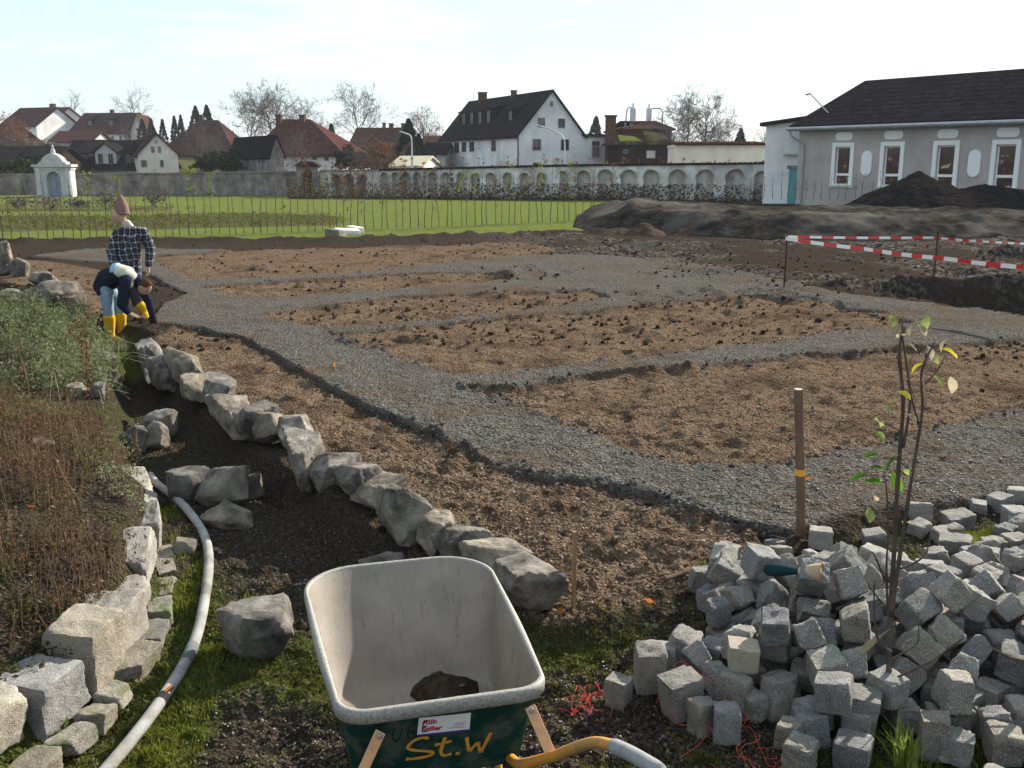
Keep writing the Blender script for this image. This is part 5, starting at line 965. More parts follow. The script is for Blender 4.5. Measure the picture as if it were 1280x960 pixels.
SETTS = [(1.293,4.243,-0.025,0.03,1.57,-0.55,0.11,0.125,0.111),(1.48,4.376,-0.02,0.0,0.0,-0.99,0.117,0.128,0.119),(1.915,3.523,-0.012,0.0,0.0,-0.2,0.133,0.114,0.136),(1.268,3.862,-0.014,-1.07,1.57,0.0,0.132,0.137,0.133),(2.33,4.216,-0.027,0.67,-1.57,1.14,0.106,0.104,0.111),(1.973,4.712,-0.014,1.57,-0.0,-0.83,0.118,0.131,0.128),(1.727,4.557,-0.018,1.29,-1.57,0.0,0.125,0.108,0.118),(1.524,4.563,-0.025,2.19,-1.57,0.0,0.109,0.114,0.127),(1.972,3.967,-0.016,2.06,1.57,0.51,0.127,0.131,0.126),(1.765,4.01,-0.02,1.57,-0.0,1.01,0.14,0.121,0.143),(1.519,3.725,-0.022,-1.17,-1.57,0.0,0.115,0.129,0.114),(1.756,4.887,-0.013,3.14,-0.0,1.25,0.133,0.128,0.135),(1.881,4.34,-0.02,1.57,0.0,0.02,0.127,0.121,0.11),(2.266,3.755,-0.023,-1.57,-0.0,1.61,0.109,0.114,0.129),(2.281,4.588,-0.017,0.0,0.0,1.58,0.12,0.121,0.126),(1.031,3.941,-0.023,-1.24,-1.57,0.0,0.115,0.129,0.139),(2.454,4.451,-0.017,0.89,1.57,0.0,0.126,0.134,0.148),(1.254,4.686,-0.015,0.0,-3.14,1.01,0.137,0.128,0.129),(0.988,4.268,-0.022,-0.0,-3.14,0.49,0.122,0.12,0.117),(1.514,4.062,-0.02,-0.0,3.14,-0.5,0.134,0.116,0.119),(2.536,4.116,-0.023,1.21,-1.57,1.61,0.115,0.114,0.126),(0.915,4.437,-0.008,1.51,-0.0,1.91,0.132,0.136,0.131),(1.73,3.576,-0.026,1.57,-0.0,1.56,0.119,0.108,0.124),(1.102,4.371,0.005,1.57,-0.96,2.12,0.113,0.135,0.112),(2.129,4.28,-0.017,1.57,-0.0,-3.11,0.116,0.126,0.104),(1.35,3.964,-0.019,-0.21,1.57,-0.63,0.123,0.114,0.121),(1.587,4.211,-0.008,1.57,0.0,-2.44,0.144,0.143,0.13),(1.833,3.851,-0.011,1.57,0.0,1.05,0.13,0.138,0.129),(1.589,3.596,-0.024,0.0,3.14,1.55,0.107,0.103,0.112),(1.904,4.847,-0.021,1.57,-0.0,-0.43,0.127,0.118,0.116),(1.016,4.666,-0.017,0.0,-0.0,-2.28,0.126,0.115,0.126),(2.325,4.051,-0.009,0.0,0.0,1.8,0.144,0.13,0.141),(1.972,4.118,-0.009,0.22,-1.57,1.06,0.142,0.148,0.139),(1.593,4.76,-0.019,-1.57,-0.0,-2.42,0.151,0.122,0.148),(1.233,4.85,-0.012,-3.14,-0.0,-1.24,0.138,0.118,0.136),(2.286,4.448,-0.019,0.0,-0.0,-2.65,0.123,0.115,0.123),(1.651,4.406,0.027,-2.74,-0.34,0.79,0.15,0.149,0.125),(0.918,4.099,-0.016,-1.62,-0.0,-0.71,0.135,0.122,0.122),(2.13,3.788,-0.025,-1.57,0.0,-0.0,0.119,0.11,0.124),(1.374,4.581,-0.022,-1.57,-0.0,-2.66,0.114,0.115,0.121),(1.629,3.902,-0.014,-0.54,-1.57,-1.17,0.131,0.111,0.114),(2.669,4.145,0.075,-1.95,2.3,-0.21,0.134,0.13,0.12),(0.888,3.855,-0.012,-0.0,-0.0,-2.78,0.118,0.126,0.136),(2.148,4.567,-0.011,-1.91,-1.57,0.24,0.138,0.132,0.131),(1.892,3.386,-0.015,-1.57,-0.0,1.37,0.125,0.131,0.122),(1.371,3.684,-0.022,0.4,1.57,0.0,0.116,0.13,0.117),(1.202,4.025,-0.017,-3.14,0.0,-0.74,0.135,0.132,0.125),(2.17,4.16,-0.027,-1.57,-0.0,1.75,0.127,0.107,0.128),(1.862,4.528,-0.017,1.57,-0.0,-2.04,0.124,0.126,0.118),(1.493,3.926,-0.024,-1.57,-0.0,-0.26,0.116,0.112,0.112),(1.438,4.234,0.061,0.68,0.22,-0.41,0.107,0.123,0.111),(1.7,5.182,-0.023,1.57,0.0,-2.56,0.114,0.114,0.127),(2.576,4.062,0.154,0.72,-2.48,0.29,0.145,0.149,0.122),(1.65,4.035,0.101,1.19,1.22,-0.55,0.141,0.145,0.136),(1.186,4.526,-0.028,-0.09,1.57,0.0,0.103,0.116,0.104),(2.371,3.641,-0.012,-1.57,-0.0,-3.05,0.137,0.136,0.123),(1.772,3.746,-0.024,1.57,-0.0,1.07,0.112,0.111,0.111),(2.329,4.782,-0.009,0.0,-3.14,1.25,0.146,0.138,0.142),(1.172,4.268,0.053,1.99,0.88,-0.5,0.108,0.122,0.107),(2.124,3.985,-0.019,-3.14,-0.0,1.39,0.133,0.14,0.122),(0.811,4.281,-0.003,-1.54,0.0,-1.99,0.151,0.15,0.141),(1.438,4.723,0.063,0.85,0.42,2.56,0.141,0.124,0.144),(1.496,4.076,0.092,-0.42,1.57,-2.4,0.107,0.114,0.106),(2.417,3.819,-0.022,3.14,0.0,0.11,0.118,0.112,0.115),(2.581,4.305,-0.014,1.67,1.57,0.0,0.132,0.142,0.135),(1.452,4.523,0.108,1.27,-2.25,-0.33,0.119,0.117,0.126),(1.583,4.065,0.215,1.65,1.27,-1.05,0.107,0.116,0.109),(1.504,3.934,0.104,-1.69,-0.06,1.08,0.132,0.123,0.136),(1.208,4.527,0.099,1.17,-1.41,-2.05,0.127,0.143,0.138),(2.489,4.448,0.126,0.41,0.0,1.93,0.123,0.117,0.122),(1.015,4.908,-0.014,-3.14,-0.0,1.48,0.13,0.131,0.131),(0.989,3.682,-0.026,0.0,0.0,2.21,0.122,0.116,0.109),(2.141,4.432,-0.023,-1.57,-0.0,-1.57,0.125,0.114,0.126),(1.762,4.73,-0.005,-1.57,-1.6,1.0,0.146,0.127,0.133),(1.807,4.193,-0.009,0.0,0.0,2.62,0.146,0.143,0.142),(1.65,3.774,0.052,-0.76,-0.51,-1.64,0.115,0.129,0.138),(1.994,3.732,-0.019,1.57,0.0,-0.94,0.127,0.121,0.109),(2.135,3.942,0.101,-1.57,-0.0,1.48,0.128,0.117,0.127),(2.596,3.824,0.01,-1.57,1.26,0.1,0.142,0.143,0.135),(0.998,3.976,0.097,1.57,0.0,2.51,0.123,0.124,0.136),(2.408,3.799,0.115,1.06,1.43,0.12,0.145,0.13,0.137),(2.435,4.131,0.082,0.41,0.53,-2.76,0.12,0.129,0.121),(1.344,4.098,0.059,-1.21,-0.7,1.28,0.117,0.138,0.133),(2.068,4.92,-0.02,-0.71,1.57,0.0,0.121,0.139,0.126),(1.383,4.888,-0.015,0.0,0.0,-0.59,0.129,0.141,0.13),(1.089,4.171,-0.013,-0.0,3.14,-0.83,0.122,0.142,0.135),(2.192,3.468,-0.017,1.57,0.0,-2.72,0.117,0.125,0.123),(1.209,3.572,-0.016,1.15,1.57,0.0,0.128,0.139,0.137),(1.868,4.655,0.092,0.34,-0.8,-2.4,0.131,0.134,0.14),(1.52,3.608,0.092,-0.02,1.6,-1.17,0.117,0.112,0.134),(1.315,4.439,0.007,2.92,0.95,-0.81,0.115,0.135,0.111),(1.619,5.035,-0.023,-0.94,1.57,2.06,0.115,0.118,0.142),(2.316,4.019,0.118,1.63,-1.57,0.84,0.113,0.127,0.125),(2.375,4.17,0.177,2.77,-0.56,0.31,0.128,0.127,0.115),(2.238,4.305,0.059,0.37,2.17,1.92,0.116,0.107,0.129),(1.768,3.563,0.103,-3.14,-0.0,-0.07,0.133,0.151,0.15),(1.039,4.514,0.053,0.01,2.18,2.21,0.136,0.131,0.116),(1.948,4.083,0.128,0.0,-0.0,0.03,0.127,0.142,0.132),(1.947,5.051,-0.02,-1.69,1.57,0.0,0.12,0.124,0.123),(1.575,4.183,0.126,-0.0,3.14,0.36,0.106,0.109,0.125),(2.346,3.506,-0.016,-1.57,0.0,-1.57,0.136,0.128,0.142),(1.466,5.072,-0.025,3.02,-1.57,0.0,0.11,0.128,0.112),(1.352,4.313,0.1,-1.15,-0.63,0.99,0.13,0.127,0.11),(1.379,3.529,-0.011,1.57,0.0,-0.45,0.117,0.138,0.144),(2.12,3.781,0.107,0.19,0.0,1.05,0.139,0.137,0.128),(2.257,4.482,0.106,-1.4,0.0,0.67,0.117,0.108,0.121),(1.574,4.925,0.058,-0.86,2.9,0.06,0.125,0.113,0.118),(1.857,3.713,0.106,1.19,-0.3,2.74,0.118,0.13,0.119),(1.803,5.043,0.038,-0.88,2.28,-0.92,0.148,0.141,0.128),(2.458,3.961,0.075,-0.07,-0.55,-0.65,0.123,0.129,0.121),(1.091,4.418,0.111,-1.53,0.6,2.2,0.127,0.115,0.125),(1.708,3.375,-0.021,-0.0,-3.14,-0.65,0.121,0.118,0.118),(2.007,4.258,0.071,-2.85,-0.81,-0.35,0.136,0.128,0.13),(2.378,4.322,0.083,-0.71,0.42,0.68,0.121,0.133,0.132),(1.137,3.738,-0.005,1.57,-0.0,0.83,0.135,0.149,0.15),(0.914,4.738,-0.021,0.0,0.0,0.93,0.134,0.127,0.119),(2.265,3.482,0.108,1.54,0.01,1.78,0.132,0.121,0.125),(2.204,3.648,0.081,-0.44,2.32,0.68,0.135,0.131,0.133),(1.685,4.295,0.108,0.94,1.05,1.7,0.13,0.125,0.136),(1.185,4.134,0.126,1.95,0.82,-0.33,0.116,0.138,0.137),(1.295,3.341,-0.022,-0.0,0.0,-2.1,0.121,0.125,0.117),(1.994,3.304,-0.02,-3.14,-0.0,1.44,0.12,0.102,0.12),(2.585,4.287,0.113,-0.13,-1.57,-0.08,0.123,0.131,0.126),(1.619,4.605,0.07,-0.79,0.82,-2.61,0.116,0.125,0.108),(1.509,4.296,0.198,-0.46,-2.4,-1.21,0.123,0.125,0.119),(1.99,4.448,0.047,0.33,-0.77,-0.47,0.132,0.123,0.148),(0.674,4.043,-0.009,-1.57,-1.57,0.0,0.141,0.133,0.124),(1.234,4.355,0.14,0.82,-2.48,-0.03,0.115,0.119,0.132),(1.291,4.663,0.117,-1.57,-0.14,0.55,0.137,0.118,0.118),(2.545,3.878,0.143,1.03,-1.89,-0.08,0.139,0.117,0.143),(1.637,4.778,0.122,-0.13,3.03,-1.26,0.14,0.141,0.13),(0.943,4.736,0.104,1.51,0.02,1.11,0.119,0.121,0.126),(1.355,3.969,0.134,-1.57,-0.79,1.45,0.133,0.123,0.114),(2.113,4.107,0.093,1.26,0.42,2.65,0.124,0.118,0.109),(1.353,4.561,0.185,-0.45,0.52,2.04,0.114,0.129,0.133),(1.12,4.764,-0.022,-1.57,-0.0,2.17,0.12,0.116,0.116),(1.301,3.718,0.115,-0.71,-1.79,0.82,0.133,0.14,0.135),(2.064,3.577,-0.016,0.12,1.57,0.0,0.127,0.138,0.118),(1.738,3.087,-0.012,-2.31,-1.57,0.0,0.136,0.149,0.15),(2.364,4.555,0.123,-1.54,0.02,-0.95,0.123,0.149,0.132),(2.46,4.293,0.19,-1.77,-2.32,-0.2,0.107,0.124,0.106),(1.826,4.068,0.113,-0.31,3.14,0.08,0.112,0.119,0.113),(2.102,4.75,0.103,-1.57,-1.48,0.38,0.114,0.125,0.123),(1.805,4.415,0.115,2.57,-0.56,0.68,0.131,0.138,0.126),(2.168,4.614,0.118,0.16,1.57,0.66,0.119,0.138,0.12),(1.729,3.849,0.144,-2.06,-0.68,0.4,0.137,0.149,0.124),(1.095,3.464,-0.023,1.57,-0.0,1.1,0.114,0.114,0.11),(1.436,4.922,0.113,-0.01,1.57,1.69,0.125,0.113,0.109),(1.219,5.224,-0.011,1.57,-0.0,-0.79,0.135,0.138,0.113),(1.153,3.966,0.116,-1.6,1.36,1.05,0.138,0.135,0.128),(2.267,3.888,0.176,-0.99,-2.52,-0.96,0.129,0.129,0.123),(1.375,4.16,0.164,1.9,0.82,1.71,0.128,0.122,0.138),(2.132,5.109,-0.023,3.08,-1.57,0.0,0.114,0.137,0.137),(2.508,4.791,0.045,-0.55,2.43,1.53,0.122,0.127,0.147),(1.44,3.769,0.11,-1.22,-0.57,-1.81,0.139,0.131,0.116),(2.346,4.757,0.124,-1.33,-1.57,-1.23,0.123,0.129,0.127),(2.105,4.241,0.15,-0.75,0.16,-1.75,0.133,0.12,0.114),(1.09,4.667,0.128,-2.96,0.42,-0.35,0.146,0.138,0.141),(1.548,4.459,0.155,-0.91,0.24,-2.09,0.119,0.142,0.124),(1.981,3.869,0.099,0.5,0.63,-0.8,0.117,0.127,0.122),(1.272,3.522,0.121,-1.46,0.0,-1.98,0.121,0.133,0.136),(0.841,4.584,-0.019,1.57,-0.0,0.93,0.11,0.121,0.121),(1.356,4.275,0.229,0.84,-3.03,-0.07,0.121,0.115,0.116),(1.86,4.266,0.13,2.03,0.63,1.72,0.124,0.122,0.139),(2.256,4.186,0.107,0.68,-0.54,-1.66,0.119,0.123,0.119),(1.082,3.293,-0.012,0.0,3.14,-0.69,0.116,0.115,0.136),(2.227,4.094,0.2,2.49,-0.58,0.28,0.122,0.134,0.115),(1.299,4.864,0.127,0.01,-3.08,0.11,0.13,0.144,0.143),(1.125,3.877,0.231,-1.84,1.26,1.06,0.122,0.123,0.115),(2.116,4.396,0.125,2.25,0.0,1.39,0.122,0.139,0.119),(1.866,3.912,0.169,0.87,0.69,1.42,0.122,0.145,0.12),(0.825,3.993,0.022,-0.82,0.56,-2.85,0.112,0.122,0.119),(0.68,4.995,-0.02,-1.57,-0.0,-1.35,0.122,0.12,0.126),(1.532,4.159,0.303,0.87,-0.95,2.05,0.13,0.124,0.129),(2.203,4.255,0.231,1.03,0.54,-1.09,0.127,0.119,0.134),(1.9,4.851,0.121,-1.55,0.16,0.89,0.12,0.146,0.148),(2.011,4.598,0.1,0.45,-3.14,0.84,0.127,0.123,0.116),(2.063,4.087,0.238,-0.01,-2.69,0.04,0.131,0.127,0.124),(1.103,4.812,0.121,-1.48,1.38,1.24,0.139,0.127,0.145),(1.473,3.889,0.241,0.13,-3.09,1.32,0.144,0.119,0.145),(1.787,4.006,0.237,1.28,0.97,1.94,0.128,0.125,0.149),(1.873,4.196,0.251,1.52,0.71,1.77,0.132,0.143,0.147),(0.971,4.274,0.099,1.27,1.57,0.0,0.125,0.11,0.118),(1.713,4.43,0.198,2.4,0.79,-0.21,0.124,0.115,0.111),(1.604,4.416,0.274,0.83,-0.27,1.08,0.119,0.13,0.127),(1.368,4.187,0.325,-0.85,0.18,-0.14,0.134,0.146,0.122),(1.938,4.029,0.316,-0.77,0.03,-1.55,0.132,0.133,0.128),(1.711,4.176,0.198,-0.51,0.96,1.23,0.116,0.138,0.117),(1.898,4.495,0.144,2.43,0.79,-0.21,0.112,0.114,0.108),(1.216,4.51,0.248,-2.71,-1.28,-0.16,0.136,0.142,0.128),(1.813,4.535,0.216,-0.64,0.49,1.92,0.138,0.115,0.119),(1.269,3.86,0.186,-2.04,-0.69,1.83,0.124,0.123,0.123),(1.72,4.652,0.15,-2.53,-0.05,1.86,0.119,0.126,0.118),(3.27,4.928,-0.017,2.71,1.57,0.0,0.126,0.135,0.145),(3.102,5.287,-0.016,1.57,0.0,2.54,0.132,0.128,0.128),(2.861,4.339,-0.024,-0.0,0.0,-3.09,0.13,0.125,0.111),(3.494,5.201,-0.007,-0.45,1.57,0.0,0.147,0.144,0.125),(2.835,4.577,-0.018,-1.36,1.57,0.0,0.123,0.136,0.13),(3.168,4.654,-0.012,-1.57,-0.0,-0.51,0.125,0.136,0.146),(2.575,5.141,-0.008,1.57,0.0,-1.28,0.121,0.145,0.121),(3.516,4.964,-0.015,2.16,1.57,0.0,0.131,0.147,0.142),(3.496,5.67,-0.012,0.55,-1.57,0.0,0.136,0.129,0.128),(3.436,5.513,-0.017,0.41,-1.57,0.0,0.126,0.114,0.124),(3.119,4.429,0.015,-3.14,-0.69,0.47,0.136,0.132,0.134),(3.494,4.687,-0.028,-1.62,1.57,0.0,0.105,0.105,0.127),(2.662,4.818,-0.01,1.57,-0.0,-0.88,0.135,0.14,0.119),(2.569,4.562,-0.012,-0.14,1.57,0.0,0.136,0.126,0.139),(2.77,5.364,-0.016,0.0,-0.0,-2.44,0.146,0.13,0.128),(3.067,5.076,-0.01,3.06,-1.57,0.0,0.139,0.14,0.125),(2.785,4.168,-0.017,-1.57,0.0,1.85,0.113,0.125,0.116),(2.887,5.027,-0.018,1.78,1.57,0.0,0.124,0.141,0.138),(2.41,4.92,-0.014,-1.57,0.0,-2.78,0.116,0.131,0.119),(3.617,5.1,-0.017,-0.0,3.14,0.88,0.133,0.11,0.126),(2.972,4.774,-0.02,-0.83,1.57,0.0,0.121,0.132,0.133),(3.712,5.865,-0.013,1.63,1.57,0.0,0.134,0.121,0.119),(2.772,3.837,-0.016,2.75,1.57,0.0,0.128,0.132,0.141),(3.14,5.542,-0.016,0.2,1.57,0.0,0.128,0.122,0.133),(2.989,4.149,-0.009,0.03,1.57,0.0,0.143,0.127,0.127),(3.423,4.407,-0.015,-0.0,-0.0,3.09,0.121,0.11,0.129),(3.65,5.454,-0.019,1.71,-1.57,0.0,0.122,0.11,0.108),(3.695,4.656,-0.016,2.25,1.57,0.0,0.128,0.13,0.124),(3.279,5.766,-0.01,-1.32,-1.57,0.0,0.14,0.119,0.132),(2.967,5.572,-0.02,-1.57,0.0,-1.06,0.119,0.119,0.124),(3.386,5.045,-0.018,-1.57,-0.0,-2.28,0.117,0.124,0.112),(2.702,4.663,0.046,-0.97,2.58,0.67,0.117,0.117,0.118),(2.803,4.867,-0.013,0.86,-1.57,0.15,0.135,0.126,0.126),(2.643,3.995,-0.015,-1.57,-0.0,0.98,0.141,0.13,0.119),(3.353,5.642,-0.011,1.57,-0.0,-2.77,0.138,0.139,0.141),(3.266,4.487,0.028,0.82,0.36,1.72,0.144,0.126,0.123),(2.273,4.996,-0.017,-0.0,0.0,-0.27,0.141,0.137,0.125),(2.675,5.027,-0.024,-1.57,0.0,-1.46,0.123,0.112,0.116),(3.539,5.814,-0.013,-1.57,0.0,-1.75,0.117,0.135,0.137),(2.701,5.228,-0.025,3.14,0.0,0.96,0.114,0.117,0.11),(3.275,4.767,-0.02,1.57,-0.0,2.67,0.115,0.12,0.115),(2.725,4.289,-0.015,-0.0,0.0,-0.01,0.139,0.118,0.13),(2.998,4.3,0.042,-2.79,-0.75,-0.03,0.114,0.139,0.13),(2.958,5.428,-0.025,-1.57,0.0,-2.89,0.128,0.111,0.129),(3.51,5.369,-0.024,-1.57,-0.0,1.88,0.118,0.112,0.123),(3.827,5.399,-0.013,-1.57,-0.0,0.86,0.127,0.134,0.138),(3.566,4.485,-0.01,-2.16,1.57,0.0,0.14,0.131,0.125),(2.432,4.648,-0.015,-0.57,1.57,0.61,0.129,0.125,0.137),(3.09,5.098,0.126,1.57,0.0,0.51,0.138,0.133,0.119),(2.379,5.165,-0.008,0.0,0.0,-0.3,0.134,0.144,0.144),(2.99,4.564,-0.018,-2.83,-1.57,0.0,0.124,0.137,0.121),(3.255,5.091,-0.017,-1.57,-0.0,-2.55,0.127,0.127,0.108),(3.672,5.627,-0.021,-1.94,1.57,0.0,0.118,0.122,0.118),(2.702,4.461,-0.015,1.57,-0.0,0.84,0.131,0.13,0.117),(3.751,5.302,-0.022,0.64,1.57,0.0,0.115,0.113,0.12),(3.251,4.937,0.108,1.07,1.57,0.0,0.124,0.141,0.149),(3.031,5.372,0.098,-1.56,0.19,2.59,0.113,0.115,0.112),(2.919,5.226,-0.015,-1.57,-0.0,-1.1,0.133,0.131,0.121),(3.123,5.701,-0.014,1.57,-0.0,1.22,0.14,0.133,0.15),(3.289,5.471,0.008,1.91,-0.29,1.63,0.122,0.111,0.127),(3.258,5.332,-0.022,-1.57,0.0,-0.06,0.127,0.116,0.123),(3.0,4.719,0.098,0.0,-0.0,1.4,0.114,0.123,0.115),(2.912,5.041,0.098,-0.0,-0.0,2.48,0.127,0.117,0.107),(2.536,4.996,0.057,1.38,0.87,0.11,0.147,0.143,0.133),(3.07,4.881,-0.021,2.58,1.57,0.0,0.119,0.136,0.127),(3.354,4.634,0.037,0.72,-0.86,-3.1,0.136,0.136,0.133),(3.645,4.848,-0.023,1.57,-0.0,-1.49,0.141,0.115,0.138),(2.177,4.773,-0.02,0.37,1.57,0.0,0.121,0.132,0.125),(2.801,4.039,-0.014,3.14,0.0,-1.3,0.136,0.126,0.132),(2.659,4.872,0.116,0.77,-1.57,1.31,0.111,0.111,0.104),(2.669,5.636,-0.027,0.0,3.14,-1.3,0.121,0.105,0.106)]
# ================================================================ HEAP OF SETTS (positions come from a drop simulation)
protos = []
for i in range(20):
    V, Fc = rock_verts(2000+i, 'cube', 10, 16, .04+.03*(i % 3), wobble=.05+.03*(i % 4)); V = V-(V.max(0)+V.min(0))/2; V = V/(V.max(0)-V.min(0)); protos.append(rock_mesh('granite_sett', V*2, Fc, (.125, .125, .125), M_SETT))
ZL = {
 'top': 'granite sett lying on the crown of the heap near the dark green tool', 'front': 'granite sett on the near face of the heap behind the sapling', 'left': 'granite sett on the left slope of the heap toward the post',
 'right': 'granite sett on the right side of the heap behind the sapling twigs', 'back': 'granite sett on the far side of the heap below the round post', 'spread': 'granite sett in the loose spread right of the heap', 'far': 'granite sett in the spread near the right photo edge',
 'upper': 'granite sett high on the near face of the heap just below the tool', 'low': 'granite sett low on the near face of the heap left of the grass tuft', 'mid': 'granite sett half way up the near face, left of the young tree', 'stem': 'granite sett on the near face right behind or beside the young tree stems', 'foot': 'granite sett at the near right foot of the heap beyond the grass tuft'}
rq = random.Random(4)
for i, (x, y, z, a, b_, c, dx, dy, dz) in enumerate(SETTS):
    if x > 3.7 or (x < .95 and y > 4.25): continue
    o = link('granite_sett', protos[i % 20]); k = 1.07/.125; o.location = (x, y, z+.035); o.rotation_euler = (a, b_, c); o.scale = (dx*k, dy*k, dz*k)
    if z > .2: zn = 'top'
    elif x > 3.0: zn = 'far'
    elif x > 2.5: zn = 'spread'
    elif x > 1.95 and y < 3.95: zn = 'foot'
    elif x > 1.45 and y < 4.1: zn = 'stem'
    elif y < 3.75: zn = 'low'
    elif y < 4.05: zn = 'mid'
    elif x < 1.15: zn = 'left'
    elif y > 4.75: zn = 'back'
    elif x > 1.9: zn = 'right'
    else: zn = 'upper'
    tag(o, ZL[zn], 'sett', 'granite setts, '+{'top': 'crown of the heap', 'front': 'near face of the heap', 'left': 'left slope', 'right': 'right side', 'back': 'far side', 'spread': 'loose spread', 'far': 'right edge', 'upper': 'upper near face', 'low': 'low near face', 'mid': 'middle of the near face', 'stem': 'by the young tree', 'foot': 'near right foot'}[zn])
xm, ym = np.meshgrid(np.linspace(.3, 4.2, 90), np.linspace(2.9, 6.2, 70), indexing='ij')
def fcore(x, y): return .15*np.exp(-(((x-1.72)/.55)**2+((y-4.22)/.4)**2)**2)
heap('heap_core', 'dark core added under the setts to shade the gaps between them', fcore, .7, 2.6, 3.4, 5.2, 60, 60, M_BANK, 'soil', .01, .1, kind='stuff')  # hidden dark mound added so the gaps between setts read as shadow
# single setts that lie by themselves
SG = [(757, 850, 792, 888, 'small pale sett lying alone at the left foot of the heap'), (1180, 884, 1216, 924, 'sett in front of the heap, left one of the three at its right foot'), (1150, 900, 1196, 952, 'nearest sett of the three at the right foot of the heap'), (1190, 866, 1234, 902, 'rear sett of the three at the right foot of the heap'), (990, 894, 1040, 937, 'sett at the near foot of the heap, left of the grass tuft'), (1052, 872, 1106, 934, 'rough pale sett against the sapling foot'), (860, 880, 900, 925, 'sett at the near foot of the heap by the red twine')]
SG += [(791, 811, 837, 868, 'sett standing at the left edge of the heap above the lone one'), (835, 792, 879, 849, 'sett with a sunlit corner on the left foot of the heap'), (824, 849, 880, 905, 'large dark sett at the near left foot of the heap'), (890, 887, 930, 935, 'dark tilted sett at the near foot beside the red twine'), (896, 848, 944, 902, 'blue-grey tilted sett on the near left foot of the heap'), (951, 853, 993, 902, 'square facing sett low on the near face of the heap')]
SG += [(1136, 632, 1170, 658, 'dark sett behind the sapling in the line along the path'), (1136, 652, 1168, 675, 'sett below the dark one in the line along the path'), (1181, 641, 1224, 666, 'bright-topped sett in the line along the path'), (1212, 630, 1239, 647, 'small sett in the line along the path'), (1237, 622, 1272, 646, 'rounded sett in the line along the path near the photo edge'), (1256, 637, 1292, 668, 'large sett at the right photo edge beside the grass'), (1262, 614, 1296, 634, 'rearmost sett of the line at the right photo edge'), (1166, 662, 1198, 684, 'sett in the second row near the dark line sett'), (1079, 664, 1113, 690, 'sett between post and sapling, left of the stems'), (1175, 671, 1222, 699, 'long sett lying flat behind the sapling'), (1228, 676, 1262, 702, 'sett beside the grass patch behind the heap'), (1010, 664, 1045, 692, 'dark bluish sett at the foot of the round post'), (958, 678, 984, 700, 'bluish sett at the far left corner of the heap')]
for i, (x0, y0, x1, y1, lb) in enumerate(SG): place_rock('granite_sett', lb, 'sett', (x0+x1)/2, y0, y1, (x1-x0)*.86, 2100+i, M_SETT, 'single granite setts', kind='cube', sub=9, rough=.045, dz=.95, tilt=.12, wobble=.08, sink=.05, rzf=((i*29) % 11-5)/9)
g = P(930, 822, 3.78); o = link('granite_sett', protos[3]); o.location = (g.x, 3.80, .17); o.scale = (.128, .12, .115); o.rotation_euler = (.02, .04, -.12); tag(o, 'clean square-cut sett with a flat sunlit top on the near face of the heap', 'sett'); 
o.data = rock_mesh('granite_sett', *(lambda VF: ((VF[0]-(VF[0].max(0)+VF[0].min(0))/2)/(VF[0].max(0)-VF[0].min(0))*2, VF[1]))(rock_verts(2060, 'cube', 9, 16, .015, wobble=.03)), (1, 1, 1), stone_mat('fresh_granite', [(.24, .215, .19), (.36, .335, .30)], (.45, .42, .38), scale=5))
# ================================================================ WHEELBARROW
M_ORANGE = PM('orange_paint', [(.42, .17, .03), (.60, .27, .05)], 9, .5, .1, 60, dirt_or_lit=(.30, .19, .10), dscale=14)
M_STRAP = PM('faded_orange_paint', [(.48, .25, .13), (.60, .34, .19)], 12, .6, .15, 60, dirt_or_lit=(.32, .22, .15), dscale=16)
M_GREENP = PM('dark_green_paint', [(.006, .028, .024), (.014, .045, .038)], 6, .42, .12, 40, dirt_or_lit=(.06, .072, .06), dscale=16)
M_GRIP = PM('grey_grip_rubber', [(.20, .20, .21), (.30, .30, .31)], 30, .6, .2)
M_TYRE = PM('tyre_rubber', [(.02, .02, .02), (.04, .04, .04)], 10, .8, .2)
def tray_mat():
    m, nt, b, t = base_mat('mortar_coated_tray'); vec = t.outputs['Object']; n = tnoise(nt, vec, 5, 7, .62); c = ramp(nt, n, [(.135, .112, .092), (.185, .156, .128), (.235, .20, .165)], [.3, .5, .7])
    mp = nt.nodes.new('ShaderNodeMapping'); mp.inputs['Scale'].default_value = (26, 5, 3); mp.inputs['Rotation'].default_value = (0, 0, .25); nt.links.new(vec, mp.inputs[0]); sc_ = tnoise(nt, mp.outputs[0], 2.2, 5, .7); c = mixc(nt, ramp(nt, sc_, [(0, 0, 0), (.75, .75, .75)], [.54, .70]), c, (.10, .086, .076)); sp_ = tnoise(nt, vec, 34, 4, .75); c = mixc(nt, ramp(nt, sp_, [(1, 1, 1), (0, 0, 0)], [.30, .36]), c, (.09, .075, .065))
    s2 = tnoise(nt, vec, 2.2, 6, .7); c = mixc(nt, ramp(nt, s2, [(0, 0, 0), (.5, .5, .5)], [.5, .7]), c, (.17, .145, .125))
    nt.links.new(c, b.inputs['Base Color']); b.inputs['Roughness'].default_value = .7; setbump(nt, b, tnoise(nt, vec, 50, 5, .7), .25, .004); return m
def rim_mat():
    m, nt, b, t = base_mat('worn_rim'); vec = t.outputs['Object']; n = tnoise(nt, vec, 130, 6, .8); c = ramp(nt, n, [(.04, .075, .075), (.14, .155, .15), (.25, .235, .21), (.36, .325, .285)], [.30, .42, .52, .70]); nt.links.new(c, b.inputs['Base Color']); b.inputs['Roughness'].default_value = .65; setbump(nt, b, n, .3, .003); return m
BZ = .62; wb = empty('wheelbarrow', (-.20, 2.69, -.08), radians(15)); tag(wb, 'large green wheelbarrow with mortar-coated tray and orange painted letters on its back', 'wheelbarrow')
ZO = .08                        # local z = world z + .08
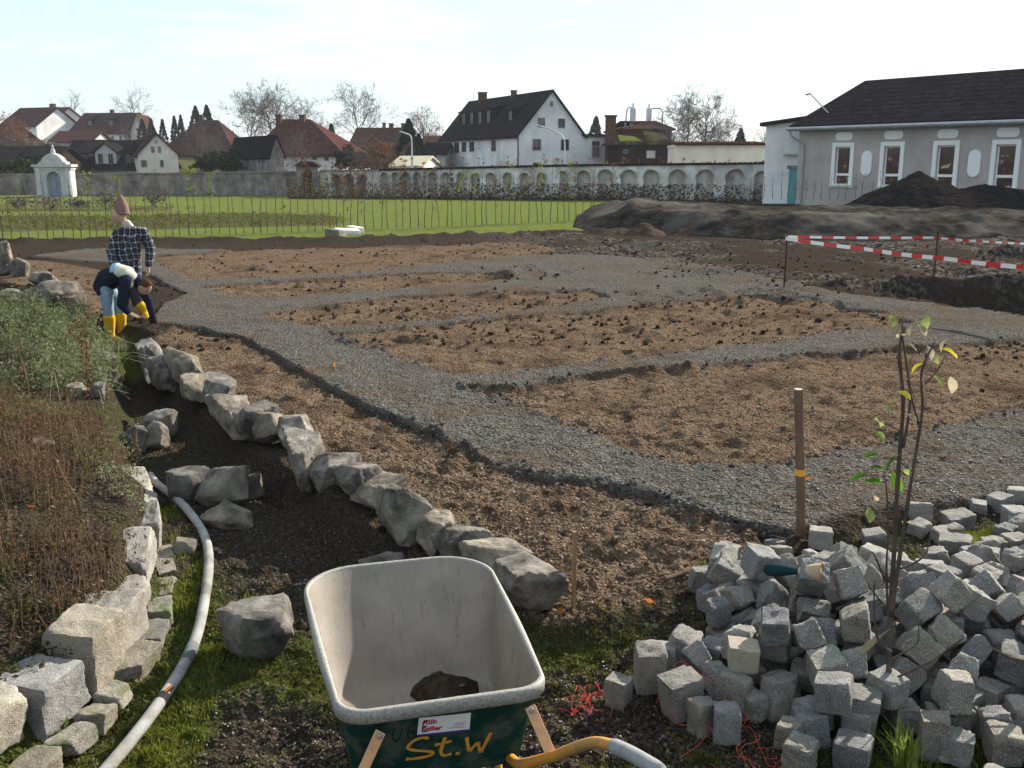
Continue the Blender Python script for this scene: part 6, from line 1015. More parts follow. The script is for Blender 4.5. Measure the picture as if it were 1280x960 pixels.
def outline(y0, y1, w0, w1, r0, r1, n=9):
    """rounded trapezoid, anticlockwise from the rear right corner"""
    pts = []
    for (cx_, cy_, r, a0) in ((w1-r1, y1-r1, r1, 0), (-w1+r1, y1-r1, r1, 90), (-w0+r0, y0+r0, r0, 180), (w0-r0, y0+r0, r0, 270)):
        for i in range(n+1): a = radians(a0+90*i/n); pts.append((cx_+r*cos(a), cy_+r*sin(a)))
    # add points on long sides
    out = []
    for i, p in enumerate(pts):
        q = pts[(i+1) % len(pts)]; d = math.hypot(q[0]-p[0], q[1]-p[1]); k = max(1, int(d/.07))
        for j in range(k): out.append((p[0]+(q[0]-p[0])*j/k, p[1]+(q[1]-p[1])*j/k))
    return out
top_ = outline(0, 1.06, .312, .352, .085, .20); bot_ = []
def remap(p, y0, y1, w0, w1):
    v = p[1]/1.06; wt = .312+.04*v; wv = w0+(w1-w0)*v; return (p[0]/wt*wv, y0+(y1-y0)*v)
zt_, zb_ = BZ+ZO, .30+ZO
rings = []
for k_ in range(13):
    t_ = k_/12; prof = t_; f = t_**1.0; rings.append(([remap(p, .10*f, 1.06-.36*f, .312-.045*f, .352-.07*f) for p in top_], zt_+(zb_-zt_)*t_))
for s_ in (.93, .75, .5, .25, .02): base = rings[12][0]; cx_ = 0; cy_ = .40; rings.append(([((x-cx_)*s_+cx_, (y-cy_)*s_+cy_) for x, y in base], zb_-.018*(1-s_)))
# soften the bend at the bottom
def shell(off, rings, flip=False):
    N = len(rings[0][0]); vs = []
    for (rg2, z) in rings:
        for (x, y) in rg2:
            l = math.hypot(x, y-.45); vs.append((x*(1+off/l), .45+(y-.45)*(1+off/l), z-(off if z < zb_+.001 else 0)))
    fs = [(i*N+k, i*N+(k+1) % N, (i+1)*N+(k+1) % N, (i+1)*N+k) for i in range(len(rings)-1) for k in range(N)]; fs.append(tuple((len(rings)-1)*N+k for k in range(N))); return vs, fs
for nm, off, mt in (('tray_inside', 0, tray_mat()), ('tray_shell', .006, M_GREENP)):
    m = MB(); m.add(*shell(off, rings)); o = m.build(nm, mt, wb, smooth=True)
    sm2 = o.modifiers.new('sub', 'SUBSURF'); sm2.levels = 1; sm2.render_levels = 1
N = len(top_); m = MB(); prof = [(-.001, -.004), (.003, .004), (.012, .007), (.022, .004), (.027, -.006), (.026, -.034), (.022, -.036), (.008, -.030)]; vs = []
for (x, y) in top_:
    l = math.hypot(x, y-.45); ux_, uy_ = x/l, (y-.45)/l
    if abs(y) < .003: ux_, uy_ = 0, -1
    for (o_, dz) in prof: vs.append((x+ux_*o_, y+uy_*o_, zt_+dz))
K_ = len(prof); m.add(vs, [(i*K_+k, i*K_+(k+1) % K_, ((i+1) % N)*K_+(k+1) % K_, ((i+1) % N)*K_+k) for i in range(N) for k in range(K_)]); m.build('rim', rim_mat(), wb, smooth=True)
# soil left in the tray
V2 = []; n_ = 26
rr_ = np.random.RandomState(3)
for i in range(n_+1):
    for j in range(20):
        a = j/20*2*pi; rad = i/n_; R2 = .115*(1+.18*sin(a*3+1)+.10*sin(a*5)+.05*sin(a*9)); x = .10+R2*rad*cos(a); y = .555+R2*1.15*rad*sin(a); V2.append((x, y, zb_+.004+.075*(1-rad**1.8)+.012*(mnoise.noise(Vector((x*22, y*22, 3))))-(.02 if rad > .97 else 0)))
F2 = [(i*20+j, i*20+(j+1) % 20, (i+1)*20+(j+1) % 20, (i+1)*20+j) for i in range(n_) for j in range(20)]
o = link('soil_remains', np_mesh('soil_remains', V2, F2, PM('wet_soil', [(.015, .011, .008), (.06, .045, .034)], 30, .7, .9, 60), True)); o.parent = wb; o['kind'] = 'stuff'; o['label'] = 'small patch of dark wet soil left in the bottom of the tray'
for i, (x, y, s_) in enumerate(((.13, .44, .018), (.07, .47, .012), (.16, .53, .014), (.04, .42, .01))):
    V, Fc = rock_verts(2300+i, 'rock', 2); me = rock_mesh('crumb', V, Fc, (s_*2.2, s_*2, s_*1.6), PM('brick_crumb', [(.25, .09, .03), (.35, .14, .05)], 20, .8) if i == 0 else M_DIRT); q = link('crumb', me, wb); q.location = (x, y, zb_+.045)
# frame, handles, legs, wheel
Rb = Matrix.Rotation(-radians(15), 3, 'Z')
def loc_(v): return Rb @ (Vector(v)-Vector((-.20, 2.69, -.08)))
hp_ = [loc_(P(*q)) for q in ((634, 944, 2.78), (652, 955, 2.71), (690, 946, 2.60), (716, 936, 2.52), (745, 928, 2.42), (770, 934, 2.33))]; gp = [loc_(P(*q)) for q in ((766, 932, 2.345), (790, 943, 2.26), (826, 964, 2.14))]
for sg, lab in ((1, None), (-1, None)):
    mir = lambda v: Vector((v.x*sg, v.y, v.z)); m = MB(); fr_ = [Vector((.10, 1.22, .22)), Vector((.16, .85, .26)), Vector((.21, .45, .30)), Vector((.235, .18, .36))]
    pts = [mir(v) for v in fr_+[hp_[0]*.5+Vector((.24, .06, .40))*.5]+hp_[1:]]
    # smooth the bends
    def csp(ps, n=5):
        out = []
        for i in range(len(ps)-1):
            p0, p1, p2, p3 = ps[max(i-1, 0)], ps[i], ps[i+1], ps[min(i+2, len(ps)-1)]
            for j in range(n): t = j/n; out.append(.5*((2*p1)+(p2-p0)*t+(2*p0-5*p1+4*p2-p3)*t*t+(3*p1-p0-3*p2+p3)*t**3))
        return out+[ps[-1]]
    m.tube(csp(pts), .0165, 12); h_ = m.build('handle', M_ORANGE, wb, smooth=True)
    m = MB(); gg = csp([mir(v) for v in gp]); m.tube(gg, [.0185]+[.0205]*(len(gg)-2)+[.018], 12); m.build('grip', M_GRIP, h_, smooth=True)
    a = loc_(P(663, 884, 2.722)) if sg > 0 else loc_(P(473, 903, 2.655)); b2 = mir(hp_[2]) if sg > 0 else loc_(P(452, 968, 2.53)); m = MB(); d = (b2-a); 
    a = Vector((a.x, -.035, a.z)); ex = d.cross(Vector((0, 1, 0))).normalized(); w_ = .017; th2 = Vector((0, .006, 0)); m.prism([a-ex*w_, a+ex*w_, b2+ex*w_*.95, b2-ex*w_*.95], th2); s2 = m.build('strap', M_STRAP, wb); bevel(s2, .002)
    m = MB(); m.lathe([(.009, 0), (.009, .006), (.004, .009)], 8, tuple(a+d*.06+Vector((0, -.001, 0))), Matrix.Rotation(pi/2, 3, 'X')); m.build('bolt', M_GRIP, s2)
    m = MB(); m.tube([mir(Vector((.225, .30, .34))), mir(Vector((.25, .22, .06))), mir(Vector((.25, .25, .01))), mir(Vector((.22, .42, .01))), mir(Vector((.20, .50, .31)))], .013, 10); m.build('leg', M_ORANGE, wb, smooth=True)
m = MB(); m.lathe([(.11, -.035), (.175, -.04), (.195, -.02), (.197, 0), (.195, .02), (.175, .04), (.11, .035)], 28, (0, 1.10, .197), Matrix.Rotation(pi/2, 3, 'Y')); w2 = m.build('wheel', M_ORANGE, wb); 
m = MB()
for i in range(28): a0, a1 = 2*pi*i/28, 2*pi*(i+.8)/28; m.add([(-.044, 1.10+.19*cos(a0), .197+.19*sin(a0)), (.044, 1.10+.19*cos(a0), .197+.19*sin(a0)), (.044, 1.10+.19*cos(a1), .197+.19*sin(a1)), (-.044, 1.10+.19*cos(a1), .197+.19*sin(a1)), (-.034, 1.10+.203*cos(a0), .197+.203*sin(a0)), (.034, 1.10+.203*cos(a0), .197+.203*sin(a0)), (.034, 1.10+.203*cos(a1), .197+.203*sin(a1)), (-.034, 1.10+.203*cos(a1), .197+.203*sin(a1))], [(4, 5, 6, 7), (0, 1, 5, 4), (3, 7, 6, 2), (0, 4, 7, 3), (1, 2, 6, 5)])
m.build('tyre', M_TYRE, w2)
# writing on the back of the tray
dt_ = (zb_-zt_); pA = Vector((0, 0-.0, zt_)); pB = Vector((0, .10, zb_)); dn = (pB-pA).normalized(); nrm = Vector((0, dn.z, -dn.y)); nrm = nrm if nrm.y < 0 else -nrm; Rw = Matrix.Rotation(radians(15), 3, 'Z'); Ow = Vector((-.20, 2.69, -.08))
def onback(cx, cy, off=.009, scale=4.267):
    px, py = 400+cx/scale, 860+cy/scale; d = Rb @ Vector(raydir(px, py)); c = Rb @ (Vector((0, 0, HC))-Ow); q0 = pA+nrm*off; t = (q0-c).dot(nrm)/d.dot(nrm); return c+d*t
def stroke(mb, pts, wid):
    q = [onback(a, b_) for a, b_ in pts]
    q = csp(q, 4) if len(q) > 2 else q
    L, R2 = [], []
    for i, p in enumerate(q):
        t = (q[min(i+1, len(q)-1)]-q[max(i-1, 0)]).normalized(); s_ = t.cross(nrm).normalized(); w_ = wid*(1+.15*sin(i*1.3)); L.append(p+s_*w_/2); R2.append(p-s_*w_/2)
    n = len(q); mb.add(L+R2, [(i, i+1, n+i+1, n+i) for i in range(n-1)])
m = MB()
for st in ([(580, 268), (540, 266), (495, 285), (468, 318), (500, 332), (580, 338), (603, 348), (570, 365), (500, 377), (458, 379)], [(668, 262), (655, 300), (645, 340), (662, 360), (702, 350)], [(612, 304), (650, 296), (702, 282)], [(722, 350), (746, 347)], [(783, 262), (788, 300), (796, 338)], [(796, 338), (820, 312), (845, 288)], [(845, 288), (848, 315), (856, 344)], [(856, 344), (880, 300), (912, 238)]): stroke(m, st, .0115)
m.build('painted_letters', PM('orange_letter_paint', [(.50, .22, .03), (.62, .30, .05)], 20, .6), wb)['label'] = 'hand painted orange letters St.W'
m = MB()
for st in ([(393, 205), (386, 250), (400, 276), (424, 258), (438, 205)], [(470, 200), (466, 240), (475, 262), (512, 250)], [(468, 226), (502, 218)], [(470, 200), (505, 190)], [(552, 172), (545, 205), (548, 228), (580, 218)], [(548, 200), (572, 194)], [(552, 172), (580, 166)]): stroke(m, st, .0032)
for v in range(len(m.v)): m.v[v] = tuple(Vector(m.v[v])+nrm*.006)
m.build('scrawled_letters', PM('black_marker', [(.005, .005, .005), (.01, .01, .01)], 5, .6), wb)['label'] = 'thin black scrawled letters UE E'
c4 = [onback(*q, .010) for q in ((528, 160), (805, 132), (797, 222), (517, 253))]; m = MB(); m.prism(c4, tuple(nrm*.001)); stk = m.build('sticker', PM('white_sticker', [(.62, .62, .64), (.72, .72, .72)], 20, .4), wb); stk['label'] = 'white sticker reading Rüb Stiller in red'
c5 = [onback(*q, .0105) for q in ((517, 248), (797, 218), (796, 226), (517, 256))]; m = MB(); m.prism(c5, tuple(nrm*.001)); m.build('sticker_edge', PM('violet_print', [(.05, .03, .25), (.08, .05, .3)], 20, .5), stk)
ex_ = (c4[1]-c4[0]).normalized(); ey_ = (c4[0]-c4[3]); ey_ = (ey_-ex_*ey_.dot(ex_)).normalized(); M_REDP = PM('red_print', [(.45, .01, .05), (.5, .02, .07)], 20, .5)
def text(s, px_, py_, size, bold, mat, parent, name):
    cu = bpy.data.curves.new('t', 'FONT'); cu.body = s; cu.size = size; cu.offset = bold; cu.extrude = .0004; to = bpy.data.objects.new('t', cu); COL.objects.link(to); bpy.context.view_layer.update(); me = bpy.data.meshes.new_from_object(to.evaluated_get(bpy.context.evaluated_depsgraph_get())); bpy.data.objects.remove(to); me.materials.clear(); me.materials.append(mat)
    o = link(name, me, parent); p0 = onback(px_, py_, .0125); Mx = Matrix((ex_, ey_, ex_.cross(ey_))).transposed().to_4x4(); Mx.translation = p0; o.matrix_local = Mx; return o
text('R\u00fcb', 548, 196, .027, .0006, M_REDP, stk, 'print'); text('Stiller', 546, 232, .026, .0006, M_REDP, stk, 'print')
for i, (a, y_) in enumerate(((715, 192), (712, 203), (690, 214))): m = MB(); q = [onback(a, y_, .0115), onback(775 if i != 1 else 765, y_-6, .0115)]; m.prism([q[0], q[1], q[1]+ey_*.0014, q[0]+ey_*.0014], tuple(nrm*.0008)); m.build('print_line', M_REDP, stk)
# ================================================================ PIPE, POST, STAKE, TWINE, TAPE, TOOL
M_PIPE = PM('grey_plastic_pipe', [(.22, .22, .225), (.32, .32, .32)], 7, .55, .1, 40, dirt_or_lit=(.16, .15, .13), dscale=6)
pp = [(118, 978), (165, 925), (200, 880), (228, 838), (247, 800), (257, 760), (262, 715), (257, 682), (241, 655), (216, 628), (197, 612), (188, 601)]
w3 = [G(a, b_) for a, b_ in pp]; w3 = [Vector((v.x, v.y, float(hgt(v.x, v.y))+.030)) for v in w3]
sm3 = csp(w3, 6); e = empty('water_pipe', tuple(sm3[0])); tag(e, 'grey plastic pipe curving along the kerb stones on the grass', 'pipe'); lo = [v-sm3[0] for v in sm3]
for i in range(len(lo)): lo[i] = Vector((lo[i].x, lo[i].y, sum(lo[max(0, min(len(lo)-1, i+k))].z for k in range(-6, 7))/13+.004))
MB().tube(lo, .0285, 12).build('hose', M_PIPE, e, smooth=True)
i0 = 19; MB().tube(lo[i0:i0+4], .032, 12).build('coupling', PM('dark_coupling', [(.09, .10, .11), (.14, .15, .16)], 8, .5), e, smooth=True)
i0 = 12; MB().tube(lo[i0:i0+2], .0305, 12).build('band', PM('dark_band', [(.02, .02, .02), (.04, .04, .04)], 8, .5), e); q = lo[i0+1]; m = MB(); m.box((q.x+.02, q.y+.012, q.z+.028), (.014, .045, .022), rot=(.3, .4, -.5)); m.build('clip', PM('rust_clip', [(.35, .12, .05), (.45, .18, .08)], 9, .7), e)
M_POSTW = PM('weathered_post', [(.11, .07, .05), (.20, .135, .095)], 5, .8, .5, 30, stretch=(8, 8, 1))
b0 = G(1002, 672); tp = P(998, 487, b0.y); e = empty('round_post', (b0.x, b0.y, b0.z)); tag(e, 'round brown wooden post with an orange mark beside the heap', 'post'); h_ = tp.z-b0.z; dx = tp.x-b0.x
MB().tube([(0, 0, -.1), (dx*.3, 0, h_*.3), (dx*.7, 0, h_*.7), (dx, 0, h_)], [.027, .027, .026, .025], 14).build('shaft', M_POSTW, e, smooth=False); m = MB(); zc_ = P(1001, 590, b0.y).z-b0.z; m.tube([(dx*zc_/h_, 0, zc_-.02), (dx*zc_/h_, 0, zc_+.02)], .0285, 14, cap=False); m.build('mark', PM('orange_mark', [(.65, .30, .04), (.75, .36, .06)], 20, .6), e)
MB().tube([(dx, 0, h_-.001), (dx, 0, h_+.004)], .023, 14).build('end_grain', PM('pale_end_grain', [(.35, .32, .28), (.5, .46, .4)], 20, .8), e)
b0 = G(717, 760); tp = P(716, 664, b0.y); e = MB().box((0, 0, (tp.z-b0.z)/2-.05), (.019, .016, tp.z-b0.z+.1), rot=(.02, -.01, .3)).build('wooden_stake', PM('raw_stake_wood', [(.22, .13, .075), (.34, .22, .13)], 6, .8, .4, 30, stretch=(8, 8, 1))); e.location = b0; tag(e, 'thin square wooden stake at the near corner of the brown bed', 'stake')
M_TW = PM('red_twine', [(.50, .06, .05), (.65, .12, .10)], 30, .7)
for ti, (px, py, R2, n_, lb) in enumerate(((738, 884, .085, 300, 'tangle of red twine beside the small pale sett'), (890, 912, .13, 150, 'loose loops of red twine at the foot of the setts'), (950, 950, .10, 210, 'tangle of red twine at the bottom edge of the photo'))):
    g = G(px, py); rr = random.Random(ti+5); p = Vector((0, 0, .02)); d = Vector((1, 0, 0)); pts = []
    for i in range(n_):
        d = (d+Vector((rr.gauss(0, .5), rr.gauss(0, .5), rr.gauss(0, .22)))-p*(.5/R2)*.35).normalized(); p = p+d*.017; p.z = max(.004, min(p.z, .06)); pts.append(p.copy())
    o = MB().tube(pts, .0012, 4).build('twine', M_TW); o.location = (g.x, g.y, float(hgt(g.x, g.y))+.004); tag(o, lb, 'twine')
m = MB(); q = [G(a, b_) for a, b_ in ((820, 880), (845, 862), (870, 872), (905, 905), (880, 930), (850, 955))]; q = csp([Vector((v.x, v.y, float(hgt(v.x, v.y))+.02+.10*(1 if 0 < i < 4 else 0))) for i, v in enumerate(q)], 8); o = m.tube(q, .0013, 4).build('twine', M_TW); tag(o, 'long red strand of twine hanging over the front setts', 'twine')
M_ROD = PM('rusty_rod', [(.03, .022, .018), (.07, .045, .035)], 9, .8); rods = []
for (pb, pt, lb) in (((980, 357), (980, 294), 'thin iron rod holding the corner of the barrier tape'), ((1167, 349), (1167, 290), 'thin iron rod in the middle of the barrier tape line')):
    b0 = G(*pb); tp = P(pt[0], pt[1], b0.y); h_ = tp.z-b0.z; o = MB().tube([(0, 0, -.1), (.004, 0, h_*.5), (0, 0, h_)], .014, 6).build('iron_rod', M_ROD); o.location = b0; tag(o, lb, 'rod'); rods.append((b0, h_))
m, nt, b, t = base_mat('tape_red'); b.inputs['Base Color'].default_value = (.55, .02, .025, 1); b.inputs['Roughness'].default_value = .4; M_TR = m
m, nt, b, t = base_mat('tape_white'); b.inputs['Base Color'].default_value = (.75, .74, .72, 1); b.inputs['Roughness'].default_value = .4; M_TWH = m
def tape(label, pts, w_=.062, seg=.24, sag=.05):
    A0 = pts[0]; m = MB(); k = 0
    P3 = []
    for i in range(len(pts)-1):
        L = (pts[i+1]-pts[i]).length; n = max(2, int(L/seg))
        for j in range(n): t = j/n; p = pts[i].lerp(pts[i+1], t); p = p-Vector((0, 0, sag*4*t*(1-t)*L/6)); P3.append(p)
    P3.append(pts[-1]); rr = random.Random(3)
    up_ = []; 
    for i in range(len(P3)): a = .25*sin(i*.3)+.08*rr.uniform(-1, 1); up_.append(Vector((0, sin(a), cos(a)))*w_/2)
    for i in range(len(P3)-1): m.mat((i+1) % 2); m.add([P3[i]-up_[i]-A0, P3[i+1]-up_[i+1]-A0, P3[i+1]+up_[i+1]-A0, P3[i]+up_[i]-A0], [(0, 1, 2, 3)])
    o = m.build('barrier_tape', [M_TR, M_TWH]); o.location = A0; tag(o, label, 'barrier tape')
r1, r2 = rods; y1 = r1[0].y; c1_ = P(982, 298, y1)
tape('near strand of red and white barrier tape slanting down to the right', [c1_, P(1080, 311, 16.5), P(1180, 323, 14.6), P(1290, 335, 13.2), P(1420, 350, 12)])
tape('far strand of red and white barrier tape running level between the rods', [c1_+Vector((0, .01, .03)), P(1167, 297, r2[0].y), P(1290, 305, 21.5), P(1400, 312, 23)], .045, .26, .02)
for (a, b_, Yv, lb) in ((1420, 350, 12, 'iron rod carrying the near tape beyond the right photo edge'),): pass
# the tool lying on the heap
M_TOOLG = PM('dark_green_rubber', [(.006, .022, .028), (.015, .04, .05)], 12, .45); M_TOOLW = PM('pale_beech_wood', [(.30, .22, .15), (.42, .32, .23)], 9, .6)
q0, q1 = P(955, 712, 4.24), P(1030, 716, 4.12); e = empty('hand_tool', tuple(q0)); tag(e, 'hand tool with dark green handle and pale cup-shaped end lying on the sett heap', 'hand tool'); d = q1-q0
MB().tube([d*0, d*.06, d*.2, d*.34, d*.5, d*.6], [.012, .027, .030, .024, .016, .014], 12).build('handle', M_TOOLG, e, smooth=True)
m = MB(); m.tube([d*.58, d*.66, d*.8, d*.93, d*.96], [.015, .026, .036, .042, .042], 16, cap=False); m.tube([d*.95, d*.70], [.038, .026], 16); m.build('cup', M_TOOLW, e, smooth=True); m = MB(); m.tube([d*.945, d*.975], .0435, 16, cap=False); m.build('ring', M_ORANGE, e)
# ================================================================ SAPLING IN THE FOREGROUND
M_SAPB = PM('sapling_bark', [(.06, .045, .038), (.13, .10, .085)], 14, .8, .5, 60)
def leafm(name, a, b_): return PM(name, [a, b_], 25, .55, .1, trans=.45)
LM = [leafm('yellow_leaf', (.50, .45, .03), (.60, .55, .06)), leafm('pale_green_leaf', (.20, .27, .06), (.34, .38, .14)), leafm('green_leaf', (.06, .16, .02), (.12, .24, .03)), leafm('withered_leaf', (.30, .26, .18), (.42, .37, .27))]
bs = G(1110, 907); YS = bs.y; e = empty('young_tree', tuple(bs)); tag(e, 'slender two-stemmed young tree with a few yellow-green leaves before the sett heap', 'young tree')
def S3(pts, dy=0): return [P(a, b_, YS+dy*(i+1)/len(pts)+.0)-bs for i, (a, b_) in enumerate(pts)]
stems = [([(1110, 915), (1111, 850), (1112, 790), (1117, 700), (1121, 620), (1125, 560), (1129, 500), (1124, 440), (1131, 408)], .0135, .05, 'trunk'), ([(1114, 770), (1124, 700), (1136, 620), (1145, 565), (1153, 510), (1152, 465), (1168, 428)], .009, -.08, 'stem'), ([(1112, 800), (1108, 720), (1110, 660), (1108, 610), (1104, 592)], .0055, .1, 'stem'), ([(1129, 560), (1138, 500), (1133, 455), (1128, 420), (1128, 400)], .006, .1, 'stem'), ([(1148, 530), (1140, 500), (1134, 475)], .005, -.05, 'twig'),
 ([(1114, 850), (1140, 838), (1167, 825), (1190, 808), (1205, 797)], .006, -.1, 'twig'), ([(1114, 825), (1135, 812), (1148, 800), (1147, 762)], .005, .1, 'twig'), ([(1113, 815), (1098, 800), (1093, 770), (1093, 725)], .006, -.1, 'twig'), ([(1116, 765), (1100, 750), (1086, 732)], .006, .12, 'twig'), ([(1122, 712), (1146, 702), (1158, 690), (1163, 668)], .005, .1, 'twig'), ([(1112, 880), (1128, 872), (1136, 866)], .005, -.05, 'twig'), ([(1104, 720), (1096, 700), (1090, 690)], .005, -.05, 'twig'), ([(1140, 590), (1122, 575), (1104, 572)], .004, .05, 'twig'), ([(1128, 540), (1112, 532), (1102, 530)], .004, .05, 'twig'), ([(1156, 480), (1172, 462), (1182, 444)], .004, .05, 'twig'), ([(1118, 640), (1100, 640), (1090, 640)], .0035, .0, 'twig')]
tipP = {}
for pts, r_, dy, nm in stems:
    q = csp(S3(pts, dy), 4); rr = [r_*(1-.6*i/len(q))*(1+.12*sin(i*1.9)) for i in range(len(q))]; MB().tube(q, rr, 8).build(nm, M_SAPB, e, smooth=True)
leaves = [(1147, 459, 15, 0), (1188, 440, 18, 0), (1173, 475, 17, 1), (1098, 527, 18, 1), (1100, 545, 15, 1), (1087, 570, 20, 2), (1115, 577, 20, 2), (1121, 602, 20, 2), (1073, 597, 17, 2), (1093, 602, 17, 2), (1087, 643, 17, 1), (1133, 653, 15, 3), (1158, 403, 17, 1), (1141, 409, 18, 3), (1115, 400, 16, 1), (1162, 440, 14, 3), (1140, 433, 12, 3), (1140, 522, 12, 3), (1130, 493, 14, 0), (1115, 507, 15, 1), (1190, 480, 18, 3), (1180, 430, 14, 3), (1172, 448, 12, 1), (1126, 420, 12, 3), (1134, 590, 12, 1), (1097, 585, 14, 2), (1152, 412, 14, 3), (1094, 622, 13, 3)]
rr = random.Random(12)
for i, (px, py, s_, mi) in enumerate(leaves):
    c = P(px, py, YS+rr.uniform(-.06, .06))-bs; L = s_*.0034*1.3; Wd = L*.55; vs = []; fs = []
    for a in range(7):
        t = a/6; w_ = Wd*sin(pi*min(1, t*1.02+.02))**.8*(1-.25*t); z = -.35*L*(t-.3)**2
        vs += [(-w_/2, (t-.5)*L, z+w_*.25), (0, (t-.5)*L, z), (w_/2, (t-.5)*L, z+w_*.25)]
    for a in range(6): fs += [(a*3, a*3+1, a*3+4, a*3+3), (a*3+1, a*3+2, a*3+5, a*3+4)]
    m = MB(); m.add(vs, fs); o = m.build('leaf', LM[mi], e, smooth=True); o.location = c; o.rotation_euler = (rr.uniform(.3, 1.3), rr.uniform(-.7, .7), rr.uniform(-2.6, 2.6))
q = [P(1077, 813, YS-.05)-bs, P(1113, 786, YS-.02)-bs]; m = MB(); u = (q[1]-q[0]); n_ = Vector((0, 0, 1)); sd_ = Vector((-.3, 0, 1)).normalized()*.014; m.add([q[0]-sd_, q[0]+u*.2-sd_*1.3, q[1], q[0]+u*.2+sd_*1.3, q[0]+sd_*.8], [(0, 1, 2, 3, 4)]); o = m.build('withered_leaf', LM[3], e); so2 = o.modifiers.new('solid', 'SOLIDIFY'); so2.thickness = .0015
# dark sapling trunk just beyond the lower right corner, seen by its twig
b1 = G(1298, 905); e = empty('young_tree', tuple(b1)); tag(e, 'young tree at the very right photo edge with one twig reaching left', 'young tree')
q = [P(1297, 915, b1.y)-b1, P(1292, 800, b1.y)-b1, P(1288, 700, b1.y)-b1, P(1300, 560, b1.y)-b1, P(1310, 300, b1.y)-b1]; MB().tube(csp(q, 4), .014, 8).build('trunk', M_SAPB, e, smooth=True)
q = [P(1291, 828, b1.y)-b1, P(1262, 822, b1.y)-b1, P(1236, 808, b1.y)-b1]; MB().tube(q, [.008, .006, .003], 6).build('twig', M_SAPB, e, smooth=True)
# ================================================================ PEOPLE
def flesh(name, chains, mat, parent, vox=.013, smooth=6):
    """one continuous surface: overlapping balls along tapering chains, fused by a voxel remesh.
    chains: lists of (point, (rx, ry, rz))"""
    bm = bmesh.new()
    def ball(p, r):
        M = Matrix.Translation(p) @ Matrix.Diagonal((r[0], r[1], r[2], 1)); bmesh.ops.create_icosphere(bm, subdivisions=2, radius=1, matrix=M)
    for ch in chains:
        ch = [(Vector(p), (r, r, r) if not hasattr(r, '__len__') else r) for p, r in ch]
        if len(ch) == 1: ball(*ch[0])
        for (p, r), (q, s) in zip(ch, ch[1:]):
            n = max(2, int((q-p).length/(min(min(r), min(s))*.45)))
            for k in range(n+1): t = k/n; ball(p.lerp(q, t), [r[a]*(1-t)+s[a]*t for a in range(3)])
    me = bpy.data.meshes.new(name); bm.to_mesh(me); bm.free(); me.materials.append(mat); o = link(name, me, parent)
    rm = o.modifiers.new('fuse', 'REMESH'); rm.mode = 'VOXEL'; rm.voxel_size = vox; rm.use_smooth_shade = True
    if smooth: sm_ = o.modifiers.new('soft', 'SMOOTH'); sm_.factor = .5; sm_.iterations = smooth
    return o
def hand(parent, w, d, side, mat, s=1.0):
    """palm, four unequal bent fingers and a thumb set on the side of the palm, in one surface"""
    w = Vector(w); d = Vector(d).normalized(); sd_ = Vector(side); sd_ = (sd_-d*sd_.dot(d)).normalized(); n = d.cross(sd_); ch = [[(w-d*.02*s, .026*s), (w, .025*s)]]
    for off in (-.026, -.009, .009, .026): ch.append([(w+sd_*off*.6*s, .018*s), (w+d*.085*s+sd_*off*s, .0145*s)])
    for (off, L) in ((-.028, .066), (-.010, .077), (.010, .072), (.028, .056)): a = w+d*.088*s+sd_*off*s; ch.append([(a, .0095*s), (a+d*L*.5*s+n*.010*s, .0088*s), (a+d*L*.85*s+n*.032*s, .0075*s)])
    a = w+d*.025*s-sd_*.026*s; ch.append([(a, .014*s), (a+d*.035*s-sd_*.030*s+n*.01*s, .0105*s), (a+d*.062*s-sd_*.034*s+n*.022*s, .0085*s)]); return flesh('hand', ch, mat, parent, .0045, 2)
M_SKIN = PM('skin', [(.42, .25, .18), (.52, .33, .25)], 12, .6); M_NAVY = PM('navy_jacket', [(.010, .012, .022), (.022, .026, .045)], 14, .85, .3, 20); M_JEANS = PM('light_jeans', [(.15, .22, .30), (.25, .33, .40)], 16, .9, .3, 50)
M_BOOT = PM('yellow_rubber', [(.45, .26, .012), (.60, .37, .03)], 8, .4); M_CREAMJ = PM('cream_jacket_panel', [(.42, .40, .34), (.52, .50, .43)], 14, .85); M_HAIR = PM('brown_hair', [(.05, .028, .018), (.10, .06, .04)], 40, .8, .6, 80); M_KNIT = PM('dusty_pink_knit', [(.17, .105, .10), (.26, .165, .155)], 40, .95, .8, 90, stretch=(1, 1, 2.5)); M_TROU = PM('dark_trousers', [(.03, .03, .035), (.06, .06, .07)], 12, .9); M_GLOVE = PM('work_glove', [(.16, .11, .08), (.26, .19, .14)], 20, .9)
m, nt, b, t = base_mat('plaid_flannel'); sx = nt.nodes.new('ShaderNodeSeparateXYZ'); nt.links.new(t.outputs['Object'], sx.inputs[0])
def stripe(o_, f, lo_, sh=0): a = mathn(nt, 'MULTIPLY', o_, f); a = mathn(nt, 'ADD', a, sh); a = mathn(nt, 'FRACT', a); return mathn(nt, 'LESS_THAN', a, lo_)
xz = mathn(nt, 'ADD', sx.outputs['X'], mathn(nt, 'MULTIPLY', sx.outputs['Y'], .6)); wob = mathn(nt, 'MULTIPLY', tnoise(nt, t.outputs['Object'], 5, 3, .6), .16); xz = mathn(nt, 'ADD', xz, wob); zz_ = mathn(nt, 'ADD', sx.outputs['Z'], wob); h1 = stripe(zz_, 11, .22); h2 = stripe(zz_, 11, .10, .45); v1 = stripe(xz, 12, .2); v2 = stripe(xz, 12, .07, .4)
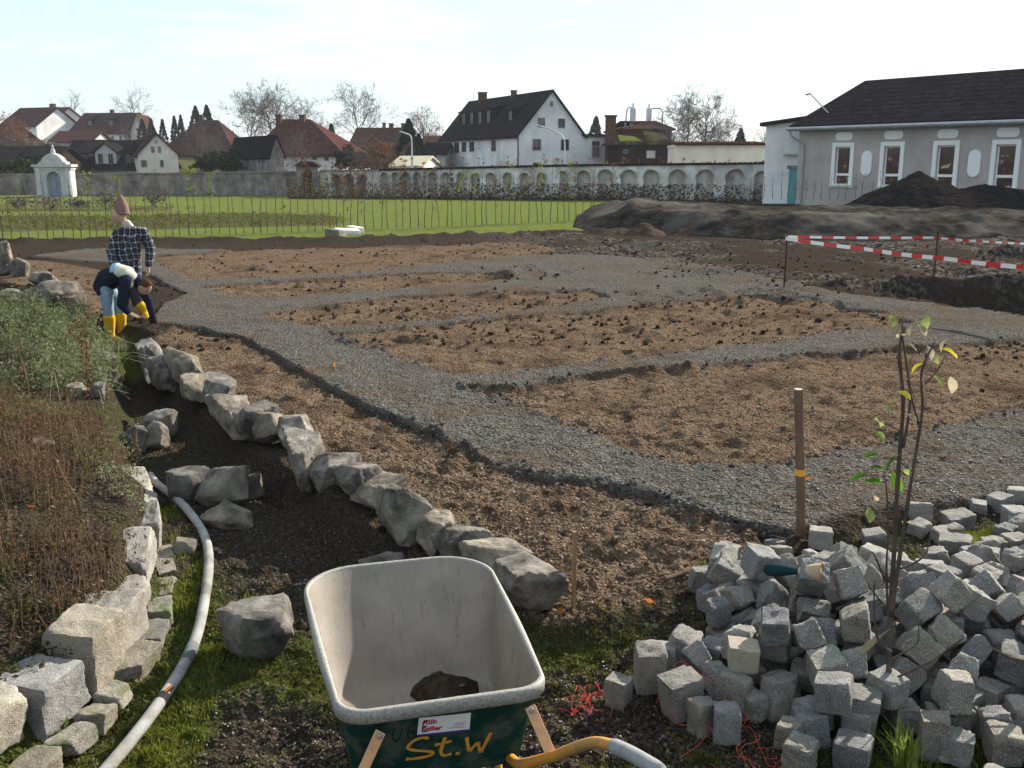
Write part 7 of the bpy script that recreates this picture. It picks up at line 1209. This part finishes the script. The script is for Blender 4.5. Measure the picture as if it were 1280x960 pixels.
s_ = mathn(nt, 'ADD', mathn(nt, 'MULTIPLY', mathn(nt, 'ADD', h1, v1), .5), mathn(nt, 'MULTIPLY', mathn(nt, 'ADD', h2, v2), .3)); c = ramp(nt, s_, [(.008, .008, .014), (.02, .02, .036), (.12, .12, .155), (.42, .42, .45)], [0, .3, .55, 1]); nt.links.new(c, b.inputs['Base Color']); b.inputs['Roughness'].default_value = .9; setbump(nt, b, tnoise(nt, t.outputs['Object'], 9, 4, .6), .6, .02); M_PLAID = m
def head(parent, c, face, up, r, mat):
    f = Vector(face).normalized(); u = Vector(up).normalized(); u = (u-f*u.dot(f)).normalized(); s_ = f.cross(u); c = Vector(c); bm = bmesh.new(); bmesh.ops.create_icosphere(bm, subdivisions=4, radius=1)
    for v in bm.verts:
        x, y, z = v.co   # x side, y face, z up
        w_ = .78*(1-.16*max(0, -z)); yy = y*(.95 if y > 0 else 1.0); jaw = max(0, -z)*max(0, y)*.12
        nose = .26*math.exp(-((x/.14)**2+((z+.12)/.2)**2))*(y > 0); brow = .06*math.exp(-((z-.12)/.1)**2)*(y > .4); eye = -.10*math.exp(-(((abs(x)-.33)/.15)**2+((z-.0)/.10)**2))*(y > 0); mouth = -.05*math.exp(-((x/.3)**2+((z+.48)/.05)**2))*(y > 0); lip = .05*math.exp(-((x/.25)**2+((z+.42)/.05)**2+0))*(y > 0); ear = .30*math.exp(-(((y+.05)/.16)**2+((z+.02)/.24)**2))*(abs(x) > .8)
        X_ = x*w_*(1+ear*.5); Y_ = yy+nose+brow+eye+mouth+lip+jaw; Z_ = z*1.18-(.1 if z < -.6 else 0); v.co = c+(s_*X_+f*Y_+u*Z_)*r
    me = bpy.data.meshes.new('head'); bm.to_mesh(me); bm.free(); me.materials.append(mat); me.polygons.foreach_set('use_smooth', [True]*len(me.polygons)); o = link('head', me, parent)
    for sg in (-1, 1):
        m = MB(); q = c+(s_*.28*sg+f*.80+u*.02)*r; m.lathe([(.001, -.10*r), (.07*r, -.07*r), (.10*r, 0), (.07*r, .07*r), (.001, .10*r)], 10, tuple(q)); ey = m.build('eye', PM('eye', [(.04, .03, .025), (.08, .07, .06)], 5, .3) if sg < 0 else bpy.data.materials['eye'], o, smooth=True)
    return o, s_, f, u
# bending worker
YB = G(143, 428).y; zb0 = G(143, 428).z; bo = Vector((P(143, 428, YB).x, YB, zb0)); e = empty('person', tuple(bo)); tag(e, 'person bending over the boulders in navy and cream jacket, pale jeans and yellow boots', 'person')
def B(px, py, dy=0.0): return P(px, py, YB+dy)-bo
hipL, hipR, kL, kR, aL, aR = B(131, 360, -.07), B(136, 360, .09), B(136, 390, -.10), B(150, 388, .10), B(138, 418, -.09), B(152, 411, .12)
shL, elL, wrL = B(157, 352, -.17), B(152, 380, -.24), B(161, 391, -.22); shR, elR, wrR = B(172, 352, .15), B(186, 378, .12), B(193, 403, .04)
flesh('body', [[(B(133, 354), (.09, .10, .08)), (B(148, 346), (.08, .10, .07)), (B(164, 349, -.01), (.08, .10, .07)), (B(172, 352, -.02), .055), (B(177, 355, -.03), .05)], [(hipL, .08), (kL, .052), (aL, .04)], [(hipR, .08), (kR, .052), (aR, .04)], [(shL, .05), (elL, .04), (wrL, .028)], [(shR, .05), (elR, .04), (wrR, .028)]], M_SKIN, e)
flesh('trousers', [[(B(131, 357), (.13, .15, .12)), (B(134, 364), (.13, .15, .10))], [(hipL, .10), (kL, .073), (kL.lerp(aL, .35), .068)], [(hipR, .10), (kR, .073), (kR.lerp(aR, .35), .068)]], M_JEANS, e)
flesh('jacket', [[(B(131, 357, 0), (.155, .17, .135)), (B(136, 348, 0), (.16, .175, .145)), (B(150, 343, 0), (.15, .175, .135)), (B(162, 346, 0), (.13, .165, .115)), (B(169, 350, -.01), (.085, .10, .08))],
 [(B(133, 366, -.02), (.12, .15, .07)), (B(131, 360), (.14, .165, .10))], [(B(157, 348, -.12), .085), (shL, .08), (elL, .070), (wrL+Vector((-.01, 0, .01)), .050)], [(B(168, 350, .10), .080), (shR, .072), (elR, .058), (wrR, .044)]], M_NAVY, e, .014, 5)
flesh('jacket_panel', [[(B(151, 340.0, -.03), (.095, .155, .11)), (B(159, 342.5, -.03), (.10, .160, .110)), (B(166, 346.5, -.03), (.075, .12, .085))], [(B(157, 347, -.11), (.06, .07, .06)), (B(163, 356, -.12), (.045, .05, .05))]], M_CREAMJ, e, .014, 5)
flesh('jacket_stripe', [[(B(143, 338.5, -.02), (.045, .135, .105)), (B(148, 337.5, -.02), (.035, .135, .105))]], PM('pale_blue_cloth', [(.22, .34, .46), (.32, .44, .55)], 14, .9), e, .014, 4)
flesh('collar', [[(B(170, 350, -.02), .068), (B(173, 352.5, -.025), .062)]], M_NAVY, e)
for a, f, k2 in ((aL, B(147, 424, -.12), kL), (aR, B(160, 416, .09), kR)):
    flesh('boot', [[(k2.lerp(a, .28), .083), (k2.lerp(a, .7), .070), (a, .058), (a+Vector((-.02, 0, -.045)), .046)], [(a+Vector((0, 0, -.03)), .05), (f, (.05, .045, .036)), (f+(f-a)*.35, (.045, .04, .028))]], M_BOOT, e, .012, 3)
hc = B(181, 358.5, -.04); ho, s1, f1, u1 = head(e, hc, (.62, -.30, -.85), (.75, -.30, .35), .095, M_SKIN)
bm = bmesh.new(); bmesh.ops.create_icosphere(bm, subdivisions=4, radius=1); dl_ = []
for v in bm.verts:
    x, y, z = v.co; keep = (z > .10-.75*(-y if y < 0 else -y*.75)) and not (z > .2 and y > .62)
    if not keep: dl_.append(v)
    v.co = Vector(hc)+(s1*x*.84+f1*(y*1.05-.02)+u1*(z*1.22+.03))*.095*(1+.04*mnoise.noise(Vector((x*6, y*6, z*6))))
bmesh.ops.delete(bm, geom=dl_, context='VERTS'); me = bpy.data.meshes.new('hair'); bm.to_mesh(me); bm.free(); me.materials.append(M_HAIR); me.polygons.foreach_set('use_smooth', [True]*len(me.polygons)); ha = link('hair', me, e); sol = ha.modifiers.new('solid', 'SOLIDIFY'); sol.thickness = .01
hand(e, wrR+Vector((0, 0, -.01)), (.10, -.08, -1), (.2, 1, 0), M_SKIN, 1.1); hand(e, wrL+Vector((.01, 0, -.01)), (.75, .1, -.4), (0, 1, .2), M_GLOVE, 1.15)
# standing worker
YT = YB+.75; bo2 = Vector((P(163, 410, YT).x, YT, float(macro_h(P(163, 410, YT).x, YT)))); e = empty('person', tuple(bo2)); tag(e, 'person standing upright in black and white plaid jacket and pointed dusty pink hat', 'person')
def T(px, py, dy=0.0): return P(px, py, YT+dy)-bo2
zg = .06; kl, kr = T(154, 380, -.04), T(172, 380, 0); al, ar = Vector((T(152, 400).x, -.02, zg+.05)), Vector((T(182, 400).x, .02, zg+.05)); fl, fr_ = Vector((al.x-.05, -.12, zg-.01)), Vector((ar.x+.06, -.10, zg-.01))
shR, elR, wrR = T(180, 289, .03), T(188.5, 312, .05), T(186, 330, -.04); shL, elL, wrL = T(146, 291, -.04), T(139, 313, -.10), T(141, 329, -.22)
flesh('body', [[(T(161, 342), (.13, .10, .12)), (T(161, 315), (.13, .10, .12)), (T(162, 296), (.11, .08, .08)), (T(157, 281, -.01), .052), (T(151, 272, -.02), .05)], [(T(155, 348, -.02), .09), (kl, .056), (al, .042)], [(T(168, 348, .02), .09), (kr, .056), (ar, .042)], [(shR+Vector((-.02, 0, -.03)), .045), (elR, .04), (wrR, .03)], [(shL+Vector((.02, 0, -.03)), .045), (elL, .04), (wrL, .03)]], M_SKIN, e)
flesh('trousers', [[(T(161, 342), (.16, .125, .12))], [(T(155, 348, -.02), .105), (kl, .076), (kl.lerp(al, .4), .066)], [(T(168, 348, .02), .105), (kr, .076), (kr.lerp(ar, .4), .066)]], M_TROU, e)
flesh('jacket', [[(T(161, 345), (.185, .145, .06)), (T(161, 335), (.185, .145, .12)), (T(161, 312), (.175, .135, .13)), (T(162, 299), (.155, .12, .11)), (T(161, 289), (.12, .10, .06)), (T(159.5, 283.5), (.085, .08, .045))], [(T(169, 288, .01), (.08, .085, .06)), (shR+Vector((-.01, 0, -.015)), .080), (elR, .075), (wrR, .056)], [(T(152, 290, -.02), (.075, .085, .06)), (shL+Vector((.01, 0, -.015)), .076), (elL, .072), (wrL, .052)]], M_PLAID, e, .014, 5)
flesh('collar', [[(T(160, 283), (.085, .08, .05)), (T(157, 278, -.01), (.075, .07, .045))]], PM('beige_collar', [(.4, .34, .28), (.5, .44, .36)], 20, .9), e)
for a, f, k2 in ((al, fl, kl), (ar, fr_, kr)): flesh('boot', [[(k2.lerp(a, .25), .083), (k2.lerp(a, .7), .07), (a, .058)], [(a+Vector((0, 0, -.04)), .052), (f, (.05, .05, .038)), (f+(f-a)*.4, (.045, .045, .03))]], M_BOOT, e, .012, 3)
hc = T(148.5, 269.5, -.03); ho, s1, f1, u1 = head(e, hc, (-.92, -.25, -.22), (-.15, 0, 1), .095, M_SKIN)
ax = (T(149.5, 242.5)-T(152, 266)); r0 = .102; prof = [(.99, -.06), (1.04, .0), (1.05, .1), (1.0, .24), (.90, .40), (.75, .58), (.56, .74), (.38, .87), (.22, .95), (.08, 1.0)]
m = MB(); m.tube([T(152.2, 266)+ax*z for _, z in prof], [r0*r_*(1+.02*sin(i*2)) for i, (r_, _) in enumerate(prof)], 22, flat=.95); h_ = m.build('knit_hat', M_KNIT, e, smooth=True); m = MB(); m.tube([T(152.3, 267)+ax*-.06, T(152.3, 267)+ax*.0, T(152.3, 267)+ax*.08], [r0*1.02, r0*1.07, r0*1.05], 22); m.build('hat_brim', M_KNIT, h_, smooth=True)
hand(e, wrR+Vector((0, 0, -.02)), (-.1, -.1, -1), (.3, -1, 0), M_SKIN, 1.1); hand(e, wrL+Vector((0, 0, -.02)), (.3, -.2, -.8), (0, 1, 0), M_SKIN, 1.1)
# ================================================================ PLANTS AND LITTER
def blades(x, y, z, h_, w_, rg_, lean=.35):
    """bent two-segment grass blades"""
    n = len(x); a = rg_.rand(n)*6.283; l = lean*rg_.rand(n)*h_*1.6; sx_, sy_ = np.cos(a+1.57)*w_/2, np.sin(a+1.57)*w_/2; dx, dy = np.cos(a)*l, np.sin(a)*l
    V = np.stack([np.stack([x-sx_, y-sy_, z-.01], 1), np.stack([x+sx_, y+sy_, z-.01], 1), np.stack([x+dx*.35+sx_*.8, y+dy*.35+sy_*.8, z+h_*.6], 1), np.stack([x+dx*.35-sx_*.8, y+dy*.35-sy_*.8, z+h_*.6], 1), np.stack([x+dx, y+dy, z+h_], 1), np.stack([x+dx, y+dy, z+h_], 1)+.0005], 1).reshape(-1, 3)
    i = np.arange(n)*6; F_ = np.concatenate([np.stack([i, i+1, i+2, i+3], 1), np.stack([i+3, i+2, i+4, i+5], 1)]); return V, F_
def leafmat(name, cols, scale=12, trans=.35): return PM(name, cols, scale, .75, trans=trans)
M_GR = leafmat('grass_blade', [(.06, .08, .010), (.15, .17, .02), (.25, .26, .05)], 9); M_MOSSB = leafmat('moss_and_weed', [(.03, .035, .010), (.08, .09, .018), (.16, .165, .04)], 12); M_WEED = leafmat('weed_leaf', [(.06, .075, .035), (.14, .16, .08), (.29, .30, .19)], 10); M_BROWNP = leafmat('dead_plant_leaf', [(.035, .022, .014), (.10, .065, .04), (.20, .135, .085)], 10, .25)
M_STALK = PM('dead_stalk', [(.10, .06, .035), (.24, .16, .10)], 10, .85); M_REDST = PM('red_dead_stalk', [(.10, .03, .025), (.18, .06, .045)], 10, .85)
rp = np.random.RandomState(77)
mossA = grid_at
def rpts(n, x0, x1, y0, y1): return rp.uniform(x0, x1, n), rp.uniform(y0, y1, n)
# low moss and grass on the track
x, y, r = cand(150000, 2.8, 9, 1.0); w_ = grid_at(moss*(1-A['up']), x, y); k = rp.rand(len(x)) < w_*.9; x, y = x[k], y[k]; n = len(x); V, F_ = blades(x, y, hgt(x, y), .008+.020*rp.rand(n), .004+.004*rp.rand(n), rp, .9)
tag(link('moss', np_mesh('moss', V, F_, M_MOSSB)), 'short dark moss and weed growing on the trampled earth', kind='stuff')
x, y, r = cand(190000, 2.8, 9, 1.0); w_ = np.clip(grid_at(A['low']*(1-A['up']), x, y)*(.25+.75*grid_at(moss, x, y)), 0, 1); k = rp.rand(len(x)) < w_; x, y, r = x[k], y[k], r[k]; k = fbm(x, y, .18, 3, 71) > -.1; x, y, r = x[k], y[k], r[k]; C = np.stack([x, y, hgt(x, y)+.006+.010*rp.rand(len(x))], 1); V, F_ = leafcloud(C, .0035+.009*rp.rand(len(x))**1.5, rp)
tag(link('weed_seedlings', np_mesh('weed_seedlings', V, F_, leafmat('seedling_leaf', [(.035, .034, .014), (.09, .09, .028), (.20, .19, .075)], 5))), 'tiny olive weed leaves spread over the trampled earth', kind='stuff')
# brighter grass strip along the pipe, lower left, and patches lower right
gp_ = wpoly([(60, 985), (150, 870), (205, 790), (200, 700), (212, 650), (190, 605), (215, 590), (262, 690), (275, 760), (262, 830), (240, 900), (200, 985)]); gp2 = wpoly([(1080, 985), (1120, 900), (1200, 850), (1260, 800), (1400, 780), (1400, 1000)]); gp3 = wpoly([(1200, 665), (1290, 655), (1300, 690), (1215, 690)]); gp4 = wpoly([(780, 900), (860, 930), (1000, 945), (1100, 960), (1100, 985), (780, 985)]); gp5 = wpoly([(690, 770), (760, 750), (830, 752), (870, 700), (930, 690), (900, 760), (820, 800), (740, 800)])
for nm, lb, poly, n, hh, mt in (('grass', 'green grass growing between kerb stones and pipe', gp_, 26000, .035, M_GR), ('grass', 'grass tufts in the lower right corner by the setts', gp2, 14000, .045, M_GR), ('grass', 'small grass patch behind the setts at the right edge', gp3, 5000, .05, M_GR), ('grass', 'thin dark grass before the heap of setts', gp4, 9000, .035, M_MOSSB), ('grass', 'sparse weeds at the near corner of the brown bed', gp5, 5000, .03, M_MOSSB)):
    P_ = np.array(poly); x, y = rpts(n, P_[:, 0].min(), P_[:, 0].max(), P_[:, 1].min(), P_[:, 1].max()); k = (sdf(x, y, poly) < 0) & (fbm(x, y, .25, 3, 61)+.22 > rp.rand(n)*.5); x, y = x[k], y[k]; n2 = len(x); V, F_ = blades(x, y, hgt(x, y), hh*(.35+rp.rand(n2)), .003+.003*rp.rand(n2), rp, .7); tag(link(nm, np_mesh(nm, V, F_, mt)), lb, kind='stuff')
def tuft(name, label, px, py, h_, n, R2, mat, w_=.007, cat='grass tuft', lean=.5):
    g = G(px, py); a = rp.rand(n)*6.283; r_ = R2*np.sqrt(rp.rand(n)); V, F_ = blades(r_*np.cos(a), r_*np.sin(a), np.zeros(n), h_*(.4+.6*rp.rand(n)), w_*(.6+.6*rp.rand(n)), rp, lean); o = link(name, np_mesh(name, V, F_, mat)); o.location = (g.x, g.y, float(hgt(g.x, g.y))); tag(o, label, cat)
tuft('grass_tuft', 'bright yellow-green grass tuft at the foot of the young tree', 1132, 950, .17, 130, .055, leafmat('bright_grass', [(.16, .22, .03), (.34, .38, .10)], 14), .008); tuft('grass_tuft', 'small grass tuft at the bottom edge right of the bright one', 1165, 955, .07, 60, .05, M_GR); tuft('grass_tuft', 'tiny grass tuft behind the nearest loose boulder', 312, 760, .05, 50, .06, M_GR); tuft('grass_tuft', 'long grass tuft beside the boots of the bending worker', 150, 440, .25, 120, .12, M_WEED, .008)
# flower bed: green weeds behind, dead brown perennials in front
def plantmass(name, label, poly, n, h0, h1, mat, stalk, leafn, ls, seed, lean=.12, spread=.05, sw=.004):
    P_ = np.array(poly); rg_ = np.random.RandomState(seed); x = rg_.uniform(P_[:, 0].min(), P_[:, 0].max(), n*3); y = rg_.uniform(P_[:, 1].min(), P_[:, 1].max(), n*3); d_ = sdf(x, y, poly); k = (d_ < 0) & (fbm(x, y, .5, 3, seed)+.25 > rg_.rand(n*3)*.55); x, y, d_ = x[k][:n], y[k][:n], d_[k][:n]; n = len(x)
    H_ = (h0+(h1-h0)*rg_.rand(n))*(1-.45*np.exp(d_/.15)); z = hgt(x, y); ax = rg_.normal(size=n)*lean*H_; ay = rg_.normal(size=n)*lean*H_
    # stalks: thin three-sided
    Vs = []; Fs = []; a = np.array([0, 2.09, 4.19])
    for t, rr in ((0, 1.0), (.5, .8), (1, .35)):
        for q in range(3): Vs.append(np.stack([x+ax*t*t+np.cos(a[q])*sw*rr, y+ay*t*t+np.sin(a[q])*sw*rr, z-.02+H_*t], 1))
    V = np.stack(Vs, 1).reshape(-1, 3); i = np.arange(n)*9; F_ = np.concatenate([np.stack([i+l*3+q, i+l*3+(q+1) % 3, i+(l+1)*3+(q+1) % 3, i+(l+1)*3+q], 1) for l in range(2) for q in range(3)]); e = empty(name, (0, 0, 0)); tag(e, label, kind='stuff')
    o = link('stalks', np_mesh('stalks', V, F_, stalk), e); o['kind'] = 'stuff'
    m_ = n*leafn; ix = np.repeat(np.arange(n), leafn); t = .15+.85*rg_.rand(m_)**.8; C = np.stack([x[ix]+ax[ix]*t*t+rg_.normal(size=m_)*spread, y[ix]+ay[ix]*t*t+rg_.normal(size=m_)*spread, z[ix]+H_[ix]*t+rg_.normal(size=m_)*.015], 1); V, F_ = leafcloud(C, ls*(.4+.8*rg_.rand(m_)), rg_); o = link('leaves', np_mesh('leaves', V, F_, mat), e); o['kind'] = 'stuff'
PG = wpoly([(-200, 410), (0, 395), (60, 390), (108, 405), (140, 440), (148, 500), (60, 510), (-200, 520)]); PBR = wpoly([(-260, 540), (0, 530), (100, 530), (158, 560), (172, 620), (176, 690), (160, 735), (112, 775), (50, 810), (-60, 840), (-400, 900)]); PG2 = wpoly([(-250, 520), (0, 505), (60, 512), (150, 470), (172, 520), (176, 580), (182, 640), (150, 640), (60, 560), (-250, 570)])
plantmass('green_weeds', 'tall pale green weeds filling the far part of the flower bed', PG, 1900, .16, .46, M_WEED, leafmat('weed_stalk', [(.10, .13, .05), (.2, .22, .1)]), 16, .022, 21, .22, .03, .0028)
plantmass('low_weeds', 'low green weeds between the green and the brown plants', PG2, 1300, .06, .16, M_WEED, M_STALK, 14, .016, 22, .2, .04, .002)
plantmass('dead_perennials', 'dense dead brown perennials with upright stalks in the flower bed', PBR, 2600, .12, .40, M_BROWNP, M_STALK, 12, .013, 23, .14, .03, .0022)
plantmass('bed_litter', 'dark leafy litter and creeping weeds at the front of the flower bed', wpoly([(-400, 800), (0, 770), (90, 760), (60, 830), (0, 870), (-300, 1000)]), 700, .02, .08, leafmat('litter_leaf', [(.02, .02, .01), (.06, .05, .025), (.08, .10, .03)]), M_STALK, 18, .016, 24, .4, .06, .0015)
for i, (px, pb, pt, lb, mt, cat) in enumerate(((112, 500, 388, 'tall dark red dead stalk standing among the weeds', M_REDST, 'stalk'), (103, 470, 398, 'second dark red dead stalk leaning left of the tall one', M_REDST, 'stalk'), (172, 600, 520, 'thin brown stalk in front of the rounded lit stone', M_STALK, 'stalk'), (40, 520, 400, 'tall pale dry stalk at the left in the green weeds', M_STALK, 'stalk'), (85, 690, 570, 'pale bent stalk rising from the brown perennials', M_STALK, 'stalk'))):
    g = G(px, pb); h_ = P(px, pt, g.y).z-g.z; rr = random.Random(i); e = empty('dead_stalk', tuple(g)); tag(e, lb, cat); pts = [Vector((rr.uniform(-.02, .02)*j, rr.uniform(-.02, .02)*j, h_*j/5)) for j in range(6)]; m = MB(); m.tube(pts, [.006, .0055, .005, .0045, .004, .002], 5); m.build('stem', mt, e)
    C = []; rg_ = np.random.RandomState(i); 
    for j in range(150 if mt is M_REDST else 25): t = rg_.uniform(.3, 1); p = pts[min(int(t*5), 4)].lerp(pts[min(int(t*5), 4)+1], t*5-int(t*5) if t < 1 else 1); C.append(np.array(p)+rg_.normal(size=3)*.028)
    V, F_ = leafcloud(np.array(C), .013*(.5+rg_.rand(len(C))), rg_); link('seed_heads', np_mesh('seed_heads', V, F_, mt), e)['kind'] = 'stuff'
# pale dead grass haulms arching at the edge of the bed
m = MB(); rr = random.Random(9)
for i in range(46):
    px = rr.uniform(60, 158); py = rr.uniform(450, 515); g = G(px, py); L = rr.uniform(.2, .5); a = rr.uniform(-.6, 3.6); p = [Vector((g.x, g.y, g.z)), Vector((g.x+cos(a)*L*.4, g.y+sin(a)*L*.2, g.z+L*.6)), Vector((g.x+cos(a)*L, g.y+sin(a)*L*.4, g.z+L*.5))]; m.tube(csp(p, 3), .0018, 3)
tag(m.build('dry_haulms', PM('pale_dry_grass', [(.28, .24, .16), (.4, .35, .25)], 10, .8)), 'pale dry grass haulms arching over the edge of the bed', kind='stuff')
# fallen leaves, single ones
M_ORL = leafmat('fallen_orange_leaf', [(.38, .10, .03), (.5, .18, .05)], 20)
for i, (px, py, lb) in enumerate(((688, 760, 'orange fallen leaf beside the nearest row boulder'), (812, 750, 'orange fallen leaf near the bed corner'), (418, 458, 'red scrap lying on the gravel path'), (1010, 600, 'orange leaf left of the post mark'), (908, 690, 'pale scrap on the border of the brown bed'), (700, 770, 'second orange leaf by the row boulder'), (1180, 570, 'small orange leaf on the gravel to the right'), (40, 640, 'brown leaf on the dead perennials'))):
    g = G(px, py); V, F_ = leafcloud(np.zeros((1, 3)), .022+.0025*g.y, np.random.RandomState(i)); o = link('fallen_leaf', np_mesh('fallen_leaf', V, F_, M_ORL if 'pale' not in lb else M_SLAB)); o.location = (g.x, g.y, float(hgt(g.x, g.y))+.02); tag(o, lb, 'leaf' if 'scrap' not in lb else 'scrap')
# leaf litter scattered over the track and beds
x, y, r = cand(1600, 3, 14); k = rp.rand(len(x)) < .55; x, y = x[k], y[k]; C = np.stack([x, y, hgt(x, y)+.012], 1); V, F_ = leafcloud(C, .006+.010*rp.rand(len(x)), rp); tag(link('leaf_litter', np_mesh('leaf_litter', V, F_, leafmat('litter', [(.10, .05, .02), (.24, .16, .09), (.4, .36, .3)], 3))), 'tiny dry leaf bits scattered on the ground', kind='stuff')
# root or edging board along the near corner of the bed
q = [G(a, b_) for a, b_ in ((958, 690), (930, 695), (900, 703), (870, 710), (832, 722))]; q = [Vector((v.x, v.y, float(hgt(v.x, v.y))+.012)) for v in q]; o = MB().tube([v-q[0] for v in csp(q, 4)], .013, 7).build('edging_strip', PM('edging_wood', [(.10, .07, .055), (.2, .15, .12)], 9, .85, .4)); o.location = q[0]; tag(o, 'thin brown edging strip at the corner of the brown bed beside the setts', 'edging')
# ================================================================ HAZE
m = bpy.data.materials.new('haze_air'); m.use_nodes = True; nt = m.node_tree; nt.nodes.clear()
ou = nt.nodes.new('ShaderNodeOutputMaterial'); pv = nt.nodes.new('ShaderNodeVolumePrincipled'); pv.inputs['Density'].default_value = 0.00028; pv.inputs['Color'].default_value = (.80, .84, 1, 1)
nt.links.new(pv.outputs[0], ou.inputs['Volume'])
hb = MB().box((0, 0, 11), (13000, 13000, 34)).build('haze', m); hb['kind'] = 'stuff'
